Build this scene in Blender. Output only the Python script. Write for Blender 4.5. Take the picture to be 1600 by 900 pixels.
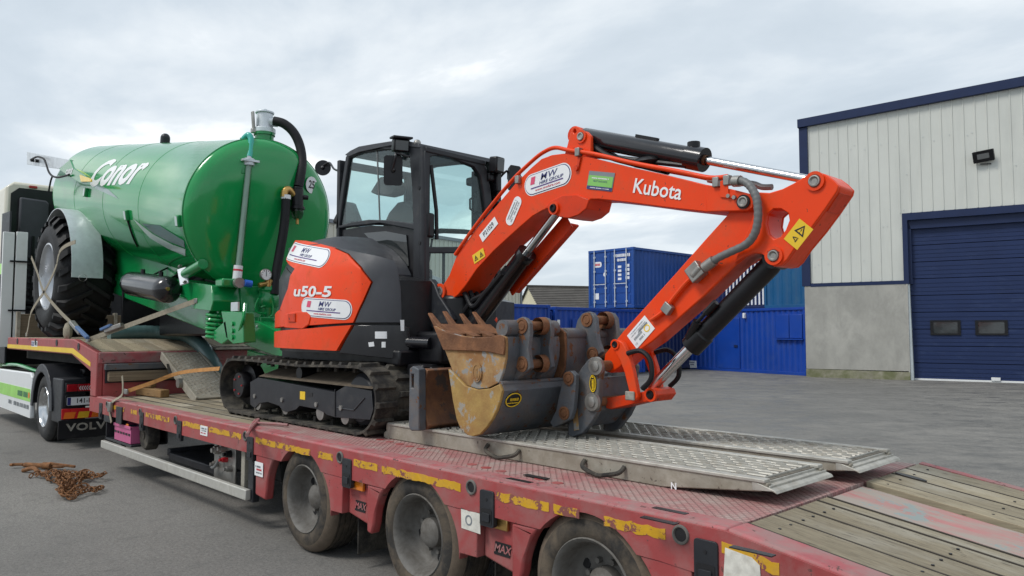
import bpy, bmesh, math, random
from mathutils import Vector, Matrix
from mathutils.geometry import tessellate_polygon
for o in list(bpy.data.objects): bpy.data.objects.remove(o)
S=bpy.context.scene; COL=S.collection
R=math.radians
# ---------------- camera, sky, sun, exposure ----------------
cam=bpy.data.cameras.new('camera'); cam.sensor_width=36; cam.lens=36*1180/1600; cam.clip_start=.05; cam.clip_end=3000
co=bpy.data.objects.new('camera',cam); COL.objects.link(co); co.location=(0,0,1.68); co.rotation_euler=(R(90+3.298),0,R(46.161)); S.camera=co
S.cycles.transparent_max_bounces=32; S.render.resolution_x=1024; S.render.resolution_y=576
S.view_settings.view_transform='Standard'; S.view_settings.look='None'; S.view_settings.gamma=1; S.view_settings.exposure=.42; S.view_settings.use_curve_mapping=False
SUN_EL,SUN_AZ=R(52),R(200)
w=bpy.data.worlds.new('World'); S.world=w; w.use_nodes=True; nt=w.node_tree; nt.nodes.clear()
def wn(t,**k):
    n=nt.nodes.new(t)
    for a,b in k.items(): setattr(n,a,b)
    return n
out=wn('ShaderNodeOutputWorld'); sky=wn('ShaderNodeTexSky',sky_type='NISHITA',sun_disc=False,sun_elevation=SUN_EL,sun_rotation=SUN_AZ)
tc=wn('ShaderNodeTexCoord'); sep=wn('ShaderNodeSeparateXYZ'); nt.links.new(tc.outputs['Generated'],sep.inputs[0])
mx=wn('ShaderNodeMath',operation='MAXIMUM'); mx.inputs[1].default_value=0.0; nt.links.new(sep.outputs[2],mx.inputs[0])
ad=wn('ShaderNodeMath',operation='ADD'); ad.inputs[1].default_value=.16; nt.links.new(mx.outputs[0],ad.inputs[0])
dv=wn('ShaderNodeVectorMath',operation='DIVIDE'); cb=wn('ShaderNodeCombineXYZ')
for i in range(3): nt.links.new(ad.outputs[0],cb.inputs[i])
nt.links.new(tc.outputs['Generated'],dv.inputs[0]); nt.links.new(cb.outputs[0],dv.inputs[1])
nz=wn('ShaderNodeTexNoise'); nz.inputs['Scale'].default_value=.95; nz.inputs['Detail'].default_value=8; nz.inputs['Roughness'].default_value=.55; nz.inputs['Distortion'].default_value=.25
mp=wn('ShaderNodeMapping'); mp.inputs['Location'].default_value=(3.1,1.7,0); mp.inputs['Rotation'].default_value=(0,0,.7); mp.inputs['Scale'].default_value=(1,1.5,1)
nt.links.new(dv.outputs[0],mp.inputs[0]); nt.links.new(mp.outputs[0],nz.inputs['Vector'])
cr=wn('ShaderNodeValToRGB'); e=cr.color_ramp.elements; e[0].position=.34; e[0].color=(.445,.51,.57,1); e[1].position=.70; e[1].color=(.96,.97,.97,1)
m1=e.new(.49); m1.color=(.53,.59,.645,1); m2=e.new(.60); m2.color=(.66,.705,.74,1)
nt.links.new(nz.outputs['Fac'],cr.inputs[0])
b1=wn('ShaderNodeBackground'); b1.inputs[1].default_value=.10; nt.links.new(sky.outputs[0],b1.inputs[0])
b2=wn('ShaderNodeBackground'); b2.inputs[1].default_value=1.0; nt.links.new(cr.outputs[0],b2.inputs[0])
ms=wn('ShaderNodeMixShader'); ms.inputs[0].default_value=.93; nt.links.new(b1.outputs[0],ms.inputs[1]); nt.links.new(b2.outputs[0],ms.inputs[2]); nt.links.new(ms.outputs[0],out.inputs[0])
sl=bpy.data.lights.new('sun','SUN'); sl.energy=1.5; sl.angle=R(18); sl.color=(1,.97,.92)
so=bpy.data.objects.new('sun',sl); COL.objects.link(so); so.rotation_euler=(R(90)-SUN_EL,0,R(-20)); so.location=(0,0,30)
# sun stands behind the photographer's right shoulder, high, blurred by cloud

# ---------------- materials ----------------
MATS={}
def nd(nt,t,**k):
    n=nt.nodes.new(t)
    for a,b in k.items(): setattr(n,a,b)
    return n
def noise(nt,pos,scale,detail=4,rough=.55,dist=0,sc=None):
    n=nd(nt,'ShaderNodeTexNoise'); n.inputs['Scale'].default_value=scale; n.inputs['Detail'].default_value=detail; n.inputs['Roughness'].default_value=rough; n.inputs['Distortion'].default_value=dist
    if sc:
        m=nd(nt,'ShaderNodeMapping'); m.inputs['Scale'].default_value=sc; nt.links.new(pos,m.inputs[0]); nt.links.new(m.outputs[0],n.inputs['Vector'])
    else: nt.links.new(pos,n.inputs['Vector'])
    return n.outputs['Fac']
def ramp(nt,fac,a,b,c0=(0,0,0,1),c1=(1,1,1,1)):
    r=nd(nt,'ShaderNodeValToRGB'); e=r.color_ramp.elements; e[0].position=a; e[1].position=b; e[0].color=c0; e[1].color=c1; nt.links.new(fac,r.inputs[0]); return r.outputs[0]
def mixc(nt,fac,a,b,blend='MIX'):
    m=nd(nt,'ShaderNodeMix',data_type='RGBA',blend_type=blend)
    if isinstance(fac,(int,float)): m.inputs[0].default_value=fac
    else: nt.links.new(fac,m.inputs[0])
    for i,c in ((6,a),(7,b)):
        if isinstance(c,(tuple,list)): m.inputs[i].default_value=(*c[:3],1)
        else: nt.links.new(c,m.inputs[i])
    return m.outputs[2]
def mat(name,col,rough=.5,metal=0,var=.15,vs=2.5,dirt=None,amt=.0,ds=4,dsc=None,chip=None,camt=0,cs=12,bump=0,bs=60,coat=0,rvar=.06,spec=.5,streak=None):
    """painted / worn surface: tone variation, a dirt layer, chips, fine relief"""
    m=bpy.data.materials.new(name); m.use_nodes=True; t=m.node_tree; p=t.nodes['Principled BSDF']
    pos=nd(t,'ShaderNodeNewGeometry').outputs['Position']
    n1=noise(t,pos,vs,5,.6)
    c=mixc(t,ramp(t,n1,.3,.7),tuple(v*(1-var) for v in col),tuple(min(1,v*(1+var*.6)) for v in col))
    rg=ramp(t,noise(t,pos,vs*3,4),.3,.7,(max(rough-rvar,0.02),)*3+(1,),(min(rough+rvar,1),)*3+(1,))
    if dirt:
        f=ramp(t,noise(t,pos,ds,7,.68,.3,dsc),max(.62-amt*.5,0),max(.62-amt*.5,0)+.22,(0,0,0,1),(min(1,.35+amt),)*3+(1,))
        c=mixc(t,f,c,dirt); rg=mixc(t,f,rg,(.85,.85,.85))
    if chip:
        f=ramp(t,noise(t,pos,cs,8,.72,.2),.66-camt*.3,.68-camt*.3)
        c=mixc(t,f,c,chip); rg=mixc(t,f,rg,(.8,.8,.8))
    t.links.new(c,p.inputs['Base Color']); t.links.new(rg,p.inputs['Roughness'])
    p.inputs['Metallic'].default_value=metal; p.inputs['Specular IOR Level'].default_value=spec
    p.inputs['Coat Weight'].default_value=coat; p.inputs['Coat Roughness'].default_value=.06
    if bump:
        b=nd(t,'ShaderNodeBump'); b.inputs['Strength'].default_value=bump; b.inputs['Distance'].default_value=.01; t.links.new(noise(t,pos,bs,4,.6),b.inputs['Height']); t.links.new(b.outputs[0],p.inputs['Normal'])
    MATS[name]=m; return m
def flat(name,col,rough=.5,metal=0,emit=None):
    return mat(name,col,rough,metal,var=.06,vs=6)
RUST=(.16,.065,.025); MUD=(.17,.14,.105); GRIME=(.05,.045,.04)
mat('orange',(.80,.055,.004),.38,var=.07,coat=.05,spec=.28,dirt=(.52,.085,.03),amt=.26,ds=5,chip=(.14,.045,.03),camt=.05,cs=20)
mat('orange_worn',(.66,.042,.004),.42,spec=.3,var=.14,coat=.0,dirt=(.20,.06,.035),amt=.24,ds=6,chip=(.10,.05,.04),camt=.16,cs=22)
mat('green',(.007,.285,.070),.16,var=.05,vs=1.2,coat=.35,rvar=.03)
mat('green_frame',(.005,.235,.062),.22,var=.08,coat=.4,rvar=.05)
mat('trailer_red',(.34,.058,.058),.48,var=.2,vs=1.6,dirt=(.29,.14,.13),amt=.34,ds=3.5,chip=(.12,.05,.045),camt=.12,cs=16,bump=.1)
mat('trailer_edge',(.40,.09,.10),.6,var=.25,vs=4,dirt=(.30,.19,.18),amt=.5,ds=6,chip=(.11,.055,.05),camt=.2,cs=14)
mat('charcoal',(.024,.026,.031),.42,spec=.35,var=.2,vs=5,dirt=(.10,.095,.085),amt=.12,ds=5)
mat('charcoal_soft',(.052,.055,.063),.5,spec=.35,var=.12,vs=5,bump=.05,bs=300)
mat('black',(.009,.009,.011),.35,spec=.35,var=.3,vs=6,dirt=(.06,.055,.05),amt=.08)
mat('black_gloss',(.010,.010,.013),.18,var=.2,coat=.3)
mat('rubber',(.022,.022,.023),.75,var=.3,vs=8,dirt=(.075,.068,.058),amt=.22,ds=9,bump=.3,bs=90)
mat('rubber_dusty',(.034,.032,.030),.85,spec=.25,var=.35,vs=9,dirt=(.14,.125,.10),amt=.38,ds=7,bump=.35,bs=80)
mat('tyre_trailer',(.036,.034,.032),.85,spec=.25,var=.25,vs=7,dirt=(.15,.118,.085),amt=.40,ds=4,bump=.25,bs=70)
mat('tyre_dust',(.155,.118,.085),.9,var=.3,vs=8,dirt=(.08,.065,.05),amt=.35,ds=8,bump=.3,bs=70)
mat('bucket_yellow',(.40,.26,.075),.6,var=.3,vs=6,dirt=(.25,.12,.04),amt=.4,ds=4,chip=(.30,.28,.24),camt=.3,cs=6,bump=.25,bs=60)
mat('tyre_tractor',(.012,.012,.013),.62,spec=.35,var=.25,vs=6,dirt=(.055,.055,.055),amt=.10,ds=6,bump=.15,bs=60)
mat('rim_grey',(.17,.162,.15),.6,spec=.3,var=.25,vs=6,dirt=(.07,.06,.05),amt=.40,ds=6)
mat('rim_silver',(.62,.64,.67),.32,.65,var=.08)
mat('chrome',(.62,.63,.64),.16,1,var=.04)
mat('galv',(.64,.68,.71),.42,.35,var=.12,vs=9,rvar=.08,dirt=(.36,.38,.40),amt=.12)
mat('steel',(.34,.33,.31),.45,.8,var=.25,vs=9,dirt=(.2,.13,.09),amt=.15,ds=8)
mat('alu_dirty',(.36,.335,.28),.62,.2,var=.2,vs=6,dirt=(.22,.19,.145),amt=.42,ds=5,bump=.12,bs=70,chip=(.12,.10,.08),camt=.12,cs=30)
mat('alu_tooth',(.44,.425,.38),.5,.25,var=.25,vs=14,dirt=(.30,.26,.2),amt=.25,ds=9)
mat('alu_plank',(.135,.12,.095),.8,var=.3,vs=9,dirt=(.10,.085,.065),amt=.3,ds=9)
mat('alu_tread',(.40,.38,.335),.6,.2,var=.3,vs=14,dirt=(.19,.165,.13),amt=.4,ds=9)
mat('bucket_grey',(.105,.115,.130),.55,.1,var=.3,vs=5,dirt=(.17,.12,.08),amt=.30,ds=5,chip=RUST,camt=.25,cs=9,bump=.3,bs=45)
mat('bucket_tan',(.40,.245,.10),.65,var=.35,vs=7,dirt=(.24,.105,.035),amt=.45,ds=5,chip=(.27,.26,.245),camt=.34,cs=7,bump=.25,bs=60)
mat('bucket_rust',(.22,.095,.040),.8,var=.4,vs=9,dirt=(.11,.045,.02),amt=.4,ds=7,bump=.5,bs=60)
mat('track_dust',(.12,.092,.064),.9,var=.35,vs=9,dirt=(.07,.055,.04),amt=.35,ds=8,bump=.4,bs=60)
mat('blade_rust',(.165,.075,.040),.6,.2,var=.4,vs=6,dirt=(.30,.14,.06),amt=.35,ds=8,chip=(.09,.07,.06),camt=.3,cs=5,bump=.2)
mat('rust_chain',(.23,.10,.035),.85,var=.45,vs=22,dirt=(.09,.04,.018),amt=.35,ds=20,bump=.4,bs=120)
mat('concrete',(.40,.39,.355),.9,var=.18,vs=.9,dirt=(.29,.285,.26),amt=.42,ds=2.2,dsc=(1,1,.55),bump=.25,bs=40)
mat('concrete_moss',(.33,.31,.24),.95,var=.3,vs=1.5,dirt=(.13,.14,.06),amt=.55,ds=2.5,bump=.3,bs=40)
mat('cladding',(.60,.61,.565),.45,var=.05,vs=.6,dirt=(.47,.485,.455),amt=.24,ds=1.2,dsc=(1,1,.15))
mat('cream_cladding',(.62,.60,.50),.5,var=.06,vs=.4)
mat('navy_trim',(.014,.026,.078),.45,spec=.3,var=.1)
mat('door_navy',(.015,.030,.095),.45,spec=.3,var=.1,vs=.8,dirt=(.05,.075,.16),amt=.12,ds=1.5,dsc=(1,1,3))
mat('cont_blue',(.008,.068,.30),.38,var=.18,vs=.7,dirt=(.02,.075,.25),amt=.3,ds=1.2,dsc=(1,1,.3),chip=(.12,.10,.12),camt=-.02,cs=5)
mat('cont_royal',(.006,.052,.33),.42,var=.12,vs=.8,dirt=(.015,.06,.26),amt=.2,ds=1.5)
mat('cont_navy',(.010,.022,.085),.45,var=.2,vs=.7)
mat('cont_teal',(.010,.090,.215),.42,var=.12,vs=.7,dirt=(.03,.12,.2),amt=.2)
mat('white_paint',(.74,.75,.74),.4,var=.06,dirt=(.55,.54,.5),amt=.12)
mat('cream_paint',(.66,.63,.52),.35,var=.06,coat=.2)
mat('white_skirt',(.72,.74,.75),.35,var=.03,rvar=.02)
mat('guard_bar',(.50,.49,.45),.42,.25,var=.15,vs=4,dirt=(.3,.28,.24),amt=.25)
mat('tape_yellow',(.62,.34,.010),.5,var=.2,vs=9,dirt=(.42,.23,.05),amt=.3,ds=9,chip=(.22,.07,.06),camt=.42,cs=13)
mat('yellow',(.78,.52,.02),.4,var=.08)
mat('white_board',(.62,.64,.62),.5,var=.1)
mat('tape_orange',(.80,.18,.02),.3); mat('tape_amber',(.78,.46,.03),.3)
mat('red_lens',(.40,.012,.02),.15,coat=.5); mat('red_reflector',(.62,.02,.025),.3); mat('amber_lens',(.7,.2,.015),.2,coat=.4)
mat('white_print',(.80,.81,.82),.4,var=.04); mat('paper',(.66,.64,.58),.6,var=.2,vs=25,dirt=(.4,.36,.3),amt=.2,ds=20)
mat('navy_print',(.03,.035,.17),.4); mat('red_print',(.60,.04,.06),.4); mat('pink_print',(.70,.07,.16),.4); mat('purple_print',(.09,.035,.22),.4); mat('black_print',(.012,.012,.014),.4); mat('green_print',(.22,.52,.12),.4); mat('grey_print',(.20,.22,.24),.45); mat('blue_print',(.02,.09,.38),.35)
mat('lime',(.33,.72,.12),.35,coat=.3); mat('decal_yellow',(.84,.56,.02),.3,coat=.3); mat('decal_paleg',(.45,.72,.12),.3,coat=.3); mat('decal_teal',(.004,.095,.10),.15,coat=.5); mat('decal_grey',(.17,.26,.25),.2,coat=.4); mat('decal_silver',(.42,.54,.50),.2,coat=.3)
mat('brass',(.52,.32,.11),.35,.85); mat('blue_cap',(.02,.12,.55),.4); mat('teal_hose',(.03,.42,.34),.35,coat=.2)
mat('hose_black',(.010,.010,.012),.55,spec=.3,bump=.2,bs=180); mat('hose_grey',(.16,.165,.165),.55,.2); mat('suction_hose',(.085,.155,.155),.38,var=.12,coat=.15)
mat('strap',(.30,.265,.20),.85,var=.2,vs=30,bump=.3,bs=200); mat('strap_orange',(.42,.20,.06),.85,var=.25,vs=20,bump=.3,bs=200)
mat('pink_plastic',(.52,.11,.25),.45,var=.1); mat('blue_cloth',(.08,.15,.30),.8)
mat('roof_tile',(.115,.105,.095),.85,var=.25,vs=1.2,bump=.4,bs=12); mat('render_cream',(.62,.58,.42),.85,var=.05)
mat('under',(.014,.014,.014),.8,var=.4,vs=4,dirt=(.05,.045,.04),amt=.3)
mat('seat_fabric',(.05,.05,.055),.85)
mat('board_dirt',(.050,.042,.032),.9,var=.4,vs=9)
mat('concrete_edge',(.45,.50,.52),.5,.2)
def wood(name,c1,c2,c3,along='X'):
    m=bpy.data.materials.new(name); m.use_nodes=True; t=m.node_tree; p=t.nodes['Principled BSDF']
    pos=nd(t,'ShaderNodeNewGeometry').outputs['Position']; oi=nd(t,'ShaderNodeObjectInfo')
    sc=(1.2,30,30) if along=='X' else (30,1.2,30)
    g=noise(t,pos,1.4,8,.65,.6,sc); c=mixc(t,ramp(t,g,.3,.7),c1,c2)
    c=mixc(t,ramp(t,noise(t,pos,3.2,6,.65,.3,(.5,1,1) if along=='X' else None),.50,.72,(0,0,0,1),(.8,.8,.8,1)),c,c3)
    c=mixc(t,ramp(t,noise(t,pos,26,3,.6,0,(.35,1,1)),.66,.72,(0,0,0,1),(.5,.5,.5,1)),c,(.04,.033,.025))
    c=mixc(t,ramp(t,noise(t,pos,2.2,6,.7,.2,(.5,26,26) if along=='X' else (26,.5,26)),.58,.66,(0,0,0,1),(.75,.75,.75,1)),c,tuple(v*.35 for v in c2))
    hv=nd(t,'ShaderNodeHueSaturation'); mr=nd(t,'ShaderNodeMapRange'); mr.inputs[3].default_value=.70; mr.inputs[4].default_value=1.2; t.links.new(oi.outputs['Random'],mr.inputs[0]); t.links.new(mr.outputs[0],hv.inputs['Value']); t.links.new(c,hv.inputs['Color'])
    t.links.new(hv.outputs[0],p.inputs['Base Color']); p.inputs['Roughness'].default_value=.82
    b=nd(t,'ShaderNodeBump'); b.inputs['Strength'].default_value=.5; b.inputs['Distance'].default_value=.01; t.links.new(g,b.inputs['Height']); t.links.new(b.outputs[0],p.inputs['Normal'])
    MATS[name]=m
wood('wood_deck',(.33,.275,.19),(.24,.195,.13),(.36,.325,.26)); wood('wood_tail',(.35,.30,.205),(.20,.165,.11),(.41,.38,.31)); wood('wood_chock',(.33,.20,.08),(.24,.13,.05),(.28,.18,.09)); wood('wood_beam',(.24,.185,.12),(.14,.105,.07),(.2,.16,.11),'Y')
def plate_mat(name,base,worn,dust,k):
    """red painted tread plate: small raised bars in two directions, worn paint, dust"""
    m=bpy.data.materials.new(name); m.use_nodes=True; t=m.node_tree; p=t.nodes['Principled BSDF']
    pos=nd(t,'ShaderNodeNewGeometry').outputs['Position']
    c=mixc(t,ramp(t,noise(t,pos,2.1,7,.66,.4,(.6,1,1)),.36,.66),base,worn)
    c=mixc(t,ramp(t,noise(t,pos,5,7,.7,.3),.42,.68,(0,0,0,1),(k,k,k,1)),c,dust)
    mpn=nd(t,'ShaderNodeMapping'); mpn.inputs['Rotation'].default_value=(0,0,R(45)); t.links.new(pos,mpn.inputs[0])
    br=nd(t,'ShaderNodeTexBrick'); br.inputs['Scale'].default_value=1; br.inputs['Mortar Size'].default_value=.006; br.inputs['Mortar Smooth'].default_value=.6; br.inputs['Brick Width'].default_value=.034; br.inputs['Row Height'].default_value=.034; br.offset=.5
    t.links.new(mpn.outputs[0],br.inputs['Vector'])
    c=mixc(t,mixc(t,br.outputs['Fac'],(0,0,0),(.42,.42,.42)),c,(.13,.055,.05))
    t.links.new(c,p.inputs['Base Color']); p.inputs['Roughness'].default_value=.7
    b=nd(t,'ShaderNodeBump'); b.invert=True; b.inputs['Strength'].default_value=.8; b.inputs['Distance'].default_value=.006; t.links.new(br.outputs['Fac'],b.inputs['Height']); t.links.new(b.outputs[0],p.inputs['Normal'])
    MATS[name]=m
plate_mat('tread_plate',(.37,.13,.13),(.40,.25,.23),(.41,.355,.315),.85)
def tail_paint():
    m=mat('tail_red',(.46,.12,.125),.6,var=.2,vs=3,dirt=(.33,.29,.25),amt=.62,ds=3.2,dsc=(.45,1.6,1),chip=(.25,.29,.28),camt=.30,cs=4,bump=.15)
tail_paint()
def asphalt():
    m=bpy.data.materials.new('asphalt'); m.use_nodes=True; t=m.node_tree; p=t.nodes['Principled BSDF']
    pos=nd(t,'ShaderNodeNewGeometry').outputs['Position']
    fine=noise(t,pos,85,3,.75); mid=noise(t,pos,14,5,.7); big=noise(t,pos,.45,6,.62,.4)
    c=mixc(t,ramp(t,big,.36,.64),(.185,.173,.155),(.262,.246,.222))
    c=mixc(t,ramp(t,fine,.40,.60,(0,0,0,1),(.85,.85,.85,1)),c,(.085,.082,.078))
    c=mixc(t,ramp(t,noise(t,pos,34,4,.75),.44,.62,(0,0,0,1),(.55,.55,.55,1)),c,(.30,.29,.27))
    c=mixc(t,ramp(t,noise(t,pos,5.5,6,.7),.52,.66,(0,0,0,1),(.45,.45,.45,1)),c,(.10,.097,.092))
    c=mixc(t,ramp(t,noise(t,pos,120,2,.6),.64,.72,(0,0,0,1),(.6,.6,.6,1)),c,(.45,.43,.40))
    # drag marks and damp streaks running across the yard
    mpn=nd(t,'ShaderNodeMapping'); mpn.inputs['Rotation'].default_value=(0,0,R(-38)); t.links.new(pos,mpn.inputs[0])
    st=noise(t,mpn.outputs[0],1.5,13,.80,.3,(.8,1.2,1))
    far=nd(t,'ShaderNodeSeparateXYZ'); t.links.new(pos,far.inputs[0])
    yard=ramp(t,far.outputs[1],0,1)
    mr=nd(t,'ShaderNodeMapRange'); mr.inputs[1].default_value=4.5; mr.inputs[2].default_value=7.5; t.links.new(far.outputs[1],mr.inputs[0])
    wet=mixc(t,mr.outputs[0],(0,0,0),ramp(t,st,.43,.60))
    c=mixc(t,mixc(t,wet,(0,0,0),(.60,.60,.60)),c,(.072,.070,.066))
    c=mixc(t,ramp(t,noise(t,pos,.16,5,.6),.45,.62,(0,0,0,1),(.38,.38,.38,1)),c,(.095,.093,.09))
    oil=ramp(t,noise(t,pos,1.1,5,.6,.3),.64,.74,(0,0,0,1),(.6,.6,.6,1)); c=mixc(t,oil,c,(.075,.073,.070))
    # cracks
    vo=nd(t,'ShaderNodeTexVoronoi',feature='DISTANCE_TO_EDGE'); vo.inputs['Scale'].default_value=.55
    wv=nd(t,'ShaderNodeVectorMath',operation='ADD'); n3=nd(t,'ShaderNodeTexNoise'); n3.inputs['Scale'].default_value=2.2; n3.inputs['Detail'].default_value=6; t.links.new(pos,n3.inputs['Vector']); t.links.new(pos,wv.inputs[0]); t.links.new(n3.outputs['Color'],wv.inputs[1]); t.links.new(wv.outputs[0],vo.inputs['Vector'])
    ck=mixc(t,ramp(t,noise(t,pos,.3,3),.56,.66),(0,0,0),ramp(t,vo.outputs[0],.003,.010,(.45,.45,.45,1),(0,0,0,1))); c=mixc(t,ck,c,(.035,.034,.032))
    t.links.new(c,p.inputs['Base Color'])
    t.links.new(mixc(t,wet,(.88,.88,.88),(.42,.42,.42)),p.inputs['Roughness'])
    b=nd(t,'ShaderNodeBump'); b.inputs['Strength'].default_value=.55; b.inputs['Distance'].default_value=.008; t.links.new(mixc(t,.35,fine,mid),b.inputs['Height']); t.links.new(b.outputs[0],p.inputs['Normal'])
    MATS['asphalt']=m
asphalt()
def glass(name,tint,rough=.0,fac=.12):
    m=bpy.data.materials.new(name); m.use_nodes=True; t=m.node_tree; t.nodes.clear(); o=nd(t,'ShaderNodeOutputMaterial')
    tr=nd(t,'ShaderNodeBsdfTransparent'); tr.inputs[0].default_value=(*tint,1); gl=nd(t,'ShaderNodeBsdfGlossy'); gl.inputs['Roughness'].default_value=rough; gl.inputs[0].default_value=(.9,.95,.95,1)
    lw=nd(t,'ShaderNodeLayerWeight'); lw.inputs[0].default_value=.5; pw=nd(t,'ShaderNodeMath',operation='POWER'); pw.inputs[1].default_value=4; ma=nd(t,'ShaderNodeMath',operation='MULTIPLY_ADD'); ma.inputs[1].default_value=.85; ma.inputs[2].default_value=.03; t.links.new(lw.outputs['Facing'],pw.inputs[0]); t.links.new(pw.outputs[0],ma.inputs[0])
    mxs=nd(t,'ShaderNodeMixShader'); t.links.new(ma.outputs[0],mxs.inputs[0]); t.links.new(tr.outputs[0],mxs.inputs[1]); t.links.new(gl.outputs[0],mxs.inputs[2]); t.links.new(mxs.outputs[0],o.inputs[0]); MATS[name]=m
glass('cab_glass',(.865,.945,.935)); glass('clear_tube',(.72,.78,.72),.08); glass('bowl_glass',(.55,.55,.52),.05)
mat('dark_glass',(.035,.04,.042),.06,var=.3,vs=3,coat=.6)

# ---------------- mesh builder ----------------
def V(*a): return Vector(a if len(a)>1 else a[0])
class MB:
    def __init__(s): s.v=[]; s.f=[]; s.m=[]
    def add(s,vs,fs,m=0):
        k=len(s.v); s.v+= [tuple(p) for p in vs]; s.f+=[tuple(i+k for i in f) for f in fs]; s.m+=[m]*len(fs); return s
    def box(s,x0,x1,y0,y1,z0,z1,m=0):
        return s.add([(x,y,z) for z in (z0,z1) for y in (y0,y1) for x in (x0,x1)],[(0,2,3,1),(4,5,7,6),(0,1,5,4),(2,6,7,3),(0,4,6,2),(1,3,7,5)],m)
    def obox(s,c,a,b,d,m=0):
        c,a,b,d=V(c),V(a),V(b),V(d)
        return s.add([c+a*i+b*j+d*k for k in(-1,1) for j in(-1,1) for i in(-1,1)],[(0,2,3,1),(4,5,7,6),(0,1,5,4),(2,6,7,3),(0,4,6,2),(1,3,7,5)],m)
    def bar(s,p0,p1,w,h,up=(0,0,1),m=0):
        p0,p1=V(p0),V(p1); d=(p1-p0); l=d.length; d/=l; u=V(up); sd=d.cross(u)
        if sd.length<1e-4: sd=d.cross(V(1,0,0))
        sd.normalize(); u=sd.cross(d); return s.obox((p0+p1)/2,d*l/2,sd*w/2,u*h/2,m)
    def prism(s,poly,ax,c0,c1,holes=(),m=0,m2=None,mw=None):
        """polygon in the plane across ax ('Y': (x,z), 'X': (y,z), 'Z': (x,y)) pulled from c0 to c1"""
        def P(p,c): return {'X':(c,p[0],p[1]),'Y':(p[0],c,p[1]),'Z':(p[0],p[1],c)}[ax]
        return s.slab([poly]+list(holes),lambda p:P(p,c0),lambda p:P(p,c1),m,m2,mw)
    def slab(s,loops,P0,P1,m=0,m2=None,mw=None):
        tris=tessellate_polygon([[Vector((p[0],p[1],0)) for p in l] for l in loops]); allp=[p for l in loops for p in l]; n=len(allp)
        vs=[P0(p) for p in allp]+[P1(p) for p in allp]
        fs=[tuple(t) for t in tris]; b=[tuple(i+n for i in reversed(t)) for t in tris]
        ws=[]; k=0
        for l in loops:
            for i in range(len(l)): j=(i+1)%len(l); ws.append((k+i,k+j,n+k+j,n+k+i))
            k+=len(l)
        base=len(s.v); s.v+=[tuple(p) for p in vs]
        for fl,mm in ((fs,m),(b,m if m2 is None else m2),(ws,m if mw is None else mw)):
            s.f+=[tuple(i+base for i in f) for f in fl]; s.m+=[mm]*len(fl)
        return s
    def ring(s,c,d,r,n,ref=None):
        d=V(d).normalized(); a=d.cross(V(0,0,1))
        if a.length<1e-3: a=V(1,0,0)
        a.normalize(); b=a.cross(d)
        return [V(c)+(a*math.cos(2*math.pi*i/n)+b*math.sin(2*math.pi*i/n))*r for i in range(n)]
    def cyl(s,p0,p1,r,r1=None,n=16,m=0,caps=True):
        p0,p1=V(p0),V(p1); r1=r if r1 is None else r1; d=p1-p0; vs=s.ring(p0,d,r,n)+s.ring(p1,d,r1,n)
        fs=[(i,(i+1)%n,n+(i+1)%n,n+i) for i in range(n)]
        if caps: fs+=[tuple(reversed(range(n))),tuple(range(n,2*n))]
        return s.add(vs,fs,m)
    def lathe(s,prof,o,d,n=24,m=0,closed=False):
        """prof: (distance along d, radius)"""
        o,d=V(o),V(d).normalized(); vs=[]; fs=[]
        for t,r in prof: vs+=s.ring(o+d*t,d,max(r,1e-4),n)
        for k in range(len(prof)-1):
            for i in range(n): j=(i+1)%n; fs.append((k*n+i,k*n+j,(k+1)*n+j,(k+1)*n+i))
        if closed:
            k=len(prof)-1
            for i in range(n): j=(i+1)%n; fs.append((k*n+i,k*n+j,j,i))
        return s.add(vs,fs,m)
    def tube(s,path,r,n=10,m=0,caps=True,smooth=0):
        P=[V(p) for p in path]
        if smooth: P=spline(P,smooth)
        T=[(P[min(i+1,len(P)-1)]-P[max(i-1,0)]).normalized() for i in range(len(P))]
        a=T[0].cross(V(0,0,1)); 
        if a.length<1e-3: a=T[0].cross(V(1,0,0))
        a.normalize(); vs=[]; fs=[]
        for i,p in enumerate(P):
            a=(a-T[i]*a.dot(T[i])).normalized(); b=T[i].cross(a); rr=r(i/(len(P)-1)) if callable(r) else r
            vs+=[p+(a*math.cos(2*math.pi*k/n)+b*math.sin(2*math.pi*k/n))*rr for k in range(n)]
        for i in range(len(P)-1):
            for k in range(n): j=(k+1)%n; fs.append((i*n+k,i*n+j,(i+1)*n+j,(i+1)*n+k))
        if caps: fs+=[tuple(reversed(range(n))),tuple(range((len(P)-1)*n,len(P)*n))]
        return s.add(vs,fs,m)
    def strip(s,path,wdir,w,th,m=0,smooth=0):
        """flat webbing: rectangle section swept along path, wide along wdir"""
        P=[V(p) for p in path]
        if smooth: P=spline(P,smooth)
        wd=V(wdir).normalized(); vs=[]; fs=[]
        for i,p in enumerate(P):
            t=(P[min(i+1,len(P)-1)]-P[max(i-1,0)]).normalized(); a=(wd-t*wd.dot(t)).normalized(); b=t.cross(a)
            vs+=[p+a*w/2+b*th/2,p-a*w/2+b*th/2,p-a*w/2-b*th/2,p+a*w/2-b*th/2]
        for i in range(len(P)-1):
            for k in range(4): j=(k+1)%4; fs.append((i*4+k,i*4+j,(i+1)*4+j,(i+1)*4+k))
        fs+=[(3,2,1,0),tuple(len(vs)-4+k for k in range(4))]
        return s.add(vs,fs,m)
    def ball(s,c,r,n=12,m=0,sc=(1,1,1)):
        vs=[];fs=[];h=n//2
        for i in range(h+1):
            a=math.pi*i/h
            for k in range(n): b=2*math.pi*k/n; vs.append((c[0]+r*sc[0]*math.sin(a)*math.cos(b),c[1]+r*sc[1]*math.sin(a)*math.sin(b),c[2]+r*sc[2]*math.cos(a)))
        for i in range(h):
            for k in range(n): j=(k+1)%n; fs.append((i*n+k,(i+1)*n+k,(i+1)*n+j,i*n+j))
        return s.add(vs,fs,m)
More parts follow.
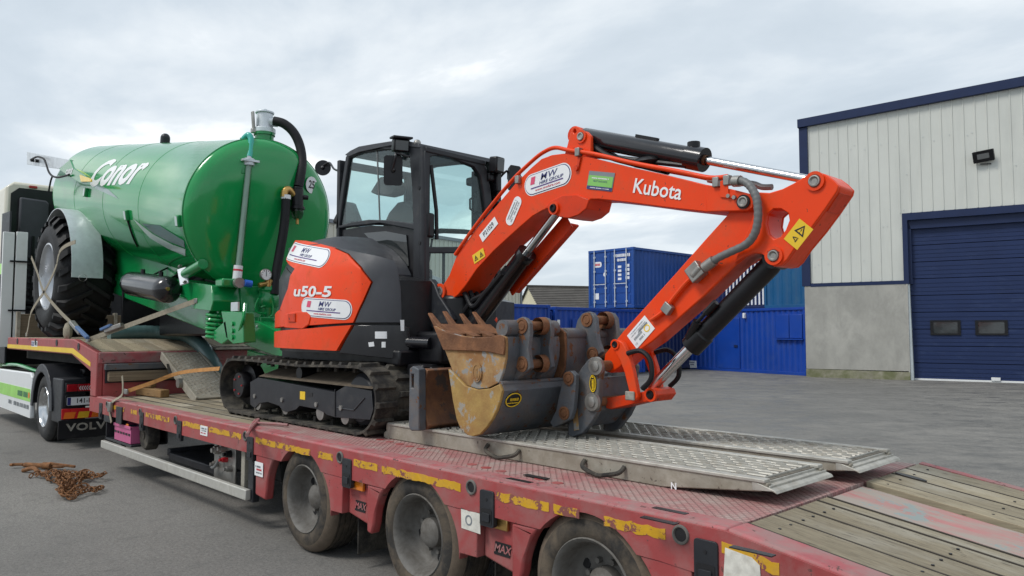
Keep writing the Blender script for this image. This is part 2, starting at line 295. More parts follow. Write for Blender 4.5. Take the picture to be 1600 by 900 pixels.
    def mesh(s,name,mats,smooth=38,recalc=True):
        me=bpy.data.meshes.new(name); me.from_pydata(s.v,[],s.f)
        for m in ([mats] if isinstance(mats,str) else mats): me.materials.append(MATS[m])
        me.polygons.foreach_set('material_index',s.m)
        if recalc:
            bm=bmesh.new(); bm.from_mesh(me); bmesh.ops.remove_doubles(bm,verts=bm.verts,dist=2e-5); bmesh.ops.recalc_face_normals(bm,faces=bm.faces); bm.to_mesh(me); bm.free()
        if smooth:
            me.polygons.foreach_set('use_smooth',[True]*len(me.polygons)); me.set_sharp_from_angle(angle=R(smooth))
        return me
    def build(s,name,mats,parent=None,bevel=0,smooth=38,seg=2,recalc=True):
        return link(name,s.mesh(name,mats,smooth,recalc),parent,bevel,seg)
def link(name,me,parent=None,bevel=0,seg=2,loc=None):
    o=bpy.data.objects.new(name,me); COL.objects.link(o)
    if parent is not None: o.parent=parent; o.matrix_parent_inverse=PINV(parent)
    if loc: o.location=loc
    if bevel:
        b=o.modifiers.new('bevel','BEVEL'); b.width=bevel; b.segments=seg; b.limit_method='ANGLE'; b.angle_limit=R(40); b.harden_normals=False
    return o
def PINV(p):
    if p.parent is not None: return Matrix.Identity(4)   # parts sit at the origin of the world, so their children need no shift
    return Matrix.Translation(-Vector(p.location))
def thing(name,loc,label,cat,group=None):
    o=bpy.data.objects.new(name,None); COL.objects.link(o); o.location=loc; o.empty_display_size=.2; return tag(o,label,cat,group)
def tag(o,label,cat,group=None):
    o['label']=label; o['category']=cat
    if group: o['group']=group
    return o
def spline(P,k):
    out=[]; n=len(P)
    for i in range(n-1):
        p0,p1,p2,p3=P[max(i-1,0)],P[i],P[i+1],P[min(i+2,n-1)]
        for j in range(k):
            t=j/k; out.append(.5*((2*p1)+(p2-p0)*t+(2*p0-5*p1+4*p2-p3)*t*t+(3*p1-p0-3*p2+p3)*t**3))
    out.append(P[-1]); return out
def rrect(x0,x1,z0,z1,r,n=5):
    pts=[]
    for cx,cz,a0 in ((x1-r,z1-r,0),(x0+r,z1-r,90),(x0+r,z0+r,180),(x1-r,z0+r,270)):
        for i in range(n+1): a=R(a0+90*i/n); pts.append((cx+r*math.cos(a),cz+r*math.sin(a)))
    return pts
def circ(cx,cz,r,n=20,rz=None): return [(cx+r*math.cos(2*math.pi*i/n),cz+(rz or r)*math.sin(2*math.pi*i/n)) for i in range(n)]
_tx={}
def textmesh(txt,size=1,shear=0,bold=0,sx=1,spacing=1):
    """lettering as flat faces, centred on (0,0); returns points, faces, width"""
    k=(txt,size,shear,bold,sx,spacing)
    if k in _tx: return _tx[k]
    c=bpy.data.curves.new('t','FONT'); c.body=txt; c.size=1; c.shear=shear; c.offset=bold; c.align_x='CENTER'; c.align_y='CENTER'; c.resolution_u=3; c.space_character=spacing
    o=bpy.data.objects.new('t',c); COL.objects.link(o); dg=bpy.context.evaluated_depsgraph_get(); me=bpy.data.meshes.new_from_object(o.evaluated_get(dg))
    v=[(p.co.x*sx*size,p.co.y*size) for p in me.vertices]; f=[tuple(p.vertices) for p in me.polygons]
    bpy.data.objects.remove(o); bpy.data.curves.remove(c); bpy.data.meshes.remove(me)
    _tx[k]=(v,f); return _tx[k]
class Frame:
    """a flat frame on a surface: origin, right, up, outward normal"""
    def __init__(s,o,u,v=None,n=(0,-1,0)):
        s.o=V(o); s.u=V(u).normalized(); s.n=V(n).normalized(); s.v=s.n.cross(s.u).normalized() if v is None else V(v).normalized()
    def __call__(s,a,b,off=.002): return s.o+s.u*a+s.v*b+s.n*off
def put(mb,F,poly,off,m,th=None):
    """a flat printed patch lying on a frame, a hair thick"""
    th=off*.6 if th is None else th
    return mb.slab([poly],lambda p:F(p[0],p[1],off),lambda p:F(p[0],p[1],off-th),m)
def puttext(mb,F,txt,size,cx,cz,off,m,shear=0,bold=0,sx=1,spacing=1,ang=0):
    v,f=textmesh(txt,size,shear,bold,sx,spacing); ca,sa=math.cos(ang),math.sin(ang)
    mb.add([F(cx+p[0]*ca-p[1]*sa,cz+p[0]*sa+p[1]*ca,off) for p in v],f,m)
def rowprint(mb,F,x0,x1,y,h,off,m,seed=1,ang=0,unit=.55):
    """a line of print too small to read in the photograph: a row of letter-sized marks"""
    rn=random.Random(seed); x=x0; ca,sa=math.cos(ang),math.sin(ang)
    while x<x1-h*.3:
        w_=h*unit*rn.uniform(.8,1.25)
        if rn.random()>.16: mb.add([F(a*ca-b*sa,a*sa+b*ca,off) for a,b in ((x,y-h/2),(x+w_*.72,y-h/2),(x+w_*.72,y+h/2*rn.uniform(.7,1)),(x,y+h/2))],[(0,1,2,3)],m)
        x+=w_
def frame3(l,r,n=(0,-1,0)):
    """frame centred between two points on a surface, right along them"""
    l,r=V(l),V(r); return Frame((l+r)/2,r-l,None,n),(r-l).length


# ================= ground =================
g=MB(); g.box(-700,500,-300,900,-.6,0); go=g.build('yard_ground','asphalt',smooth=0); go['kind']='structure'; go['label']='worn grey asphalt yard with damp dark streaks'
random.seed(5)
# ================= warehouse on the right =================
BO=V(-12.7,27.4,0); BU=V(.975,.223,0).normalized(); BN=V(BU.y,-BU.x,0)
def BP(u,z,d=0): return BO+BU*u+V(0,0,z)+BN*d
def bslab(mb,poly,d0,d1,m=0,holes=()): mb.slab([poly]+list(holes),lambda p:BP(p[0],p[1],d0),lambda p:BP(p[0],p[1],d1),m)
wh=thing('warehouse',BO,'pale ribbed metal warehouse with navy trim, concrete plinth and blue sectional door','warehouse')
_a,_b=(0.196,9.401),(6.951,9.72)
ZT=lambda u: _a[1]+(u-_a[0])*(_b[1]-_a[1])/(_b[0]-_a[0])            # underside of the sloping verge
CB=(0.069,3.467)[1]; DL=(3.508,0.752)[0]; DT=(5.013,5.269)[1]; TL=(3.267,4.321)[0]; UR=22.0; DR=DL+6.6
mb=MB(); bslab(mb,[(0,CB),(TL,CB),(TL,DT+.55),(DR+.35,DT+.55),(DR+.35,CB),(UR,CB),(UR,ZT(UR)),(0,ZT(0))],-.30,-.06); mb.build('wall_sheet','cladding',wh,smooth=0)
# cladding ribs, each a raised trapezoid
rp=.333; k=0; u=.22
def rib(u0,z0,z1):
    m=MB(); prof=[(-.026,-.062),(-.012,-.036),(.012,-.036),(.026,-.062)]
    m.add([BP(u0+a,z,d) for z in (z0,z1) for a,d in prof],[(0,1,5,4),(1,2,6,5),(2,3,7,6),(0,4,7,3),(0,3,2,1),(4,5,6,7)]); m.build('cladding_rib','cladding',wh,smooth=0)
while u<16:
    lo=CB if (u<TL-.05 or u>DR+.4) else DT+.56
    rib(u,lo+.01,ZT(u)-.01); u+=rp
# screw heads in rows
mb=MB()
for j in range(34):
    for zz in (4.1,5.35,5.95,7.1,8.3):
        if zz<ZT(.3*j)-.3 and random.random()<.75 and (j*rp<TL-.2 or zz>DT+.7): c=BP(.22+j*rp+random.choice((-.1,0,.1)),zz+random.uniform(-.05,.05)+.06*(j%3),-.055); mb.cyl(c,c+BN*.03,.011,n=6)
o=mb.build('fixing_screws','galv',wh); o['kind']='stuff'
mb=MB(); mb.slab([[(-.16,ZT(-.16)-.02),(UR,ZT(UR)-.02),(UR,ZT(UR)+.30),(-.16,ZT(-.16)+.30)]],lambda p:BP(p[0],p[1],.10),lambda p:BP(p[0],p[1],-.5)); mb.build('verge_trim','navy_trim',wh,.01)
mb=MB(); bslab(mb,[(-.13,CB-.1),(.17,CB-.1),(.17,ZT(0)-.03),(-.13,ZT(-.13)-.03)],.02,-.45); mb.build('corner_trim','navy_trim',wh,.01)
mb=MB(); bslab(mb,[(.171,CB-.13),(TL,CB-.13),(TL,CB-.005),(.171,CB-.005)],.005,-.3); mb.build('drip_flashing','navy_trim',wh)
mb=MB(); bslab(mb,[(TL,CB-.13),(TL+.16,CB-.13),(TL+.16,DT+.30),(TL,DT+.30)],.012,-.3); bslab(mb,[(TL,DT+.301),(DR+.35,DT+.301),(DR+.35,DT+.55),(TL,DT+.55)],.012,-.3); mb.build('door_surround','navy_trim',wh)
mb=MB(); bslab(mb,[(TL+.16,CB-.13),(DL+.02,CB-.13),(DL+.02,DT),(TL+.16,DT+.3)],-.12,-.42); bslab(mb,[(TL+.161,DT),(DR,DT),(DR,DT+.3),(TL+.161,DT+.3)],-.12,-.42); mb.build('door_reveal','navy_trim',wh)
mb=MB(); bslab(mb,[(-.05,.30),(TL+.12,.30),(TL+.12,CB-.10),(-.05,CB-.10)],-.005,-.4); mb.build('concrete_wall','concrete',wh,.01)
mb=MB(); bslab(mb,[(-.05,-.1),(TL+.12,-.1),(TL+.12,.27),(-.05,.295)],.02,-.4); mb.build('concrete_base','concrete_moss',wh,.01)
mb=MB(); bslab(mb,[(TL+.121,-.05),(DL-.17,-.05),(DL-.17,CB-.12),(TL+.121,CB-.12)],.008,-.4); mb.build('concrete_pier','concrete',wh,.008)
mb=MB(); bslab(mb,[(DL-.165,-.05),(DL-.02,-.05),(DL-.07,CB-.13),(DL-.165,CB-.13)],-.02,-.35); mb.build('door_guide','concrete_edge',wh)
mb=MB(); bslab(mb,[(DR,-.05),(UR,-.05),(UR,CB-.1),(DR,CB-.1)],-.005,-.4); mb.build('concrete_wall','concrete',wh)
mb=MB(); P=[BP(-.12,0,-.5),BP(-.12,CB,-.5)]; a=BP(-.12,0,-.45); d=-BN*30
mb.add([a+V(0,0,-.1),a+d+V(0,0,-.1),a+d+V(0,0,9.4),a+V(0,0,9.4)],[(0,1,2,3)]); mb.build('side_wall','cladding',wh,smooth=0)
rf=MB(); a=BP(-.16,ZT(-.16)+.24,-.4); b=BP(UR,ZT(UR)+.24,-.4); rf.add([a,b,b+d,a+d],[(0,1,2,3)]); rf.build('roof','navy_trim',wh,smooth=0)
m=MB(); bslab(m,[(DL-.3,-.05),(DR+.1,-.05),(DR+.1,DT+.2),(DL-.3,DT+.2)],-.39,-.45); m.build('door_backing','under',wh)
# sectional door: stacked panels with a shallow rib each
ph=DT/9; dset=-.26
W1=[(4.106,2.008),(4.832,1.615)]; W2=[(5.431,1.999),(6.168,1.617)]
for i in range(9):
    m=MB(); z0=i*ph+.02; z1=(i+1)*ph-.004
    bslab(m,[(DL-.12,z0),(DR,z0),(DR,z1),(DL-.12,z1)],dset,dset-.08)
    for q in (.25,.5,.75): zz=z0+(z1-z0)*q; bslab(m,[(DL-.12,zz-.012),(DR,zz-.012),(DR,zz+.012),(DL-.12,zz+.012)],dset+.012,dset-.01)
    m.build('door_panel','door_navy',wh,smooth=0)
for W in (W1,W2):
    (a,zt),(b,zb)=W; m=MB(); bslab(m,[(a-.09,zb-.06),(b+.09,zb-.06),(b+.09,zt+.06),(a-.09,zt+.06)],dset+.035,dset-.01,holes=[rrect(a,b,zb,zt,.04)]); f=m.build('door_window','black',wh)
    m=MB(); bslab(m,rrect(a-.01,b+.01,zb-.01,zt+.01,.04),dset+.018,dset+.012); m.build('pane','dark_glass',f)
m=MB(); bslab(m,[(DL-.1,-.02),(DR,-.02),(DR,.06),(DL-.1,.06)],dset+.03,dset-.02); m.build('bottom_seal','white_paint',wh)
m=MB(); zh=(5.875,0.107)[1]; uh=(5.875,0.107)[0]; bslab(m,[(uh-.13,.05),(uh+.13,.05),(uh+.13,.16),(uh-.13,.16)],dset+.07,dset+.02); m.build('door_handle','white_paint',wh,.01)
# floodlight
fl=(5.762,7.517); c=BP(fl[0],fl[1],.12)
ft=thing('floodlight',BP(fl[0],fl[1],-.06),'small black LED floodlight high on the pale cladding','floodlight')
F=Frame(c,BU*.96+V(0,0,.10),None,(BN-V(0,0,.35)-BU*.25).normalized())
m=MB(); m.slab([rrect(-.30,.30,-.19,.19,.03)],lambda p:F(p[0],p[1],.05),lambda p:F(p[0],p[1],-.05)); m.build('housing','black',ft,.01)
m=MB(); put(m,F,rrect(-.17,.17,-.08,.09,.01),.056,0); m.build('lens','hose_grey',ft)
m=MB(); m.bar(c-BN*.0,BP(fl[0]+.1,fl[1],-.06),.06,.05); m.bar(BP(fl[0]-.1,fl[1]-.25,.06),BP(fl[0]+.2,fl[1]-.25,-.03),.04,.03); m.build('bracket','black',ft)

# ================= shipping containers =================
def corrug(mb,p0,p1,z0,z1,n,depth,pitch=.28,m=0):
    """corrugated steel side from p0 to p1 with outward normal n"""
    p0,p1,n=V(p0),V(p1),V(n).normalized(); L=(p1-p0).length; d=(p1-p0)/L; k=max(1,round(L/pitch)); q=L/k; vs=[]; pr=[]
    for i in range(k): pr+=[(i*q,0),(i*q+q*.28,0),(i*q+q*.5,-depth),(i*q+q*.78,-depth)]
    pr.append((L,0)); N=len(pr)
    for z in (z0,z1): vs+=[V(p0)+d*a+n*b+V(0,0,z) for a,b in pr]
    mb.add(vs,[(i,i+1,N+i+1,N+i) for i in range(N-1)],m)
def container(name,x0,x1,y0,y1,z0,z1,m,label,group=None,doors=True,door_text=None,bars='galv',side_text=None):
    """shipping container; door end faces -Y, long sides face +-X"""
    t=thing(name,((x0+x1)/2,(y0+y1)/2,z0),label,'container',group); h=z1-z0
    b=MB(); e=.06
    for n_,a,c in (((1,0,0),(x1-e,y0+.12,0),(x1-e,y1-.12,0)),((-1,0,0),(x0+e,y1-.12,0),(x0+e,y0+.12,0)),((0,1,0),(x1-.1,y1-e,0),(x0+.1,y1-e,0))): corrug(b,a,c,z0+.15,z1-.11,n_,.036)
    b.add([(x0+.03,y0+.05,z1-.03),(x1-.03,y0+.05,z1-.03),(x1-.03,y1-.05,z1-.03),(x0+.03,y1-.05,z1-.03)],[(0,1,2,3)]); b.build('side_walls',m,t,smooth=0,recalc=False)
    f=MB()
    for x in (x0,x1-.11):
        for y in (y0,y1-.12): f.box(x,x+.11,y,y+.12,z0+.118,z1-.118)
        f.box(x,x+.09,y0+.12,y1-.12,z0,z0+.15); f.box(x,x+.09,y0+.12,y1-.12,z1-.11,z1)
    for y in (y0,y1-.1):
        f.box(x0+.11,x1-.11,y,y+.1,z0,z0+.15); f.box(x0+.11,x1-.11,y,y+.1,z1-.11,z1)
    f.build('frame',m,t,.01)
    for x in (x0-.004,x1-.166):
        for y in (y0-.004,y1-.15):
            
            for za,zb in ((z1-.117,z1+.004),(z0-.004,z0+.117)): c=MB(); c.box(x,x+.17,y,y+.16,za,zb); c.build('corner_casting',m,t,.012)
    if not doors:
        d=MB(); corrug(d,(x0+.1,y0+e,0),(x1-.1,y0+e,0),z0+.15,z1-.11,(0,-1,0),.036); d.build('end_wall',m,t,smooth=0,recalc=False)
    if doors:
        xm=(x0+x1)/2
        for a,c in ((x0+.115,xm-.01),(xm+.01,x1-.115)):
            d=MB(); corrug(d,(a,y0+.03,0),(c,y0+.03,0),z0+.16,z1-.12,(0,-1,0),.0,9)
            n=5; q=(h-.32)/n
            for i in range(n): 
                zz=z0+.2+i*q; d.box(a+.07,c-.07,y0+.012,y0+.035,zz,zz+q-.1)
            dd=d.build('door',m,t,.006,smooth=0)
            for fx in (.22,.78):
                xx=a+(c-a)*fx; r=MB(); r.cyl((xx,y0-.03,z0+.06),(xx,y0-.03,z1-.04),.024,n=8)
                for zz in (z0+.25,z0+h*.33,z1-.35,z0+h*.62): r.box(xx-.05,xx+.05,y0-.028,y0+.012,zz,zz+.07)
                zz=z0+h*.40; r.box(xx-.04,xx+.30*(1 if fx<.5 else -1) if fx<.5 else xx+.04,y0-.07,y0-.045,zz,zz+.035) if fx<.5 else r.box(xx-.30,xx+.04,y0-.07,y0-.045,zz,zz+.035)
                r.build('lock_rod',bars,dd)
    return t
cx0,cx1,cy0=-21.42,-18.98,25.2
stk=container('shipping_container',cx0,cx1,cy0,cy0+6.06,2.66,5.19,'cont_blue','bright blue shipping container with white-barred doors, stacked highest on the yard')
dm=MB(); F=Frame((cx0,cy0+.012,2.66),(1,0,0),None,(0,-1,0))
rowprint(dm,F,1.50,2.30,2.22,.13,.012,0,3); rowprint(dm,F,1.46,2.08,2.03,.12,.012,0,4)
for i in range(4):
    put(dm,F,[(1.62,1.18+i*.17),(1.80,1.18+i*.17),(1.80,1.28+i*.17),(1.62,1.28+i*.17)],.012,0); put(dm,F,[(2.02+(i%2)*.03,1.2+i*.17),(2.22,1.2+i*.17),(2.22,1.32+i*.17),(2.02,1.32+i*.17)],.012,0)
put(dm,F,rrect(.30,.74,1.78,2.02,.1),.010,0); put(dm,F,circ(.92,1.46,.09,14),.012,0); put(dm,F,[(.38,.40),(.58,.40),(.58,.66),(.38,.66)],.012,0); 
rowprint(dm,F,.38,.66,1.90,.10,.014,1,5)
dm.build('stencilled_markings',['white_print','red_print'],stk)
lowr=container('shipping_container',cx0+.02,cx1+.02,cy0+.02,cy0+6.1,.05,2.63,'cont_navy','dark navy shipping container underneath the bright blue one',bars='cont_navy')
dm=MB(); F=Frame((cx1+.02,cy0+.5,.05),(0,1,0),None,(1,0,0)); F2=Frame((cx0,cy0+.03,.05),(1,0,0),None,(0,-1,0))
rowprint(dm,F2,1.35,2.2,2.18,.15,.014,0,6); rowprint(dm,F2,1.6,2.1,1.95,.14,.014,0,7); put(dm,F2,[(1.6,.9),(1.95,.9),(1.95,1.3),(1.6,1.3)],.012,0); dm.build('stencilled_markings','white_print',lowr)
# two low site stores in front
st2=container('storage_container',-20.72,-18.3,19.7,25.0,.05,2.56,'cont_royal','royal blue low storage container with a plain shutter door, left of the stacked pair',doors=False)
m=MB(); m.box(-18.3,-18.262,20.6,22.0,.3,2.15); m.build('side_door','cont_royal',st2,.01); m=MB(); m.box(-18.36,-18.30,19.78,19.95,1.5,2.1); m.build('white_plate','white_print',st2)
m=MB(); m.box(-20.6,-18.45,19.66,19.7,.25,2.4); m.build('door','cont_royal',st2,.01)
st1=container('storage_container',-20.7,-18.35,13.4,19.5,.05,2.62,'cont_royal','royal blue low storage container with two white name plates, behind the boom foot',doors=False)
for y in (14.6,17.0): 
    m=MB(); m.box(-18.36,-18.315,y,y+1.35,.3,2.1); m.build('side_door','cont_royal',st1,.01); m=MB(); m.box(-18.315,-18.309,y+.1,y+.55,1.95,2.07); m.build('name_plate','white_print',st1)
# site cabin between the stack and the warehouse
CO=V(-17.91,29.1,0); CU=V(4.88,-1.1,0).normalized(); CN=V(CU.y,-CU.x,0)
CL=-3.6; CR=(4.987,0.66)[0]; CT=2.62
def KP(u,z,d=0): return CO+CU*u+V(0,0,z)+CN*d
def kbox(mb,u0,u1,z0,z1,d0,d1,m=0): mb.slab([[(u0,z0),(u1,z0),(u1,z1),(u0,z1)]],lambda p:KP(p[0],p[1],d0),lambda p:KP(p[0],p[1],d1),m)
sc=thing('site_cabin',KP((CL+CR)/2,0,-1.2),'blue steel site cabin with closed shutters, beside the concrete warehouse plinth','cabin')
m=MB(); corrug(m,KP(CL+.1,0,-.03),KP(CR-.08,0,-.03),.12,CT-.08,CN,.03,.26); corrug(m,KP(CR-.03,0,-.1),KP(CR-.03,0,-2.4),.12,CT-.08,CU,.03); corrug(m,KP(CL,0,-2.4),KP(CL,0,0),.12,CT-.08,-CU,.03)
m.add([KP(CL,CT-.01,0),KP(CR,CT-.01,0),KP(CR,CT-.01,-2.44),KP(CL,CT-.01,-2.44)],[(0,1,2,3)]); m.build('walls','cont_royal',sc,smooth=0,recalc=False)
m=MB()
for a in (CL,CR-.1): kbox(m,a,a+.1,.1,CT-.1,0,-.1)
kbox(m,CL,CR,CT-.1,CT,.01,-.1); kbox(m,CL,CR,.0,.12,.01,-.1); m.build('frame','cont_royal',sc,.008)
dL=(0.555,1.075)[0]; dR=(1.764,1.094)[0]
m=MB(); kbox(m,dL,dR,.12,2.25,.02,-.05); d=m.build('cabin_door','cont_royal',sc,.01); m=MB(); kbox(m,dR-.28,dR-.1,1.02,1.12,.05,.015); m.build('door_handle','cont_navy',d)
sL=(3.647,1.882)[0]; sR=(4.933,1.875)[0]; sm_=(sL+sR)/2
for a,b in ((sL,sm_-.015),(sm_+.015,sR-.05)):
    m=MB(); kbox(m,a,b,1.42,2.34,.05,-.05); m.build('window_shutter','cont_royal',sc,.012)
m=MB(); kbox(m,sL-.03,sR,1.36,1.405,.09,-.03); m.build('shutter_sill','cont_royal',sc)
a=(-2.883,1.41)[0]; b=(-1.563,1.913)[0]
m=MB(); kbox(m,a,b,1.36,2.34,.05,-.05); m.build('window_shutter','cont_royal',sc,.012); m=MB(); kbox(m,a-.03,b+.03,1.30,1.345,.09,-.03); m.build('shutter_sill','cont_royal',sc)
a,z1=(-2.384,0.378); b,z0=(-0.716,0.063)
m=MB(); kbox(m,a,b,z0,z1,.06,.02); sg=m.build('notice_board','white_print',sc); F=Frame(KP((a+b)/2,(z0+z1)/2,.06),CU,None,CN); m=MB(); h_=(z1-z0)*.16; rowprint(m,F,-.05*(b-a),.46*(b-a),h_*1.7,h_,.004,0,8); rowprint(m,F,-.05*(b-a),.46*(b-a),-h_*.2,h_,.004,0,9); m.build('lettering','navy_print',sg,recalc=False)
lp=(2.066,2.342); m=MB(); kbox(m,lp[0]-.05,lp[0]+.05,lp[1]-.12,lp[1]+.1,.1,-.02); m.build('cabin_lamp','white_print',sc,.02)
# containers on top, right of the stack
tt=thing('shipping_container',KP(3.2,2.64,-2),'teal blue ribbed container stacked above the site cabin, next to the warehouse','container')
a=(2.7,3.714)[0]; b=CR-.05; T2=2.64+2.3
m=MB(); corrug(m,KP(a,0,-.5),KP(b,0,-.5),2.75,T2-.1,CN,.035,.42); m.add([KP(a,T2-.05,-.5),KP(b,T2-.05,-.5),KP(b,T2-.05,-2.8),KP(a,T2-.05,-2.8)],[(0,1,2,3)]); corrug(m,KP(a,0,-2.8),KP(a,0,-.5),2.75,T2-.1,-CU,.03); m.build('side_walls','cont_teal',tt,smooth=0,recalc=False)
m=MB(); kbox(m,a,b,2.635,2.75,-.45,-.6); kbox(m,a,b,T2-.11,T2,-.45,-.6); kbox(m,a,a+.1,2.75,T2-.11,-.45,-.6); m.build('frame','cont_teal',tt,.01)
kk=thing('shipping_container',KP(.6,2.64,-2),'dark navy container with pale vertical stripes, seen behind the excavator arm','container')
a0=(-0.8,3.913)[0]; a1=(2.667,3.716)[0]
m=MB(); corrug(m,KP(a0,0,-.7),KP(a1,0,-.7),2.75,T2-.15,CN,.035,.3); m.add([KP(a0,T2-.1,-.7),KP(a1,T2-.1,-.7),KP(a1,T2-.1,-2.8),KP(a0,T2-.1,-2.8)],[(0,1,2,3)]); m.build('side_walls','cont_navy',kk,smooth=0,recalc=False)
for za,zb in ((2.635,2.75),(T2-.16,T2-.05)): m=MB(); kbox(m,a0,a1,za,zb,-.66,-.8); m.build('frame_rail','cont_navy',kk,.01)
for i in range(12):
    u=(0.391,3.845)[0]+i*.2
    if u+.08<a1: m=MB(); kbox(m,u,u+.08,2.8,T2-.2,-.69,-.72); m.build('pale_stripe','white_print',kk)
# ================= cream shed and houses in the distance =================
SO=V(-29.83,17.41,0); SU=V(-2.56,14.4,0).normalized(); SN=V(SU.y,-SU.x,0)
def SP(u,z,d=0): return SO+SU*u+V(0,0,z)+SN*d
shed=thing('farm_shed',SP(3,0,-5),'cream ribbed shed far behind the excavator cab, grey gutter along its eave','shed')
sr=(14.612,5.455)[0]; se=6.55; L0=-6.5
m=MB(); m.slab([[(L0,0),(sr,0),(sr,se),(L0,se)]],lambda p:SP(p[0],p[1],0),lambda p:SP(p[0],p[1],-12)); m.build('walls','cream_cladding',shed,smooth=0)
u=L0+.2; m=MB()
while u<sr-.1: m.slab([[(u,.3),(u+.07,.3),(u+.07,se-.05),(u,se-.05)]],lambda p:SP(p[0],p[1],.04),lambda p:SP(p[0],p[1],-.02)); u+=.34
o=m.build('cladding_ribs','cream_cladding',shed,smooth=0); o['kind']='stuff'
m=MB(); m.slab([[(L0-.1,se-.02),(sr+.12,se-.02),(sr+.12,se+.14),(L0-.1,se+.14)]],lambda p:SP(p[0],p[1],.12),lambda p:SP(p[0],p[1],-.2)); m.build('gutter','grey_print',shed)
m=MB(); m.slab([[(sr-.02,0),(sr+.12,0),(sr+.12,se-.03),(sr-.02,se-.03)]],lambda p:SP(p[0],p[1],.06),lambda p:SP(p[0],p[1],-.3)); m.build('corner_flashing','grey_print',shed)
m=MB(); m.add([SP(L0-.1,se+.12,.1),SP(sr+.12,se+.12,.1),SP(sr+.12,se+1.3,-6),SP(L0-.1,se+1.3,-6),SP(sr+.12,se+.12,-12),SP(L0-.1,se+.12,-12)],[(0,1,2,3),(3,2,4,5)]); m.build('roof','roof_tile',shed,smooth=0)
def house(o,u,w,dp,eave,ridge,label,rows):
    o,u=V(o),V(u).normalized(); n=V(u.y,-u.x,0); P=lambda a,z,d: o+u*a+V(0,0,z)-n*d
    t=thing('cottage',o+u*w/2-n*dp/2,label,'house')
    m=MB(); m.add([P(0,0,0),P(w,0,0),P(w,0,dp),P(0,0,dp),P(0,eave,0),P(w,eave,0),P(w,eave,dp),P(0,eave,dp),P(0,ridge,dp/2),P(w,ridge,dp/2)],[(0,1,5,4),(2,3,7,6),(0,4,8,7,3),(1,2,6,9,5)]); m.build('walls','render_cream',t,smooth=0)
    rf=MB()
    for side in (0,1):
        for i in range(rows):
            f0,f1=i/rows,(i+1)/rows; d0=-.25+(dp/2+.25)*f0; d1=-.25+(dp/2+.25)*f1+.05; z0=eave-.15+(ridge-eave+.15)*f0; z1=eave-.15+(ridge-eave+.15)*f1
            if side: d0,d1=dp-d0,dp-d1
            rf.add([P(-.18,z0+.10,d0),P(w+.18,z0+.10,d0),P(w+.18,z1+.04,d1),P(-.18,z1+.04,d1),P(-.18,z0,d0),P(w+.18,z0,d0)],[(0,1,2,3),(4,5,1,0)])
    rf.build('roof','roof_tile',t,smooth=0)
    m=MB(); a,b=P(-.2,ridge+.1,dp/2),P(w+.2,ridge+.1,dp/2); m.bar(a,b,.25,.12); m.build('ridge_cap','roof_tile',t)
    m=MB(); a,b=P(-.1,eave-.2,-.28),P(w+.1,eave-.2,-.28); m.bar(a,b,.12,.12); m.build('gutter','white_paint',t)
    return t
house((-40.36,41.69,0),(.48,.92,0),9,5.4,3.62,5.25,'cream cottage with a dark tiled roof, left of the stacked containers',12)
house((-70.5,64,0),(.69,.72,0),9,6,5.0,6.0,'far brown roofed house beyond the low storage containers',10)


# ================= low loader trailer =================
YN,YF,DZ=2.87,5.22,.845
tr=thing('low_loader_trailer',(-5,4.05,0),'worn red low loader trailer with wooden and tread plate deck, three axles','trailer')
XW=[-5.32,-3.88,-2.47]; WR=.405
def archpts(xc,r,a0,a1,zc=.375,n=14): return [(xc+r*math.cos(R(a0+(a1-a0)*i/n)),zc+r*math.sin(R(a0+(a1-a0)*i/n))) for i in range(n+1)]
# side rail band with wheel arches
XS,XT=-10.62,-1.70     # step face, start of the sloping tail
TS=.155                # tail slope
def dz(x): return DZ if x<XT else DZ-(x-XT)*TS
ar=.415
poly=[(XS-.25,.66),(XS-.25,DZ)]+[(XT,DZ),(.9,dz(.9)),(.9,dz(.9)-.2)]
bot=[(XT+.2,dz(XT+.2)-.19)]
for x in reversed(XW): bot+= [(x+.43,.652)]+archpts(x,ar,42,138,.375)+[(x-.43,.652)]
poly+=bot
m=MB(); m.prism(poly,'Y',YN,YN+.09); m.build('side_rail','trailer_red',tr,.012)
# rolled top edge of the rail
m=MB(); m.box(XS-.02,XT,YN+.012,YN+.16,DZ-.02,DZ+.012); m.build('rail_edge','trailer_edge',tr,.012)
m=MB(); x0,x1=XT+.002,.9; m.prism([(x0,DZ-.03),(x1,dz(x1)-.03),(x1,dz(x1)+.012),(x0,DZ+.012)],'Y',YN+.012,YN+.17); m.build('rail_edge','trailer_edge',tr,.012)
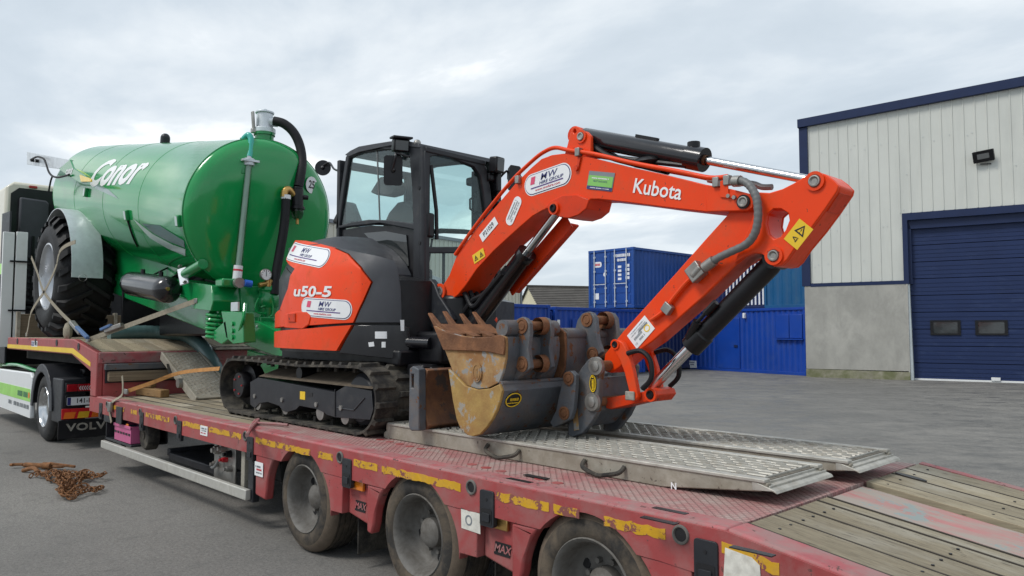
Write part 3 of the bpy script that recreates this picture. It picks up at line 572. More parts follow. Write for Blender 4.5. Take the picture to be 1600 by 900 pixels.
# lower mudguard panels between the wheels
def fender(xa,xb,zb0,zb1,step=None):
    m=MB(); m.prism([(xa,.65),(xb,.65),(xb,zb1),(xa,zb0)],'Y',YN+.03,YN+.085); return m.build('mudguard_panel','trailer_red',tr,.015)
def arcside(x,side,zlo):
    """outline of the arch flank on one side of a wheel, from zlo to the rail"""
    a1=math.degrees(math.asin((.652-.375)/ar)); 
    return [(x+side*ar*1.06*math.cos(R(a)),.375+ar*math.sin(R(a))) for a in [(-3+(a1+3)*i/6) for i in range(7)]]
def guard(poly,y0=YN+.004): m=MB(); m.prism(poly,'Y',y0,y0+.075); return m.build('mudguard_panel','trailer_red',tr,.014)
guard([(-6.085,.65)]+[(-6.085,.325),(-5.90,.305)]+[(p[0]-.12,p[1]) for p in arcside(XW[0],-1,.3)][1:])
for i in (0,1,2):
    a=arcside(XW[i],1,.4); xr=XW[i]+.80
    guard([(a[-1][0],.65)]+list(reversed(a))[1:]+[(a[0][0]+.01,.395),(XW[i]+.60,.40),(XW[i]+.60,.65)])
    if i<2:
        b=arcside(XW[i+1],-1,.4); guard([(XW[i]+.603,.648),(XW[i]+.603,.40),(XW[i+1]-.53,.35),(XW[i+1]-.53,.648)],YN+.055)
        guard([(XW[i+1]-.527,.648),(XW[i+1]-.527,.335),(XW[i+1]-.475,.325)]+[(p[0]-.005,p[1]) for p in b][1:],YN+.004)
        F=Frame((XW[i]+.76,YN+.055,.47),(1,0,0)); m=MB(); put(m,F,[(-.07,-.036),(.06,-.036),(.07,.036),(-.058,.036)],.004,0); puttext(m,F,'MAX',.062,.0,0,.006,1,shear=.25,bold=.02); m.build('max_label',['black_print','trailer_edge'],tr)
        m=MB(); m.box(XW[i]+.62,XW[i]+.82,YN+.03,YN+.054,.58,.645) ; m.build('reflector','amber_lens' if i==0 else 'brass',tr,.006)
    # mud flap behind the wheel
    m=MB(); x=XW[i]+.62; m.box(x,x+.012,YN+.12,YN+.62,.10,.52); m.box(x-.015,x+.03,YN+.12,YN+.62,.5,.56); m.build('mud_flap','rubber_dusty',tr,.003)
# wheels
def wheel_mesh():
    t=MB(); w=.30; P=[(.02,.245),(.0,.262),(-.004,.30),(.004,.345),(.03,.385),(.055,.400),(.075,.405)]
    for k in range(4): P+=[(.085+k*.045,.405),(.088+k*.045,.394),(.098+k*.045,.394),(.101+k*.045,.405)]
    P+=[(w-.03,.405),(w,.385),(w,.30),(w-.02,.245)]
    t.lathe(P,(0,0,0),(0,1,0),56)
    for i,f in enumerate(t.f):
        ring_=i//56
        if 3<=ring_<=5: t.m[i]=1
    tm=t.mesh('tyre',['tyre_trailer','tyre_dust'],50)
    r=MB(); r.lathe([(.045,.243),(.004,.258),(-.004,.252),(.002,.244),(.012,.236),(.03,.228),(.075,.222),(.13,.212),(.150,.196),(.155,.175),(.158,.10),(.158,.002)],(0,0,0),(0,1,0),48); rm=r.mesh('rim','rim_grey',40)
    h=MB(); h.lathe([(.16,.095),(.10,.092),(.085,.075),(.075,.045),(.07,.001)],(0,0,0),(0,1,0),20)
    for k in range(8):
        a=2*math.pi*k/8+.3; h.cyl((.125*math.cos(a),.16,.125*math.sin(a)),(.125*math.cos(a),.125,.125*math.sin(a)),.016,n=6)
    hm=h.mesh('hub','rim_grey',40)
    qs=[]
    for k in range(4):
        q=MB(); a=2*math.pi*k/4+.95; c=V(.168*math.cos(a),.1565,.168*math.sin(a)); q.lathe([(0,.030),(-.004,.026),(-.004,.001)],c,(0,1,0),14); qs.append(q.mesh('hand_hole','black_print',40))
    return tm,rm,hm,*qs
WM=wheel_mesh()
for i,x in enumerate(XW):
    e=link('wheel',WM[0],tr); e.location=(x,YN+.03,WR); e.rotation_euler=(0,.7*i,0)
    for nm,me in (('rim',WM[1]),('hub',WM[2]))+tuple(('hand_hole',q) for q in WM[3:]):
        o=bpy.data.objects.new(nm,me); COL.objects.link(o); o.parent=e
    e=link('wheel',WM[0],tr); e.location=(x,YF-.05,WR); e.rotation_euler=(0,0,math.pi)
    m=MB(); m.cyl((x,YN+.3,WR),(x,YF-.3,WR),.075,n=12); m.build('axle','under',tr)
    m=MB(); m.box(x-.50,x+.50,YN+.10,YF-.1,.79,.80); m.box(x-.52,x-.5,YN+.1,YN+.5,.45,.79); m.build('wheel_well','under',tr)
# chassis beams, cross members, underside
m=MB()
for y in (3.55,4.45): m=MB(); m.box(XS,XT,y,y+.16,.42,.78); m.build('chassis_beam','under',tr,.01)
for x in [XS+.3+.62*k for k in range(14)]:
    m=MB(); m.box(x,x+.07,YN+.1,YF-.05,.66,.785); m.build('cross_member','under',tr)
m=MB(); m.box(XS-.2,XT,YF-.09,YF,.6,.80); m.build('side_rail','trailer_red',tr)
# deck: long boards at the front, tread plate over the axles
PX=-6.55
yb=[YN+.165+k*.182 for k in range(13)]
for y0,y1 in zip(yb,yb[1:]):
    xs=[XS+.02,-8.9+random.uniform(-.5,.5),PX-.004]
    for a,b in zip(xs,xs[1:]):
        m=MB(); m.box(a+.003,b-.003,y0+.004,y1-.004,DZ-.05,DZ-.004+random.uniform(-.003,.002)); m.build('deck_board','wood_deck',tr,.004)
m=MB(); m.box(XS,XT,YN+.1,YF,DZ-.06,DZ-.052); m.build('deck_base','under',tr)
for y in yb[1:-1]: m=MB(); m.box(XS+.03,PX-.01,y-.0042,y+.0042,DZ-.05,DZ-.0015); m.build('dirt_joint','under',tr)
xs=[PX,-4.72,-3.2,XT-.004]
for a,b in zip(xs,xs[1:]):
    m=MB(); m.box(a+.003,b-.003,YN+.163,YF-.06,DZ-.04,DZ+.004); m.build('tread_plate','tread_plate',tr,.002,smooth=0)
# worn round spots on the plate (rivet rows)
for x0,y0,n in ((-4.93,3.33,5),(-3.62,3.13,3),(-3.0,3.1,2)):
    for k in range(n): mb=MB(); mb.prism(circ(x0+.145*k,y0-.012*k,.036,12,.03),'Z',DZ+.003,DZ+.007); mb.build('worn_spot','trailer_red',tr)
# sloping tail: boards on both sides of a painted steel strip
def tailpiece(nm,y0,y1,x0,x1,mt,zo=0,bev=.004):
    m=MB(); m.prism([(x0,dz(x0)-.05),(x1,dz(x1)-.05),(x1,dz(x1)+zo),(x0,dz(x0)+zo)],'Y',y0,y1); return m.build(nm,mt,tr,bev)
ys=[YN+.175,YN+.40,YN+.62,YN+.84,YN+.955]
for y0,y1 in zip(ys,ys[1:]): tailpiece('tail_board',y0+.006,y1-.006,XT+.012,.9,'wood_tail',.006+random.uniform(-.002,.003))
tailpiece('tail_strip',YN+.958,YN+1.41,XT+.012,.9,'tail_red',-.006)
tailpiece('tail_base',YN+.10,YF-.08,XT+.015,.89,'under',-.051,0)
tailpiece('tail_joint',YN+1.412,YN+1.445,XT+.012,.9,'under',-.03)
ys=[YN+1.448,YN+1.60,YN+1.82,YN+2.05,YF-.07]
for y0,y1 in zip(ys,ys[1:]): tailpiece('tail_board',y0+.006,y1-.006,XT+.012,.9,'wood_tail',.012+random.uniform(-.002,.003))
tailpiece('side_rail',YF-.066,YF,XT+.012,.9,'trailer_edge',.015)
m=MB(); p=(-1.588,4.713); m.slab([[(p[0]+a*.085,p[1]+b*.028) for a,b in circ(0,0,1,18)]],lambda q:(q[0],q[1],dz(q[0])+.019),lambda q:(q[0],q[1],dz(q[0])+.010)); m.build('slot_hole','black_print',tr)
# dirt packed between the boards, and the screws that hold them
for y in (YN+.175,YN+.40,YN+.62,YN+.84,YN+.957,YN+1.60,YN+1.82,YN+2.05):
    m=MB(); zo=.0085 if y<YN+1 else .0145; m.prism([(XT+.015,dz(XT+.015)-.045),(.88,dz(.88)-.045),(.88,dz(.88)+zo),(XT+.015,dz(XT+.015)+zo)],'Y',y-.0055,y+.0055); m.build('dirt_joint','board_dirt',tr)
mb=MB()
for y0,y1 in zip(ys,ys[1:]):
    for x in (-1.6,-1.1,-.6): mb.cyl((x,(y0+y1)/2,dz(x)),(x,(y0+y1)/2,dz(x)+.0165),.007,n=8)
for y in (YN+.24,YN+.34,YN+.46,YN+.56,YN+.68,YN+.78):
    for x in (-1.58,-1.05,-.5): mb.cyl((x,y,dz(x)),(x,y,dz(x)+.0105),.007,n=8)
o=mb.build('board_screws','black_print',tr); o['kind']='stuff'
# yellow reflective tape on the rail (peeling)
def tape(xa,xb,z0=None,h=.048):
    zt=DZ-.045 if z0 is None else z0
    n=max(2,int((xb-xa)/.03)); rnd=random.Random(int(xa*100))
    top=[(xa+(xb-xa)*i/n,(dz(xa+(xb-xa)*i/n)-DZ)+zt+rnd.uniform(-.007,.003)) for i in range(n+1)]; bo=[(x,z-h+rnd.uniform(-.002,.004)) for x,z in reversed(top)]
    m=MB(); m.prism(top+bo,'Y',YN-.0025,YN+.004); m.build('reflective_tape','tape_yellow',tr,smooth=0)
TP=[(-9.912,0.744),(-9.464,0.777),(-9.241,0.794),(-9.046,0.808),(-8.755,0.809),(-8.049,0.804),(-7.686,0.808),(-6.361,0.831),(-6.078,0.815),(-5.169,0.809),(-5.055,0.803),(-4.847,0.803),(-4.567,0.805),(-4.277,0.814),(-4.225,0.813),(-3.419,0.81),(-3.117,0.796),(-2.713,0.786),(-2.681,0.781),(-2.508,0.788),(-2.35,0.79),(-1.999,0.784),(-1.717,0.771),(-1.463,0.741)]
for i in range(0,len(TP),2): tape(TP[i][0],TP[i+1][0])
# rope rings and lashing pockets set into the rail
def ring(px):
    x,z=px; m=MB(); m.lathe([(-.002,.044),(-.010,.041),(-.011,.034),(-.004,.030),(.045,.028),(.05,.002)],(x,YN,z),(0,1,0),20); m.build('rope_ring','rim_grey',tr)
    m=MB(); m.lathe([(-.0028,.0305),(-.0032,.001)],(x,YN,z),(0,1,0),16); m.build('ring_hole','black_print',tr)
for p in [(-10.12,0.814),(-8.922,0.838),(-7.874,0.818),(-6.271,0.785),(-4.743,0.829),(-3.322,0.823),(-1.918,0.788)]: ring((p[0],DZ-.055))
def pocket(px,w=.115,h=.20):
    x=px; z=DZ-.052; e=MB(); e.prism(rrect(x-w/2,x+w/2,z-h,z,.015,3),'Y',YN-.010,YN+.02); o=e.build('lashing_pocket','charcoal',tr,.004)
    q=MB(); q.prism(rrect(x-w/2+.012,x+w/2-.012,z-h+.012,z-h*.5,.01,3),'Y',YN-.0125,YN); q.build('recess','black_print',o)
    q=MB(); q.prism(rrect(x-w/2+.026,x+w/2-.026,z-h+.03,z-h*.62,.008,3),'Y',YN-.020,YN-.008); q.build('latch','charcoal',o,.003)
    q=MB(); q.cyl((x,YN-.013,z-.05),(x,YN-.005,z-.05),.008,n=8); q.build('keyhole','black_print',o)
for p in [(-10.369,0.71),(-8.873,0.751),(-7.768,0.776),(-6.173,0.795),(-4.649,0.769),(-3.185,0.772),(-1.791,0.748)]: pocket(p[0])
# slots in the rail top
for px in ((-3.023,2.962),(-3.037,3.108),(-1.971,2.783),(-2.04,2.967),(-1.51,2.744)):
    m=MB(); x,y=px; m.prism([(x-.09,y-.018),(x+.09,y-.018),(x+.09,y+.018),(x-.09,y+.018)],'Z',dz(x)+.010,dz(x)+.0145); m.build('rail_slot','black_print',tr)
# paper labels
def label(c,w,h,lines=(),mt='paper',tilt=0):
    F=Frame((c[0],YN-.001,c[1]),(math.cos(tilt),0,math.sin(tilt))); m=MB(); put(m,F,rrect(-w/2,w/2,-h/2,h/2,.006,2),.003,0)
    for sz,dy,mi in lines: rowprint(m,F,-w*.38,w*.38,dy,sz,.005,mi,int(dy*999)+7)
    return m.build('label_plate',[mt,'grey_print','red_print'],tr)
label((-7.159,0.751),.17,.09,[(.014,.02,1),(.012,0,1),(.012,-.022,2)],'white_print')
label((-6.007,0.544),.15,.115,[(.016,.02,1),(.016,-.004,2),(.012,-.03,1)],'white_print')
m=MB(); c=(-3.327,0.599); F=Frame((c[0],YN+.003,c[1]),(1,0,0)); put(m,F,[(-.085,-.055),(.08,-.06),(.075,.058),(-.02,.05),(-.09,.06)],.003,0); m.slab([circ(0,0,.03,16),circ(0,0,.021,16)],lambda p:F(p[0]-.02,p[1],.005),lambda p:F(p[0]-.02,p[1],.003),1); m.build('label_plate',['paper','grey_print'],tr)
m=MB(); c=(-1.63,0.719); F=Frame((c[0],YN-.001,c[1]),(1,0,0)); put(m,F,[(-.08,-.07),(.09,-.07),(.085,.02),(.05,.045),(-.07,.06)],.003,0); m.build('label_plate',['paper'],tr)
# side guard rail with its posts
a,b=(-10.273,0.295),(-6.214,0.352)
m=MB(); m.box(a[0],b[0],YN-.02,YN+.03,.255,.345); m.build('side_guard','guard_bar',tr,.008)
for x in (a[0]+.55,b[0]-.02):
    m=MB(); m.box(x-.05,x+.05,YN+.032,YN+.09,.235,.66); m.build('guard_post','charcoal',tr,.006)
m=MB(); m.box(b[0]-.25,b[0]-.18,YN+.05,YN+.10,.25,.66); m.build('guard_post','alu_dirty',tr,.006)
# equipment under the deck: tray, leg housing, valve panel
x=a[0]; m=MB(); m.box(x+.05,x+1.0,YN+.02,YN+.42,.36,.385); m.box(x+.05,x+.07,YN+.02,YN+.42,.385,.6); m.box(x+.05,x+1.0,YN+.40,YN+.42,.385,.6); m.box(x+.04,x+.3,YN-.005,YN+.04,.58,.655); m.build('tool_tray','charcoal',tr,.004)
m=MB(); p=(-9.481,0.57); m.box(p[0]-.04,p[0]+.04,YN+.03,YN+.05,p[1]-.03,p[1]+.04); m.build('side_marker','amber_lens',tr,.01)
pc=(-9.186,0.481); m=MB(); m.lathe([(0,.0),(0,.15),(.03,.17),(.12,.17),(.12,.0)],(pc[0]+.02,YN+.12,.50),(0,1,0),24); m.lathe([(-.01,.0),(-.01,.04),(0,.04)],(pc[0]+.02,YN+.12,.50),(0,1,0),12); m.build('spare_brake_drum','rubber_dusty',tr)
m=MB(); m.box(-8.75,-7.5,YN+.25,YN+.75,.26,.34); m.box(-8.8,-8.72,YN+.25,YN+.75,.30,.38); m.build('support_leg','charcoal',tr,.01)
vp=(-6.937,0.516); m=MB(); m.box(vp[0]-.27,vp[0]+.2,YN+.12,YN+.135,.30,.66); o=m.build('valve_panel','steel',tr,.004)
for dx,dzz,r,mt in ((-.16,.10,.045,'steel'),(-.02,.13,.04,'steel'),(.02,.03,.028,'red_lens'),(.10,.09,.035,'black'),(.12,-.04,.03,'steel'),(-.18,-.03,.03,'steel')):
    m=MB(); c=V(vp[0]+dx,YN+.12,.47+dzz); m.cyl(c,c-V(0,.05,0),r,r*.8,12); m.cyl(c-V(0,.05,0),c-V(0,.075,0),r*.5,n=8); m.build('air_valve',mt,o)
m=MB(); m.tube([(vp[0]-.22,YN+.08,.40),(vp[0]-.1,YN+.06,.43),(vp[0]-.04,YN+.08,.52)],.014,8,smooth=4); m.build('air_pipe','hose_grey',o)
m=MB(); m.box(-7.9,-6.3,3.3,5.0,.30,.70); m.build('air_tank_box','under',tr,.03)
# ---------------- gooseneck ----------------
GX,GZ,SZ=-16.0,1.575,1.41
top=[(GX,GZ),(-11.72,GZ),(XS-.0,SZ)]
side=[(GX,GZ),(-11.72,GZ),(XS,SZ),(XS,.846),(XS-.25,.846),(XS-.25,1.16),(-11.80,1.36),(GX,1.37)]
m=MB(); m.prism(side,'Y',YN,YN+.08); m.build('gooseneck_side','trailer_red',tr,.015)
m=MB(); m.prism([(GX,GZ-.12),(-11.73,GZ-.125),(XS-.26,1.28),(XS-.26,1.225),(-11.77,GZ-.195),(GX,GZ-.185)],'Y',YN-.003,YN+.004); m.build('reflective_band','yellow',tr)
m=MB(); m.prism([(GX,GZ-.08),(-11.72,GZ-.08),(XS-.01,SZ-.08),(XS-.01,SZ-.22),(-11.8,1.2),(GX,1.2)],'Y',YN+.3,YF-.3); m.build('gooseneck_core','under',tr)
m=MB(); m.box(XS-.1,XS,YN+.081,YF,.80,SZ-.001); m.build('step_face','trailer_red',tr,.01)
m=MB(); m.box(XS-.09,XS+.012,YN+.02,YF-.02,SZ-.14,SZ+.004); m.build('step_lip','trailer_edge',tr,.012)
k=0; y=YN+.085
while y<YF-.1:
    for (xa,za),(xb,zb) in (((GX,GZ),(-11.72,GZ)),((-11.72,GZ),(XS-.095,SZ+.012))):
        m=MB(); m.prism([(xa+.003,za-.05),(xb-.003,zb-.05),(xb-.003,zb+.002),(xa+.003,za+.002)],'Y',y+.004,min(y+.2,YF)-.004); m.build('deck_board','wood_deck',tr,.004)
    y+=.2
# framed timber stowed across the step
m=MB(); m.box(XS+.001,XS+.02,YN+.10,YN+1.32,1.02,1.27); m.build('beam_recess','charcoal',tr,.004)
m=MB(); m.box(XS+.022,XS+.09,YN+.12,YN+1.30,1.04,1.17); m.build('stowed_timber','wood_beam',tr,.012)
m=MB(); m.box(XS+.022,XS+.10,YN+.08,YN+1.3,1.19,1.265); m.build('beam_bracket','bucket_grey',tr,.006)
# headboard at the front of the gooseneck
m=MB(); m.box(-15.95,-15.88,YN+.15,YF,GZ,GZ+.42); m.build('headboard','wood_beam',tr,.01)
m=MB(); 
for y in (YN+.10,YN+.9,YN+1.7): m.box(-15.97,-15.86,y,y+.06,GZ-.1,GZ+.46)
m.build('headboard_frame','alu_dirty',tr,.006)
F=Frame((GX+.9,YN-.001,1.50),(1,0,0)); m=MB(); c=(-13.976,1.486); put(m,F,[(-.2,-.045),(.2,-.045),(.2,.045),(-.2,.045)],.003,0); put(m,F,[(-.19,-.035),(-.02,-.035),(-.02,.035),(-.19,.035)],.004,1); put(m,F,[(.02,-.03),(.18,-.03),(.18,.03),(.02,.03)],.004,2); puttext(m,F,'MAX',.06,-.1,0,.006,0); o=m.build('label_plate',['white_print','navy_print','grey_print'],tr); o.location=(c[0]-(GX+.9),0,c[1]-1.5)
for x in (-15.2,-13.9,-12.6,-11.45): 
    m=MB(); zz=(GZ if x<-11.72 else GZ-.04)-.06; m.lathe([(-.008,.03),(-.008,.05),(.01,.05)],(x,YN,zz),(0,1,0),14); m.lathe([(-.006,.03),(-.005,.001)],(x,YN,zz),(0,1,0),14); m.build('rope_ring','charcoal',tr)
# ================= aluminium loading ramps lying on the deck =================
rnd_=random.Random(3)
RG='aluminium loading ramps on the trailer deck'
def ramp_(y0,y1,xa,xb,zb,label):
    t=thing('loading_ramp',((xa+xb)/2,(y0+y1)/2,zb),label,'ramp',RG); H=.105
    prof=[(xa,zb+.0),(xb-.62,zb),(xb-.06,zb+.06),(xb-.02,zb+.085),(xb-.02,zb+H),(xa,zb+H)]
    for a,b in ((y0,y0+.04),(y1-.04,y1)):
        m=MB(); m.prism(prof,'Y',a,b); m.build('side_beam','alu_dirty',t,.006)
    m=MB(); m.box(xa,xb-.03,y0-.008,y0+.05,zb+H-.002,zb+H+.016); m.box(xa,xb-.03,y1-.05,y1+.008,zb+H-.002,zb+H+.016); m.build('edge_profile','alu_tooth',t,.004)
    m=MB(); n=4; pw=(y1-y0-.1)/n
    for i in range(n):
        yy=y0+.05+i*pw; m.box(xa+.01,xb-.05,yy+.005,yy+pw-.005,zb+H-.03,zb+H+.002)
    m.build('deck_planks','alu_plank',t)
    m=MB(); step=.088; N=int((xb-xa-.14)/step)
    for i in range(n):
        yy=y0+.05+(i+.5)*pw
        for s in (-1,1):
            y=yy+s*pw*.25; m.add([(xa+.02,y-.010,zb+H+.002),(xb-.1,y-.010,zb+H+.002),(xb-.1,y-.006,zb+H+.008),(xa+.02,y-.006,zb+H+.008),(xa+.02,y+.006,zb+H+.008),(xb-.1,y+.006,zb+H+.008),(xb-.1,y+.010,zb+H+.002),(xa+.02,y+.010,zb+H+.002)],[(0,1,2,3),(3,2,5,4),(4,5,6,7)])
            for j in range(N):
                x=xa+.04+step*j+step*((i*2+(s>0))*.37%1)+rnd_.uniform(-.003,.003); h=.020+rnd_.uniform(-.005,.002); y=yy+s*pw*.25
                m.add([(x,y-.005,zb+H+.006),(x+.062,y-.005,zb+H+.006),(x+.062,y+.005,zb+H+.006),(x,y+.005,zb+H+.006),(x+.006,y-.004,zb+H+h),(x+.056,y-.004,zb+H+h),(x+.056,y+.004,zb+H+h),(x+.006,y+.004,zb+H+h)],[(4,5,6,7),(0,1,5,4),(1,2,6,5),(2,3,7,6),(3,0,4,7)])
    o=m.build('grip_teeth','alu_tooth',t,smooth=0,recalc=False); o['kind']='stuff'
    m=MB(); m.prism([(xb-.10,zb+H+.005),(xb+.02,zb+H-.03),(xb+.03,zb+H-.045),(xb-.0,zb+.07),(xb-.10,zb+.062)],'Y',y0-.004,y1+.004)
    for k in range(3): f=k/3; x=xb-.085+.035*k; m.box(x,x+.008,y0,y1,zb+H-.005-.012*k,zb+H+.012-.0115*k)
    m.build('end_lip','alu_tooth',t,.008)
    m=MB(); m.box(xa-.012,xa+.03,y0-.006,y1+.006,zb-.012,zb+H+.018); m.cyl((xa-.01,y0-.01,zb+.025),(xa-.01,y1+.01,zb+.025),.03,n=10); m.build('hook_end','alu_dirty',t,.008)
    return t
r1=ramp_(3.41,4.03,-4.95,-1.77,DZ+.006,'nearer aluminium ramp with rope handles, lying under the buckets')
r2=ramp_(4.20,4.80,-4.95,-1.70,DZ+.012,'farther aluminium ramp, on the yard side of the deck')
for pa,pb in (((-3.774,0.948),(-3.476,0.927)),((-2.93,0.918),(-2.64,0.897))):
    m=MB(); c=(pa[0]+pb[0])/2; m.tube([(pa[0],3.405,DZ+.085),(pa[0]+.012,3.37,DZ+.05),(c-.03,3.36,DZ+.022),(c+.03,3.36,DZ+.025),(pb[0]-.015,3.37,DZ+.05),(pb[0],3.405,DZ+.082)],.013,8,smooth=5); m.build('rope_handle','rubber_dusty',r1)
m=MB(); c=(-2.319,0.865); F=Frame((c[0],3.41,c[1]),(1,0,0)); puttext(m,F,'N',.05,0,0,.002,0,bold=.02); m.build('chalk_mark','white_print',r1)


# ================= excavator =================
ex=thing('mini_excavator',(-6.35,4.25,DZ),'orange rubber tracked excavator with glazed cab, folded boom resting on the trailer','excavator')
# ---- undercarriage ----
def track(y0,y1,face):
    """rubber track between y0 and y1; face = y of the outer side"""
    xa,xb=-7.83,-4.90; zb,zt=DZ+.008,DZ+.575; r=(zt-zb)/2; path=[]
    def arc(cx,cz,rx,rz,a0,a1,n): return [(cx+rx*math.cos(R(a0+(a1-a0)*i/n)),cz+rz*math.sin(R(a0+(a1-a0)*i/n))) for i in range(n+1)]
    cz=(zb+zt)/2
    path=arc(xb-.31,cz-.0,.31,r,-90,90,14)+[(xb-.75,zt-.005),(xb-1.2,zt-.02),(xb-1.7,zt-.012),(xb-2.2,zt-.0)]+arc(xa+.33,cz+.02,.33,r-.02,90,180,9)+arc(xa+.33,cz,.33,r,185,270,9)+[(xa+.33+.36*k,zb) for k in range(1,6)]
    P=[V(x,0,z) for x,z in path]; 
    # resample evenly
    D=[0]
    for a,b in zip(P,P[1:]+P[:1]): D.append(D[-1]+(b-a).length)
    Lt=D[-1]; N=88; Q=[]
    for i in range(N):
        s=Lt*i/N; j=max(k for k in range(len(P)) if D[k]<=s+1e-9); f=(s-D[j])/(D[j+1]-D[j]); Q.append(P[j].lerp(P[(j+1)%len(P)],f))
    nr=[]
    for i in range(N):
        t=(Q[(i+1)%N]-Q[i-1]).normalized(); nr.append(V(t.z,0,-t.x))
    th=.032; vs=[]; fs=[]
    for i in range(N):
        q,n=Q[i],nr[i]; vs+=[V(q.x,y0,q.z)-n*.012,V(q.x,y1,q.z)-n*.012,V(q.x,y1,q.z)-n*th,V(q.x,y0,q.z)-n*th]
    for i in range(N):
        j=(i+1)%N
        for k in range(4): l=(k+1)%4; fs.append((i*4+k,i*4+l,j*4+l,j*4+k))
    m=MB(); m.add(vs,fs)
    # lugs outside (staggered halves) and guide teeth inside
    for i in range(0,N,2):
        q,n=Q[i],nr[i]; t=V(-n.z,0,n.x)
        for ya,yb,off in ((y0,y0+.19,0),(y1-.19,y1,1)):
            q2=Q[(i+off)%N]; n2=nr[(i+off)%N]; t2=V(-n2.z,0,n2.x); ym=(ya+yb)/2
            b0=[q2-n2*.014+t2*a+V(0,b,0) for a in(-.026,.026) for b in(ya-.0,yb)]; b1=[q2+n2*.014+t2*a+V(0,b,0) for a in(-.018,.018) for b in(ya+.012,yb-.008)]
            m.add(b0+b1,[(4,6,7,5),(0,1,5,4),(2,6,7,3),(0,4,6,2),(1,3,7,5)])
        if i%4==0:
            for yy in ((y0+y1)/2-.05,(y0+y1)/2+.05): m.obox(q-n*(th+.022)+V(0,yy,0),t*.02,V(0,.012,0),n*.024)
    return m.build('rubber_track','rubber_dusty',ex,smooth=30,recalc=True)
for (y0,y1,s) in ((3.28,3.68,-1),(4.82,5.22,1)):
    track(y0,y1,y0)
    yo=y0+.03 if s<0 else y1-.03; yi=y0+.33 if s<0 else y1-.33
    fr=MB(); out_=[(-7.157,1.184),(-6.992,1.235),(-5.573,1.176),(-5.405,1.237),(-5.031,1.217),(-5.002,1.076),(-5.045,0.993),(-5.558,0.971),(-5.702,0.981),(-5.733,0.995),(-5.862,1.017),(-6.165,1.023),(-6.233,0.985),(-6.399,0.949),(-6.473,0.955),(-6.549,0.996),(-6.781,1.016),(-6.954,0.992),(-7.048,0.937),(-7.147,0.967)]
    fr.prism(out_,'Y',yo,yi); f=fr.build('track_frame','charcoal',ex,.012)
    q=MB(); top_=[(-6.992,1.248),(-5.573,1.186),(-5.031,1.227)]; q.add([(top_[0][0],yo+.005,top_[0][1]),(top_[2][0],yo+.005,top_[2][1]+.005),(top_[2][0],yi,top_[2][1]+.09),(top_[0][0],yi,top_[0][1]+.10)],[(0,1,2,3)]); q.build('mud_shelf','track_dust',f,smooth=0)
    for px in ((401,640),(444,649),(498,655),(537,661)):
        c=on_=[(-7.006,0.921),(-6.447,0.922),(-5.827,0.922),(-5.427,0.925)][[401,444,498,537].index(px[0])]; zc=DZ+.155
        q=MB(); q.cyl((c[0],yo+.01,zc-.015),(c[0],yi,zc-.015),.062,n=16); q.build('track_roller','steel',ex)
        q=MB(); q.cyl((c[0]-.04,yo-.012,zc+.055),(c[0]-.04,yo+.02,zc+.055),.022,n=10); q.build('roller_bolt','steel',ex)
    c=(-7.52,1.107); q=MB(); q.lathe([(0,.0),(0,.125),(.02,.135),(.09,.135),(.1,.20)]+[(.2,.205),(.2,0)],(c[0],yo+.04 if s<0 else yo-.24,DZ+.29),(0,1,0),28); sp=q.build('sprocket','black',ex)
    for k in range(5):
        a=2*math.pi*k/5; q=MB(); q.cyl((c[0]+.09*math.cos(a),yo+.03,DZ+.29+.09*math.sin(a)),(c[0]+.09*math.cos(a),yo+.05,DZ+.29+.09*math.sin(a)),.010,n=6); q.build('bolt','red_lens',sp)
    q=MB(); q.lathe([(0,.0),(0,.18),(.03,.21),(.2,.21),(.23,.18),(.23,0)],(-5.27,yo+.05 if s<0 else yo-.28,DZ+.29),(0,1,0),28); q.build('idler','charcoal',ex)
    c=(-6.295,1.303); q=MB(); q.cyl((c[0],yo+.06,c[1]),(c[0],yi,c[1]),.055,n=14); q.build('top_roller','black',ex)
    if s<0:
        q=MB(); c=(-6.11,1.117); q.box(c[0]-.045,c[0]+.045,yo-.003,yo,c[1]-.035,c[1]+.035); q.build('warning_label','yellow',f)
        q=MB(); c=(-5.986,1.13); q.box(c[0]-.04,c[0]+.05,yo-.003,yo,c[1]-.012,c[1]+.02); q.build('grease_slot','black_print',f)
        q=MB(); 
        ln=[(-5.563,1.203),(-5.558,0.977)]; q.bar((ln[0][0],yo-.001,ln[0][1]),(ln[1][0],yo-.001,ln[1][1]),.008,.012,(0,1,0)); q.build('frame_joint','black_print',f)
        q=MB(); ln=[(-5.529,1.052),(-5.276,1.05),(-5.12,1.157)]; q.tube([(a,yo-.001,b) for a,b in ln],.007,6); q.build('frame_rib','charcoal',f)
m=MB(); m.box(-7.3,-5.3,3.66,4.84,DZ+.2,DZ+.52); m.build('undercarriage','black',ex,.03)
m=MB(); m.lathe([(0,.46),(.16,.46),(.16,.2)],(-6.35,4.25,DZ+.50),(0,0,1),36); m.build('slew_ring','black',ex)
# ---- dozer blade ----
bl=MB(); X0=-4.45
prof=[(.03,0),(.075,.03),(.03,.12),(.008,.23),(.02,.34),(.06,.43),(-.03,.44),(-.06,.30),(-.07,.1),(-.04,0)]
bl.prism([(X0+a,DZ+.125+b) for a,b in prof],'Y',3.37,5.15); b_=bl.build('dozer_blade','blade_rust',ex,.008)
q=MB(); q.prism([(X0+a,DZ+.125+b) for a,b in [(.05,0),(.04,.44),(-.03,.46),(-.07,.44),(-.075,.02),(-.05,-.01)]],'Y',3.30,3.368,holes=[[(X0-.05,DZ+.125+.30),(X0-.015,DZ+.125+.30),(X0-.015,DZ+.125+.40),(X0-.05,DZ+.125+.40)]]); q.build('blade_end_plate','bucket_grey',b_,.008)
for y in (3.8,4.7): q=MB(); q.bar((X0-.05,y,DZ+.30),(-5.4,y,DZ+.34),.12,.14); q.build('blade_arm','black',ex,.015)
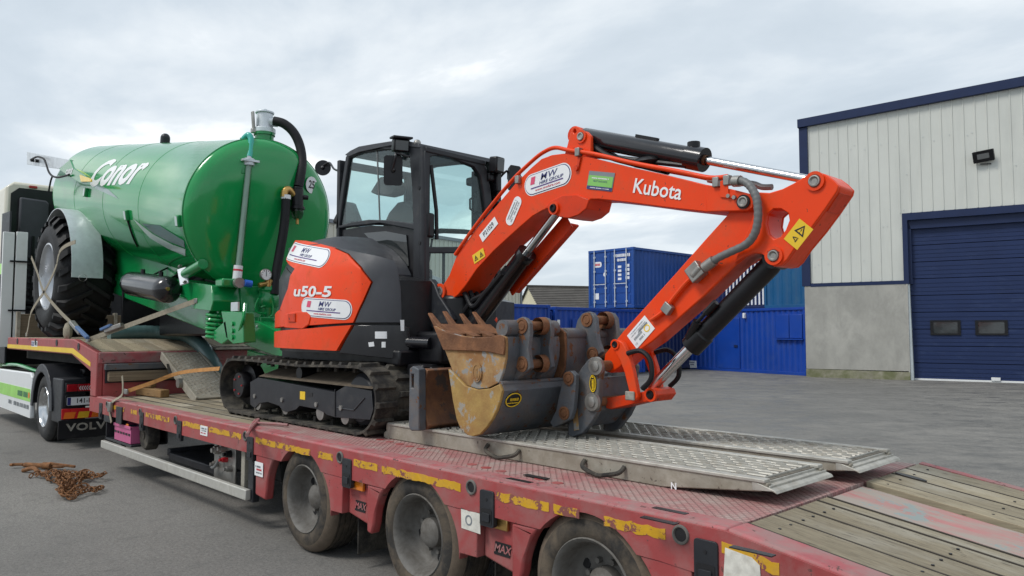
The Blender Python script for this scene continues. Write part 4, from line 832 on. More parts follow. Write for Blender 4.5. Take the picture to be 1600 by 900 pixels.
# ---- house: plan curve, panels bent round it ----
HOUSE_FRONT=[(-4.98,3.86),(-5.03,3.68),(-5.13,3.5),(-5.3,3.38),(-5.52,3.31),(-5.8,3.28),(-6.2,3.28)]
def house_curve(ins=0.0):
    pts=list(HOUSE_FRONT)
    for i in range(1,25):
        a=math.radians(3.75*i); pts.append((-6.2-1.2*math.sin(a),4.21-.93*math.cos(a)))
    if ins:
        q=[]
        for i,(x,y) in enumerate(pts):
            x0,y0=pts[max(i-1,0)]; x1,y1=pts[min(i+1,len(pts)-1)]
            l=math.hypot(x1-x0,y1-y0); q.append((x+(y1-y0)/l*ins,y-(x1-x0)/l*ins))
        pts=q
    return pts
def house_inset(z):
    return 0.0 if z<2.18 else (z-2.18)*0.45
def arclen(pts):
    s=[0.0]
    for a,b in zip(pts,pts[1:]): s.append(s[-1]+math.hypot(b[0]-a[0],b[1]-a[1]))
    return s

def HP(s,z,off=0):
    pts=house_curve(house_inset(z)-off); S0=arclen(house_curve(0)); s=max(0,min(s,S0[-1]))
    for i in range(len(pts)-1):
        if s<=S0[i+1]+1e-9: f=(s-S0[i])/(S0[i+1]-S0[i]); return V(pts[i][0]+(pts[i+1][0]-pts[i][0])*f,pts[i][1]+(pts[i+1][1]-pts[i][1])*f,z)
    return V(*pts[-1],z)
def panel(name,poly,mt,off=.012,th=.03,parent=ex,bev=.006):
    """panel outline in (arc length, height), cut into strips and bent round the body"""
    bm=bmesh.new(); vs=[bm.verts.new((p[0],p[1],0)) for p in poly]; bm.faces.new(vs)
    SS=arclen(house_curve(0)); smn,smx=min(p[0] for p in poly),max(p[0] for p in poly)
    for s in SS:
        if smn<s<smx: bmesh.ops.bisect_plane(bm,geom=bm.verts[:]+bm.edges[:]+bm.faces[:],plane_co=(s,0,0),plane_no=(1,0,0))
    for z in (2.18,2.3,2.42):
        bmesh.ops.bisect_plane(bm,geom=bm.verts[:]+bm.edges[:]+bm.faces[:],plane_co=(0,z,0),plane_no=(0,1,0))
    bmesh.ops.recalc_face_normals(bm,faces=bm.faces)
    r=bmesh.ops.extrude_face_region(bm,geom=bm.faces[:]); ev={v for v in r['geom'] if isinstance(v,bmesh.types.BMVert)}
    for v in bm.verts: v.co=HP(v.co.x,v.co.y,off if v in ev else off-th)
    bmesh.ops.recalc_face_normals(bm,faces=bm.faces)
    me=bpy.data.meshes.new(name); bm.to_mesh(me); bm.free(); me.materials.append(MATS[mt]); me.polygons.foreach_set('use_smooth',[True]*len(me.polygons)); me.set_sharp_from_angle(angle=R(30))
    return link(name,me,parent,bev)
SE=arclen(house_curve(0))[-1]
# dark inner body
bm_=MB(); zs=[1.50,2.18,2.36,2.49]; rings=[]
for z in zs:
    c=[]
    for i in range(41):
        s=SE*i/40; zc=min(z,2.10+.39*max(0,min(1,(s-.55)/.75))); p=HP(s,zc,-.03); c.append(p)
    zl=min(z,1.96); rings.append(c+[V(-7.35,4.6,z),V(-7.1,4.95,z),V(-6.6,5.12,min(z,2.3)),V(-5.3,5.12,zl),V(-5.0,4.6,zl)])
n=len(rings[0]); bm_.add([p for r in rings for p in r],[(k*n+i,k*n+(i+1)%n,(k+1)*n+(i+1)%n,(k+1)*n+i) for k in range(len(zs)-1) for i in range(n)]+[tuple(range((len(zs)-1)*n,len(zs)*n)),tuple(reversed(range(n)))]); bm_.build('body_core','black',ex,smooth=30)
op=[(2.205,2.575),(1.723,2.525),(1.335,2.467),(1.049,2.403),(0.798,2.329),(0.605,2.199),(0.509,2.081),(0.579,1.92),(0.666,1.753),(1.198,1.735),(2.205,1.717),(2.205,1.711),(2.205,1.791),(2.205,1.835),(1.849,1.882),(1.645,2.063),(1.568,2.246),(1.904,2.336),(2.205,2.41),(2.205,2.447)]
panel('side_cover',op,'orange',.022,.05,bev=.012)
lo=[(2.205,1.674),(1.197,1.708),(0.679,1.732),(0.752,1.633),(0.833,1.521),(1.415,1.528),(2.205,1.532)]
panel('lower_cover',lo,'orange',.026,.05,bev=.012)
gp=[(1.033,2.407),(0.691,2.341),(0.479,2.301),(0.318,2.257),(0.286,2.139),(0.269,2.024),(0.263,1.878),(0.262,1.753),(0.646,1.753),(0.563,1.92),(0.493,2.081),(0.596,2.209),(0.786,2.334)]
panel('tank_cover','x' and gp,'charcoal_soft',.018,.04,bev=.008)
sk=[(0.659,1.732),(0.261,1.732),(0.194,1.711),(0.182,1.591),(0.223,1.451),(0.818,1.506),(0.738,1.627)]
panel('front_skirt',sk,'black_gloss',.012,.04)
vt=[(2.205,2.397),(1.589,2.241),(1.66,2.063),(1.849,1.882),(2.205,1.841),(2.205,1.798),(2.205,2.102),(2.205,2.383)]
panel('tail_vent',vt,'charcoal',-.01,.03)
v2=[(1.928,2.283),(1.588,2.188),(1.661,2.104)]; panel('vent_slot',v2,'black_print',.0,.01,bev=0)
# tail: remaining orange wrap round the back
panel('tail_cover',[(SE*.86,1.54),(SE,1.54),(SE,2.44),(SE*.93,2.44),(SE*.88,2.2),(SE*.86,1.9)],'orange',.02,.05)
# hood top: from the panel tops rising inwards
hd=MB(); prof=[(2.455,0.010),(2.475,-.005),(2.505,-.06),(2.535,-.16),(2.55,-.3),(2.555,-.5)]; cols=[]
for i in range(33):
    s=.45+(SE-.45)*i/32; base=HP(s,2.45,0); nrm=(HP(s,2.45,.1)-HP(s,2.45,0)).normalized(); drop=max(0,(1.25-s))*.42
    drop=drop if s<1.25 else 0
    cols.append([base+nrm*(o_+.012)+V(0,0,z-2.45-drop*(1 if True else 0)) for z,o_ in prof])
k=len(prof); hd.add([p for c in cols for p in c],[(i*k+j,(i+1)*k+j,(i+1)*k+j+1,i*k+j+1) for i in range(len(cols)-1) for j in range(k-1)]); hd.build('hood_top','charcoal_soft',ex,smooth=60)
m=MB(); m.prism([(-7.1,2.4),(-7.1,2.53),(-6.6,2.54),(-6.2,2.535),(-6.0,2.515),(-5.86,2.48),(-5.74,2.43),(-5.63,2.36),(-5.53,2.28),(-5.45,2.18),(-5.45,2.1)],'Y',3.66,4.0); m.build('hood_deck','charcoal_soft',ex,.03,seg=3)
# fuel flap in the side cover
fp=[(1.68,1.837),(1.472,1.856),(1.267,1.852),(1.2,1.823),(1.231,1.741),(1.341,1.702),(1.69,1.715),(1.727,1.785)]
# keep the flap on the main cover
def ssticker(name,l,r,hgt,draw,mats,off=.028,parent=ex):
    """flat print laid round the curved house side; l, r are (s,z) of its left and right middle"""
    L=V(l[0],l[1]); Rr=V(r[0],r[1]); c=(L+Rr)/2; d=(Rr-L); W=d.length; d/=W
    up=V(-d.y,d.x); up=up if up.y>0 else -up
    def F(a,b,o_=.002): q=c+d*a+up*b; return V(q.x,q.y,o_)
    mb=MB(); draw(mb,F,W,hgt)
    me=bpy.data.meshes.new(name); me.from_pydata(mb.v,[],mb.f); me.polygons.foreach_set('material_index',mb.m)
    bm=bmesh.new(); bm.from_mesh(me); xs=[v.co.x for v in bm.verts]; s0,s1=min(xs),max(xs)
    for s in arclen(house_curve(0)):
        if s0<s<s1: bmesh.ops.bisect_plane(bm,geom=bm.verts[:]+bm.edges[:]+bm.faces[:],plane_co=(s,0,0),plane_no=(1,0,0))
    bmesh.ops.bisect_plane(bm,geom=bm.verts[:]+bm.edges[:]+bm.faces[:],plane_co=(0,2.18,0),plane_no=(0,1,0))
    for v in bm.verts: v.co=HP(v.co.x,v.co.y,off+v.co.z)
    bm.to_mesh(me); bm.free()
    for m_ in mats: me.materials.append(MATS[m_])
    return link(name,me,parent)
def hire(mb,F,W,h):
    """oval hire company sticker"""
    r=h*.5; cap=rrect(-W/2,W/2,-h/2,h/2,r*.98,8); i1=rrect(-W/2+h*.05,W/2-h*.05,-h/2+h*.05,h/2-h*.05,r*.9,8); i2=rrect(-W/2+h*.08,W/2-h*.08,-h/2+h*.08,h/2-h*.08,r*.87,8)
    def patch(p,o_,m):
        tris=tessellate_polygon([[Vector((a,b,0)) for a,b in p]]); mb.add([F(a,b,o_) for a,b in p],[tuple(t) for t in tris],m)
    patch(cap,.001,0); patch(i1,.003,1); patch(i2,.005,0)
    sh=.35
    patch([(-W*.36+sh*h*-.0,h*.0),(-W*.27,h*.0),(-W*.27+h*.1,h*.33),(-W*.36+h*.1,h*.33)],.007,2)
    v,f=textmesh('MW',h*.40,.3,.004,1.3,1.12); mb.add([F(a+W*.03,b+h*.20,.007) for a,b in v],f,1)
    v,f=textmesh('HIRE GROUP',h*.20,.3,.01,1.25); mb.add([F(a+W*.08,b-h*.045,.007) for a,b in v],f,1)
    patch([(-W*.36,-h*.20),(W*.33,-h*.20),(W*.33+h*.02,-h*.15),(-W*.36+h*.02,-h*.15)],.007,3)
    v,f=textmesh('www.mwhire.com',h*.17,.2,.006,1.2); mb.add([F(a,b-h*.30,.007) for a,b in v],f,4)
HM=['white_print','navy_print','pink_print','purple_print','red_print']
ssticker('hire_sticker',(2.038,2.46),(1.027,2.298),.172,hire,HM,.024)
ssticker('hire_sticker',(1.37,1.899),(0.674,1.853),.165,hire,HM,.024)
def model(mb,F,W,h): v,f=textmesh('u50-5',h,.12,.03,W/h/2.35); mb.add([F(a,b,.004) for a,b in v],f,0)
ssticker('model_lettering',(1.526,2.035),(0.904,2.007),.125,model,['white_print'],.024)
q=panel('fuel_flap',fp,'orange',.030,.02,bev=.006); fl2=[(1.594,1.841),(1.46,1.839),(1.458,1.765),(1.591,1.766)]
panel('flap_latch',fl2,'orange_worn',.040,.02,parent=q,bev=.004)
for a in ([(0.472,1.68),(0.375,1.68),(0.374,1.623),(0.471,1.623)],[(0.526,1.592),(0.482,1.597),(0.476,1.561),(0.52,1.556)],[(0.416,1.597),(0.384,1.597),(0.384,1.551),(0.416,1.551)],[(0.272,1.774),(0.241,1.774),(0.24,1.685),(0.266,1.685)]): panel('small_label',a,'white_print',.020,.006,bev=0)
# lower front: swing frame, valve block, hoses
m=MB(); m.box(-5.25,-4.72,3.75,4.42,1.42,1.68); m.cyl((-4.86,4.05,1.38),(-4.86,4.05,1.98),.15,n=20); m.build('swing_post','black',ex,.03)
m=MB(); m.box(-7.0,-5.0,3.55,4.95,1.40,1.53); m.build('swing_frame','black',ex,.02)
m=MB(); m.cyl((-5.3,3.60,1.60),(-4.85,3.75,1.585),.05,n=14); m.build('swing_cylinder','black_gloss',ex); m=MB(); m.cyl((-5.42,3.52,1.61),(-5.3,3.60,1.60),.028,n=12); m.build('swing_rod','chrome',ex)
sb=[(-5.16,1.943),(-5.126,2.063),(-5.038,2.124),(-4.969,2.072),(-4.917,1.979),(-4.782,1.848),(-4.733,1.774),(-4.914,1.669),(-5.158,1.779)]
m=MB(); m.prism(sb,'Y',3.88,3.94); m.build('swing_bracket','charcoal',ex,.01); m=MB(); m.prism(sb,'Y',4.16,4.22); m.build('swing_bracket','charcoal',ex,.01)
m=MB(); m.prism([(-4.98,1.45),(-4.74,1.45),(-4.72,1.75),(-4.98,1.75)],'Y',3.86,4.24); m.build('swing_casting','black',ex,.02)
for i,(y,dz_) in enumerate(((3.98,0),(4.03,.03),(4.10,.01),(4.16,.05))):
    m=MB(); m.tube([(-5.1,y+.1,1.75),(-4.9,y,1.95+dz_),(-4.72,y,2.0+dz_),(-4.60,y,1.88),(-4.45,y,1.98+dz_),(-4.25,y,2.13)],.021,8,smooth=6); m.build('hydraulic_hose','hose_black',ex)
m=MB(); m.tube([(-5.318,3.7,1.319),(-5.064,3.7,1.371),(-4.825,3.7,1.385),(-4.758,3.7,1.347)],.025,8,smooth=5); m.build('hydraulic_hose','hose_grey',ex)
m=MB(); m.box(-5.0,-4.78,3.62,3.84,1.28,1.42); m.build('valve_block','black',ex,.02)
m=MB(); m.ball((-5.041,4.6,1.784),.045,12); m.build('orange_cap','orange',ex)
# ---- cab ----
CY_,CX_=3.98,-5.30
fT=V((-5.359,3.98,3.32)); fB=V((-5.294,3.98,1.78)); fM=V((-5.369,3.98,2.589))
rT=V((-6.518,3.98,3.449)); rB=V((-6.719,3.98,2.722)); YFc=4.86
XF=fM.x
cabg=[]
def tubeb(nm,pts,r,mt='charcoal',n=10,sm=0,par=ex): m=MB(); m.tube(pts,r,n,smooth=sm); return m.build(nm,mt,par)
FL=V(XF-.02,4.74,0)
RT=[V((-6.542,3.98,3.44)),V((-6.296,3.98,3.455)),V((-5.795,3.98,3.409)),V((-5.397,3.98,3.326))]
def sideframe(y,nm):
    """closed side frame: outer outline minus window opening"""
    outer=[(-6.731,2.717),(-6.642,3.098),(-6.554,3.435),(-6.459,3.452),(-6.296,3.468),(-6.039,3.447),(-5.774,3.424),(-5.474,3.369),(-5.34,3.328),(-5.274,3.264),(-5.261,2.899),(-5.27,2.114),(-5.265,1.669),(-5.452,1.669),(-5.41,2.12),(-5.407,2.581),(-5.762,2.657),(-6.135,2.701),(-6.442,2.714)]
    hole=[(-6.67,2.743),(-6.581,3.076),(-6.493,3.406),(-6.25,3.416),(-5.878,3.382),(-5.591,3.332),(-5.483,3.278),(-5.44,2.981),(-5.417,2.639),(-5.763,2.705),(-6.136,2.751),(-6.443,2.758)]
    m=MB(); m.prism(outer,'Y',y,y+.055,holes=[hole]); return m.build(nm,'charcoal',ex,.010),hole
sf,hole=sideframe(CY_,'cab_side_frame')
g_=MB(); g_.prism(hole,'Y',CY_+.022,CY_+.028); g_.build('side_window','cab_glass',ex,smooth=0)
sf2,_=sideframe(YFc,'cab_side_frame')
g_=MB(); g_.prism(hole,'Y',YFc+.022,YFc+.028); g_.build('side_window','cab_glass',ex,smooth=0)
mx_=[(-6.028,3.396),(-5.972,2.721)]; tubeb('window_bar',[(mx_[0][0],CY_+.025,mx_[0][1]),(mx_[1][0],CY_+.025,mx_[1][1])],.008,'hose_grey')
# lower quarter window and black lower wall
lw=[(-6.441,2.682),(-5.865,2.638),(-5.464,2.558),(-5.459,2.237),(-5.859,2.261),(-6.296,2.38)]; 
m=MB(); m.prism([(-6.657,2.703),(-6.134,2.695),(-5.742,2.649),(-5.416,2.57),(-5.408,1.951),(-6.639,1.987)],'Y',CY_+.03,CY_+.05); m.build('cab_lower_wall','black',ex)
m=MB(); m.prism([(-6.233,2.631),(-5.865,2.614),(-5.541,2.548),(-5.498,2.268),(-5.635,2.265),(-5.861,2.38)],'Y',CY_+.018,CY_+.026); m.build('lower_window','dark_glass',ex)
# front: posts, windscreen in two panes
XFR=(-5.317,2.907)[0]
def FP(px,py): return None
frp=[(3.97,3.262),(4.026,3.283),(4.604,3.271),(4.7,3.225),(4.741,3.06),(4.799,2.73),(4.825,2.274),(4.688,1.787),(4.017,1.78),(3.981,1.947)]
h1=[(4.034,3.216),(4.184,3.257),(4.549,3.202),(4.62,3.134),(4.661,2.928),(4.702,2.72),(4.702,2.472),(4.033,2.42)]
h2=[(4.033,2.364),(4.702,2.412),(4.648,1.906),(4.044,1.892)]
m=MB(); m.prism(frp,'X',-5.29,-5.235,holes=[h1,h2]); m.build('cab_front_frame','charcoal',ex,.010)
m=MB(); m.prism(h1,'X',-5.266,-5.260); m.build('windscreen','cab_glass',ex,smooth=0)
m=MB(); m.prism(h2,'X',-5.266,-5.260); m.build('windscreen','cab_glass',ex,smooth=0)
YR=frp[3][0]
# far front post joins, rear frame and roof
zr=rT.z; xr=rB.x
m=MB(); zt_=rT.z-.03; ro=[(CY_+.0,1.9),(YFc+.05,1.9),(YFc+.05,zt_),(CY_,zt_)]; rh=[(CY_+.09,2.62),(YFc-.05,2.62),(YFc-.05,zt_-.08),(CY_+.09,zt_-.08)]
m.prism(ro,'X',xr-.0,xr+.05,holes=[rh]); m.build('cab_rear_frame','charcoal',ex,.01)
m=MB(); m.prism(rh,'X',xr+.02,xr+.026); m.build('rear_window','cab_glass',ex,smooth=0)
roof=[(-6.554,3.448),(-6.459,3.471),(-6.297,3.487),(-6.04,3.466),(-5.775,3.442),(-5.474,3.387),(-5.331,3.343),(-5.312,3.3),(-5.474,3.34),(-5.878,3.406),(-6.296,3.43),(-6.481,3.417)]
m=MB(); m.prism(roof,'Y',CY_-.01,YFc+.06); m.build('cab_roof','charcoal_soft',ex,.012)
m=MB(); tp=[(3.935,3.319),(4.604,3.295),(4.628,3.257),(3.935,3.268)]; m.prism([(CY_,tp[0][1]-.02),(YR-.02,tp[1][1]-.01),(YR-.02,tp[1][1]-.06),(CY_,tp[0][1]-.07)],'X',-5.33,-5.225); m.build('roof_front_rail','charcoal',ex,.01)
# panel joining right front post to far front (cab tapers)
m=MB(); m.prism([(XF-.02,YR-.06),(XF+.05,YR-.03),(-5.5,YFc+.05),(-5.6,YFc+.0)],'Z',1.95,fT.z-.12); m.build('cab_front_post','charcoal',ex,.01)
# post details
for p in [(-5.294,3.97,2.936),(-5.279,3.97,2.45)]: 
    m=MB(); m.cyl(V(p)-V(0,.02,0),V(p),.018,n=10); m.build('post_bolt','black',ex)
tubeb('cab_corner_post',[(-5.275,CY_+.01,fT.z-.02),(-5.268,CY_+.01,2.6),(-5.265,CY_+.01,1.85)],.036,'charcoal',12)
# interior
m=MB(); m.prism([(-6.593,2.329),(-6.481,2.553),(-6.038,2.517),(-6.013,2.231)],'Y',4.2,4.62); m.build('seat_base','seat_fabric',ex,.03)
m=MB(); m.prism([(-6.62,2.498),(-6.554,2.779),(-6.441,2.913),(-6.306,2.989),(-6.152,2.989),(-6.012,2.914),(-5.916,2.758),(-5.882,2.504)],'Y',4.42,4.54); m.build('seat_back','seat_fabric',ex,.05,seg=3)
m=MB(); m.prism([(-6.789,3.159),(-6.611,3.297),(-6.424,3.282),(-6.287,3.157),(-6.353,3.087),(-6.513,3.081),(-6.679,3.117)],'Y',4.42,4.56); m.build('head_rest','seat_fabric',ex,.04,seg=3)
m=MB(); m.box(-6.55,-5.5,4.05,4.85,1.95,2.02); m.build('cab_floor','black',ex)
m=MB(); m.prism([(-7.882,2.961),(-7.646,3.194),(-7.48,3.158),(-7.315,2.903)],'Y',4.60,4.70); m.build('console','seat_fabric',ex,.03)
for p,q_ in (((684,388),(681,352)),((692,386),(690,360))):
    pass
tubeb('control_lever',[(-5.5,4.2,2.2),(-5.42,4.2,2.52)],.010,'black'); tubeb('control_lever',[(-5.5,4.62,2.2),(-5.45,4.62,2.5)],.010,'black')
m=MB(); m.box(-5.45,-5.43,4.34,4.36,2.1,2.45); m.build('wiper_arm','black',ex)
m=MB(); m.box(-5.62,-5.42,4.05,4.22,2.05,2.25); m.build('arm_console','seat_fabric',ex,.03)
wa=[V((-5.3,4.043,3.142)),V((-5.3,4.096,2.747)),V((-5.3,4.112,2.491))]; tubeb('wiper_blade',[wa[0]+V(.06,0,0),wa[1]+V(.07,0,0),wa[2]+V(.06,0,0)],.018,'black',8)
m=MB(); c=V((-5.24,4.037,2.609)); m.obox(c,(.02,0,0),(0,.04,0),(0,0,.11)); m.build('wiper_motor','black',ex,.02)
tubeb('grab_handle',[V((-5.27,4.629,2.948))+V(-.06,0,0),V((-5.27,4.573,2.917))+V(-.06,0,0),V((-5.27,4.574,2.827))+V(-.06,0,0),V((-5.27,4.629,2.803))+V(-.06,0,0)],.010,'black',8)
m=MB(); c=V((-5.32,4.689,2.889)); m.obox(c,(.03,0,0),(0,.05,0),(0,0,.10)); m.build('monitor','black',ex,.01)
# work lights on the roof
def lamp(c,d,w=.075,h=.06,visor=True):
    c,d=V(c),V(d).normalized(); sd=d.cross(V(0,0,1)).normalized(); up=sd.cross(d); m=MB(); m.obox(c,d*.05,sd*w,up*h); b=m.build('work_light','black',ex,.015)
    q=MB(); q.obox(c+d*.052,d*.004,sd*w*.8,up*h*.8); q.build('lens','dark_glass',b,.004)
    if visor: q=MB(); q.obox(c+up*(h+.012)+d*.01,d*.075,sd*(w+.015),up*.010); q.build('visor','charcoal',b,.006)
    q=MB(); q.bar(c-d*.04-up*.0,c-d*.10-up*.10,.04,.03); q.build('bracket','black',b)
lamp((-5.541,3.93,3.349),(.95,-.35,-.12),.075,.058); lamp((-5.155,4.75,3.239),(1,.1,-.1),.06,.075,False)
m=MB(); m.ball((-5.386,4,3.357),.035,10); m.build('roof_fitting','steel',ex); m=MB(); m.box(-5.55,-5.2,4.70,4.80,3.09,3.17); m.build('light_bar','black',ex,.02)
# mirrors
def mirror(c,w,h,n,rnd,arm,lab='mirror'):
    c,n=V(c),V(n).normalized(); u=n.cross(V(0,0,1)).normalized(); v=u.cross(n); m=MB(); sh=circ(0,0,w,24,h) if rnd else rrect(-w,w,-h,h,w*.35,5)
    m.slab([sh],lambda p:c+u*p[0]+v*p[1]+n*.022,lambda p:c+u*p[0]*.85+v*p[1]*.85-n*.022); b=m.build(lab,'black',ex,.008)
    q=MB(); q.tube(arm,.011,8,smooth=5); q.build('mirror_arm','black',b)
    q=MB(); q.ball(c+n*.03,.022,8); q.build('mirror_joint','black_gloss',b)
cm=(-7.377,4.2,3.475); mirror(cm,.088,.088,(.75,-.6,.05),True,[V(cm)+V(.0,-.03,0),V((-7.255,4.2,3.519)),V((-6.976,4.1,3.39)),V((-6.668,4,3.3))],'rear_mirror')
cm=(-5.542,3.85,3.11); mirror(cm,.083,.135,(.85,-.5,.0),False,[V(cm)+V(.03,-.03,.0),V((-5.476,3.83,3.223)),V((-5.486,3.85,3.257)),V((-5.39,3.92,3.223))],'side_mirror')
cm=(-5.18,5,3.144); mirror(cm,.07,.13,(1,-.1,0),False,[V((-5.272,4.85,3.013)),V((-5.317,4.9,3.119)),V((-5.226,4.95,3.225)),V((-5.261,5,3.156))],'far_mirror')
m=MB(); c=V((-5.2,4.8,3.088)); m.obox(c,(.03,0,0),(0,.03,0),(0,0,.09)); m.build('mirror_bracket','black',ex,.01)
tubeb('grab_rail',[V((-5.253,4.8,2.955)),V((-5.208,4.8,2.925)),V((-5.173,4.8,2.871)),V((-5.226,4.8,2.841))],.012,'black',8,4)
# ---- boom ----
YB0,YB1=3.93,4.17
boom=[(-4.939,1.978),(-4.915,2.073),(-4.84,2.144),(-4.742,2.306),(-4.535,2.476),(-4.272,2.65),(-4.051,2.799),(-3.888,2.89),(-3.782,2.939),(-3.68,2.95),(-3.568,2.941),(-3.418,2.906),(-3.219,2.837),(-3.004,2.759),(-2.706,2.659),(-2.412,2.553),(-2.244,2.503),(-2.135,2.462),(-2.108,2.433),(-2.105,2.396),(-2.129,2.37),(-2.185,2.369),(-2.414,2.391),(-2.709,2.454),(-3.007,2.523),(-3.249,2.575),(-3.322,2.584),(-3.345,2.521),(-3.415,2.484),(-3.498,2.471),(-3.583,2.485),(-3.657,2.516),(-3.707,2.563),(-3.771,2.561),(-3.862,2.534),(-3.989,2.471),(-4.128,2.398),(-4.308,2.299),(-4.495,2.176),(-4.627,2.055),(-4.723,1.981),(-4.813,1.942)]
m=MB(); m.prism(boom,'Y',YB0,YB1); bo=m.build('boom','orange',ex,.010)
# raised boss plate at the bend and weld seams
m=MB(); m.prism([(-3.322,2.58),(-3.345,2.521),(-3.415,2.484),(-3.498,2.471),(-3.583,2.485),(-3.657,2.516),(-3.707,2.563),(-3.745,2.568),(-3.681,2.611),(-3.57,2.638),(-3.42,2.623)],'Y',YB0-.014,YB0+.01); m.build('boom_boss','orange_worn',bo,.006)
m=MB(); m.prism([(-2.412,2.553),(-2.244,2.503),(-2.135,2.462),(-2.105,2.425),(-2.113,2.382),(-2.153,2.365),(-2.414,2.391)],'Y',YB0-.012,YB0+.01); m.build('boom_tip_plate','orange',bo,.006)
def pin(p,y,r,par,mt='steel',d=.02,boss='orange',br=1.55):
    m=MB(); m.lathe([(0,r*br),(-d*.6,r*br),(-d*.6,r*1.05),(-d*.4,r)],(p[0],y,p[1]),(0,1,0),20); b=m.build('pin_boss',boss,par)
    m=MB(); m.lathe([(-d*.35,r),(-d*.95,r*.9),(-d,r*.72),(-d*.6,r*.45),(-d*.6,.001)],(p[0],y,p[1]),(0,1,0),18); m.build('pin',mt,b)
pin((-3.638,2.555),YB0-.014,.030,bo,'black',.03); pin((-2.168,2.419),YB0-.012,.034,bo,'steel',.02,'black',1.2)
pin((-4.94,2.01),YB0-.012,.045,bo,'steel',.02)
er=[(-3.568,2.936),(-3.543,2.991),(-3.512,3.077),(-3.494,3.115),(-3.464,3.123),(-3.429,3.106),(-3.411,3.08),(-3.359,3.061),(-3.324,3.023),(-3.32,2.898)]
for ya,yb in ((YB0+.012,YB0+.042),(YB1-.042,YB1-.012)):
    m=MB(); m.prism(er,'Y',ya,yb,holes=[[(p[0],p[1]) for p in [(-3.453,3.079),(-3.465,3.068),(-3.476,3.07),(-3.488,3.086),(-3.476,3.102),(-3.464,3.1)]]]); e=m.build('boom_ear','orange',bo,.006)
pin((-3.406,3.034),YB0+.012,.030,bo,'steel',.02)
# steel pipes along the top of the boom
for y in (YB0-.005,YB1-.03):
    tubeb('boom_pipe',[(x,y,z) for x,z in [(-4.758,2.307),(-4.535,2.496),(-4.294,2.678),(-4.072,2.831),(-3.874,2.936),(-3.756,2.982),(-3.642,2.995),(-3.507,2.953),(-3.274,2.886),(-2.952,2.772),(-2.612,2.665),(-2.389,2.592),(-2.271,2.582)]],.015,'orange',10,5,bo)
for p in [(-3.415,3.92,2.922),(-4.013,3.92,2.816),(-2.341,3.92,2.557),(-2.27,3.92,2.558)]:
    m=MB(); m.obox(V(p),(.02,0,0),(0,.022,0),(0,0,.03)); m.build('pipe_clamp','steel',bo,.005)
m=MB(); m.prism([(-2.313,2.558),(-2.263,2.569),(-2.26,2.479),(-2.224,2.47),(-2.224,2.444),(-2.315,2.463)],'Y',YB0-.022,YB0-.014); cb_=m.build('hose_bracket','orange',bo,.003)
for p in [(-2.26,3.9,2.464),(-2.223,3.9,2.451)]: m=MB(); m.cyl(V(p),V(p)+V(0,.03,0),.012,n=8); m.build('bolt','steel',cb_)
# decals on the boom side
def bdecal(nm,l,r,h,draw,mats,y=YB0-.001,par=bo):
    F,W=frame3((l[0],y,l[1]),(r[0],y,r[1])); mb=MB(); draw(mb,F,W,h); return mb.build(nm,mats,par,smooth=0,recalc=False)
bdecal('hire_sticker',(-3.955,2.751),(-3.49,2.8),.165,hire,HM)
def kub(mb,F,W,h): puttext(mb,F,'Kubota',h,0,0,.004,0,bold=.012,sx=W/h/2.95)
bdecal('maker_lettering',(-2.954,2.621),(-2.586,2.526),.135,kub,['white_print'])
def grn(mb,F,W,h):
    put(mb,F,rrect(-W/2,W/2,-h/2,h/2,.004,2),.003,0); put(mb,F,[(-W/2+.006,-h*.30),(W/2-.006,-h*.30),(W/2-.006,h*.27),(-W/2+.006,h*.27)],.005,1); put(mb,F,[(-W/2+.004,-h*.48),(W/2-.004,-h*.48),(W/2-.004,-h*.32),(-W/2+.004,-h*.32)],.005,2)
    rowprint(mb,F,-W*.34,W*.34,h*.13,h*.07,.007,3,2); puttext(mb,F,'NEXT DUE DATE',h*.13,0,-h*.03,.007,2); rowprint(mb,F,-W*.38,W*.4,-h*.40,h*.05,.007,3,4)
bdecal('inspection_label',(-3.338,2.719),(-3.116,2.669),.125,grn,['grey_print','green_print','navy_print','white_print'])
def pno(mb,F,W,h): put(mb,F,[(-W/2,-h/2),(W/2,-h/2),(W/2,h/2),(-W/2,h/2)],.003,0); puttext(mb,F,'P21029',h*.72,0,0,.005,1,bold=.01,sx=.92)
bdecal('plant_number',(-4.443,2.411),(-4.264,2.539),.072,pno,['white_print','black_print'])
def tel(mb,F,W,h):
    put(mb,F,rrect(-W/2,W/2,-h/2,h/2,h*.47,6),.003,0)
    for i in range(3): rowprint(mb,F,-W*.36,W*.36,h*.24-h*.24*i,h*.12,.005,1,i+3)
bdecal('phone_label',(-4.135,2.491),(-4.009,2.686),.088,tel,['white_print','grey_print'])
def wrn(mb,F,W,h):
    put(mb,F,rrect(-W/2,W/2,-h/2,h/2,.004,2),.003,0)
    for cx in (-W*.24,W*.24):
        mb.slab([[(cx-h*.3,-h*.28),(cx+h*.3,-h*.28),(cx,h*.28)],[(cx-h*.2,-h*.22),(cx+h*.2,-h*.22),(cx,h*.16)]],lambda p:F(p[0],p[1],.005),lambda p:F(p[0],p[1],.003),1); put(mb,F,[(cx-.004,-h*.15),(cx+.004,-h*.15),(cx+.004,h*.05),(cx-.004,h*.05)],.005,1)
bdecal('warning_label',(-4.534,2.25),(-4.404,2.302),.075,wrn,['yellow','black_print'])
m=MB(); c=(-3.436,2.814); m.cyl((c[0],YB0,c[1]),(c[0],YB0-.02,c[1]),.018,n=10); m.bar((c[0]+.01,YB0-.008,c[1]),(c[0]+.03,YB0-.008,c[1]+.07),.012,.02); m.build('lifting_lug','orange_worn',bo)
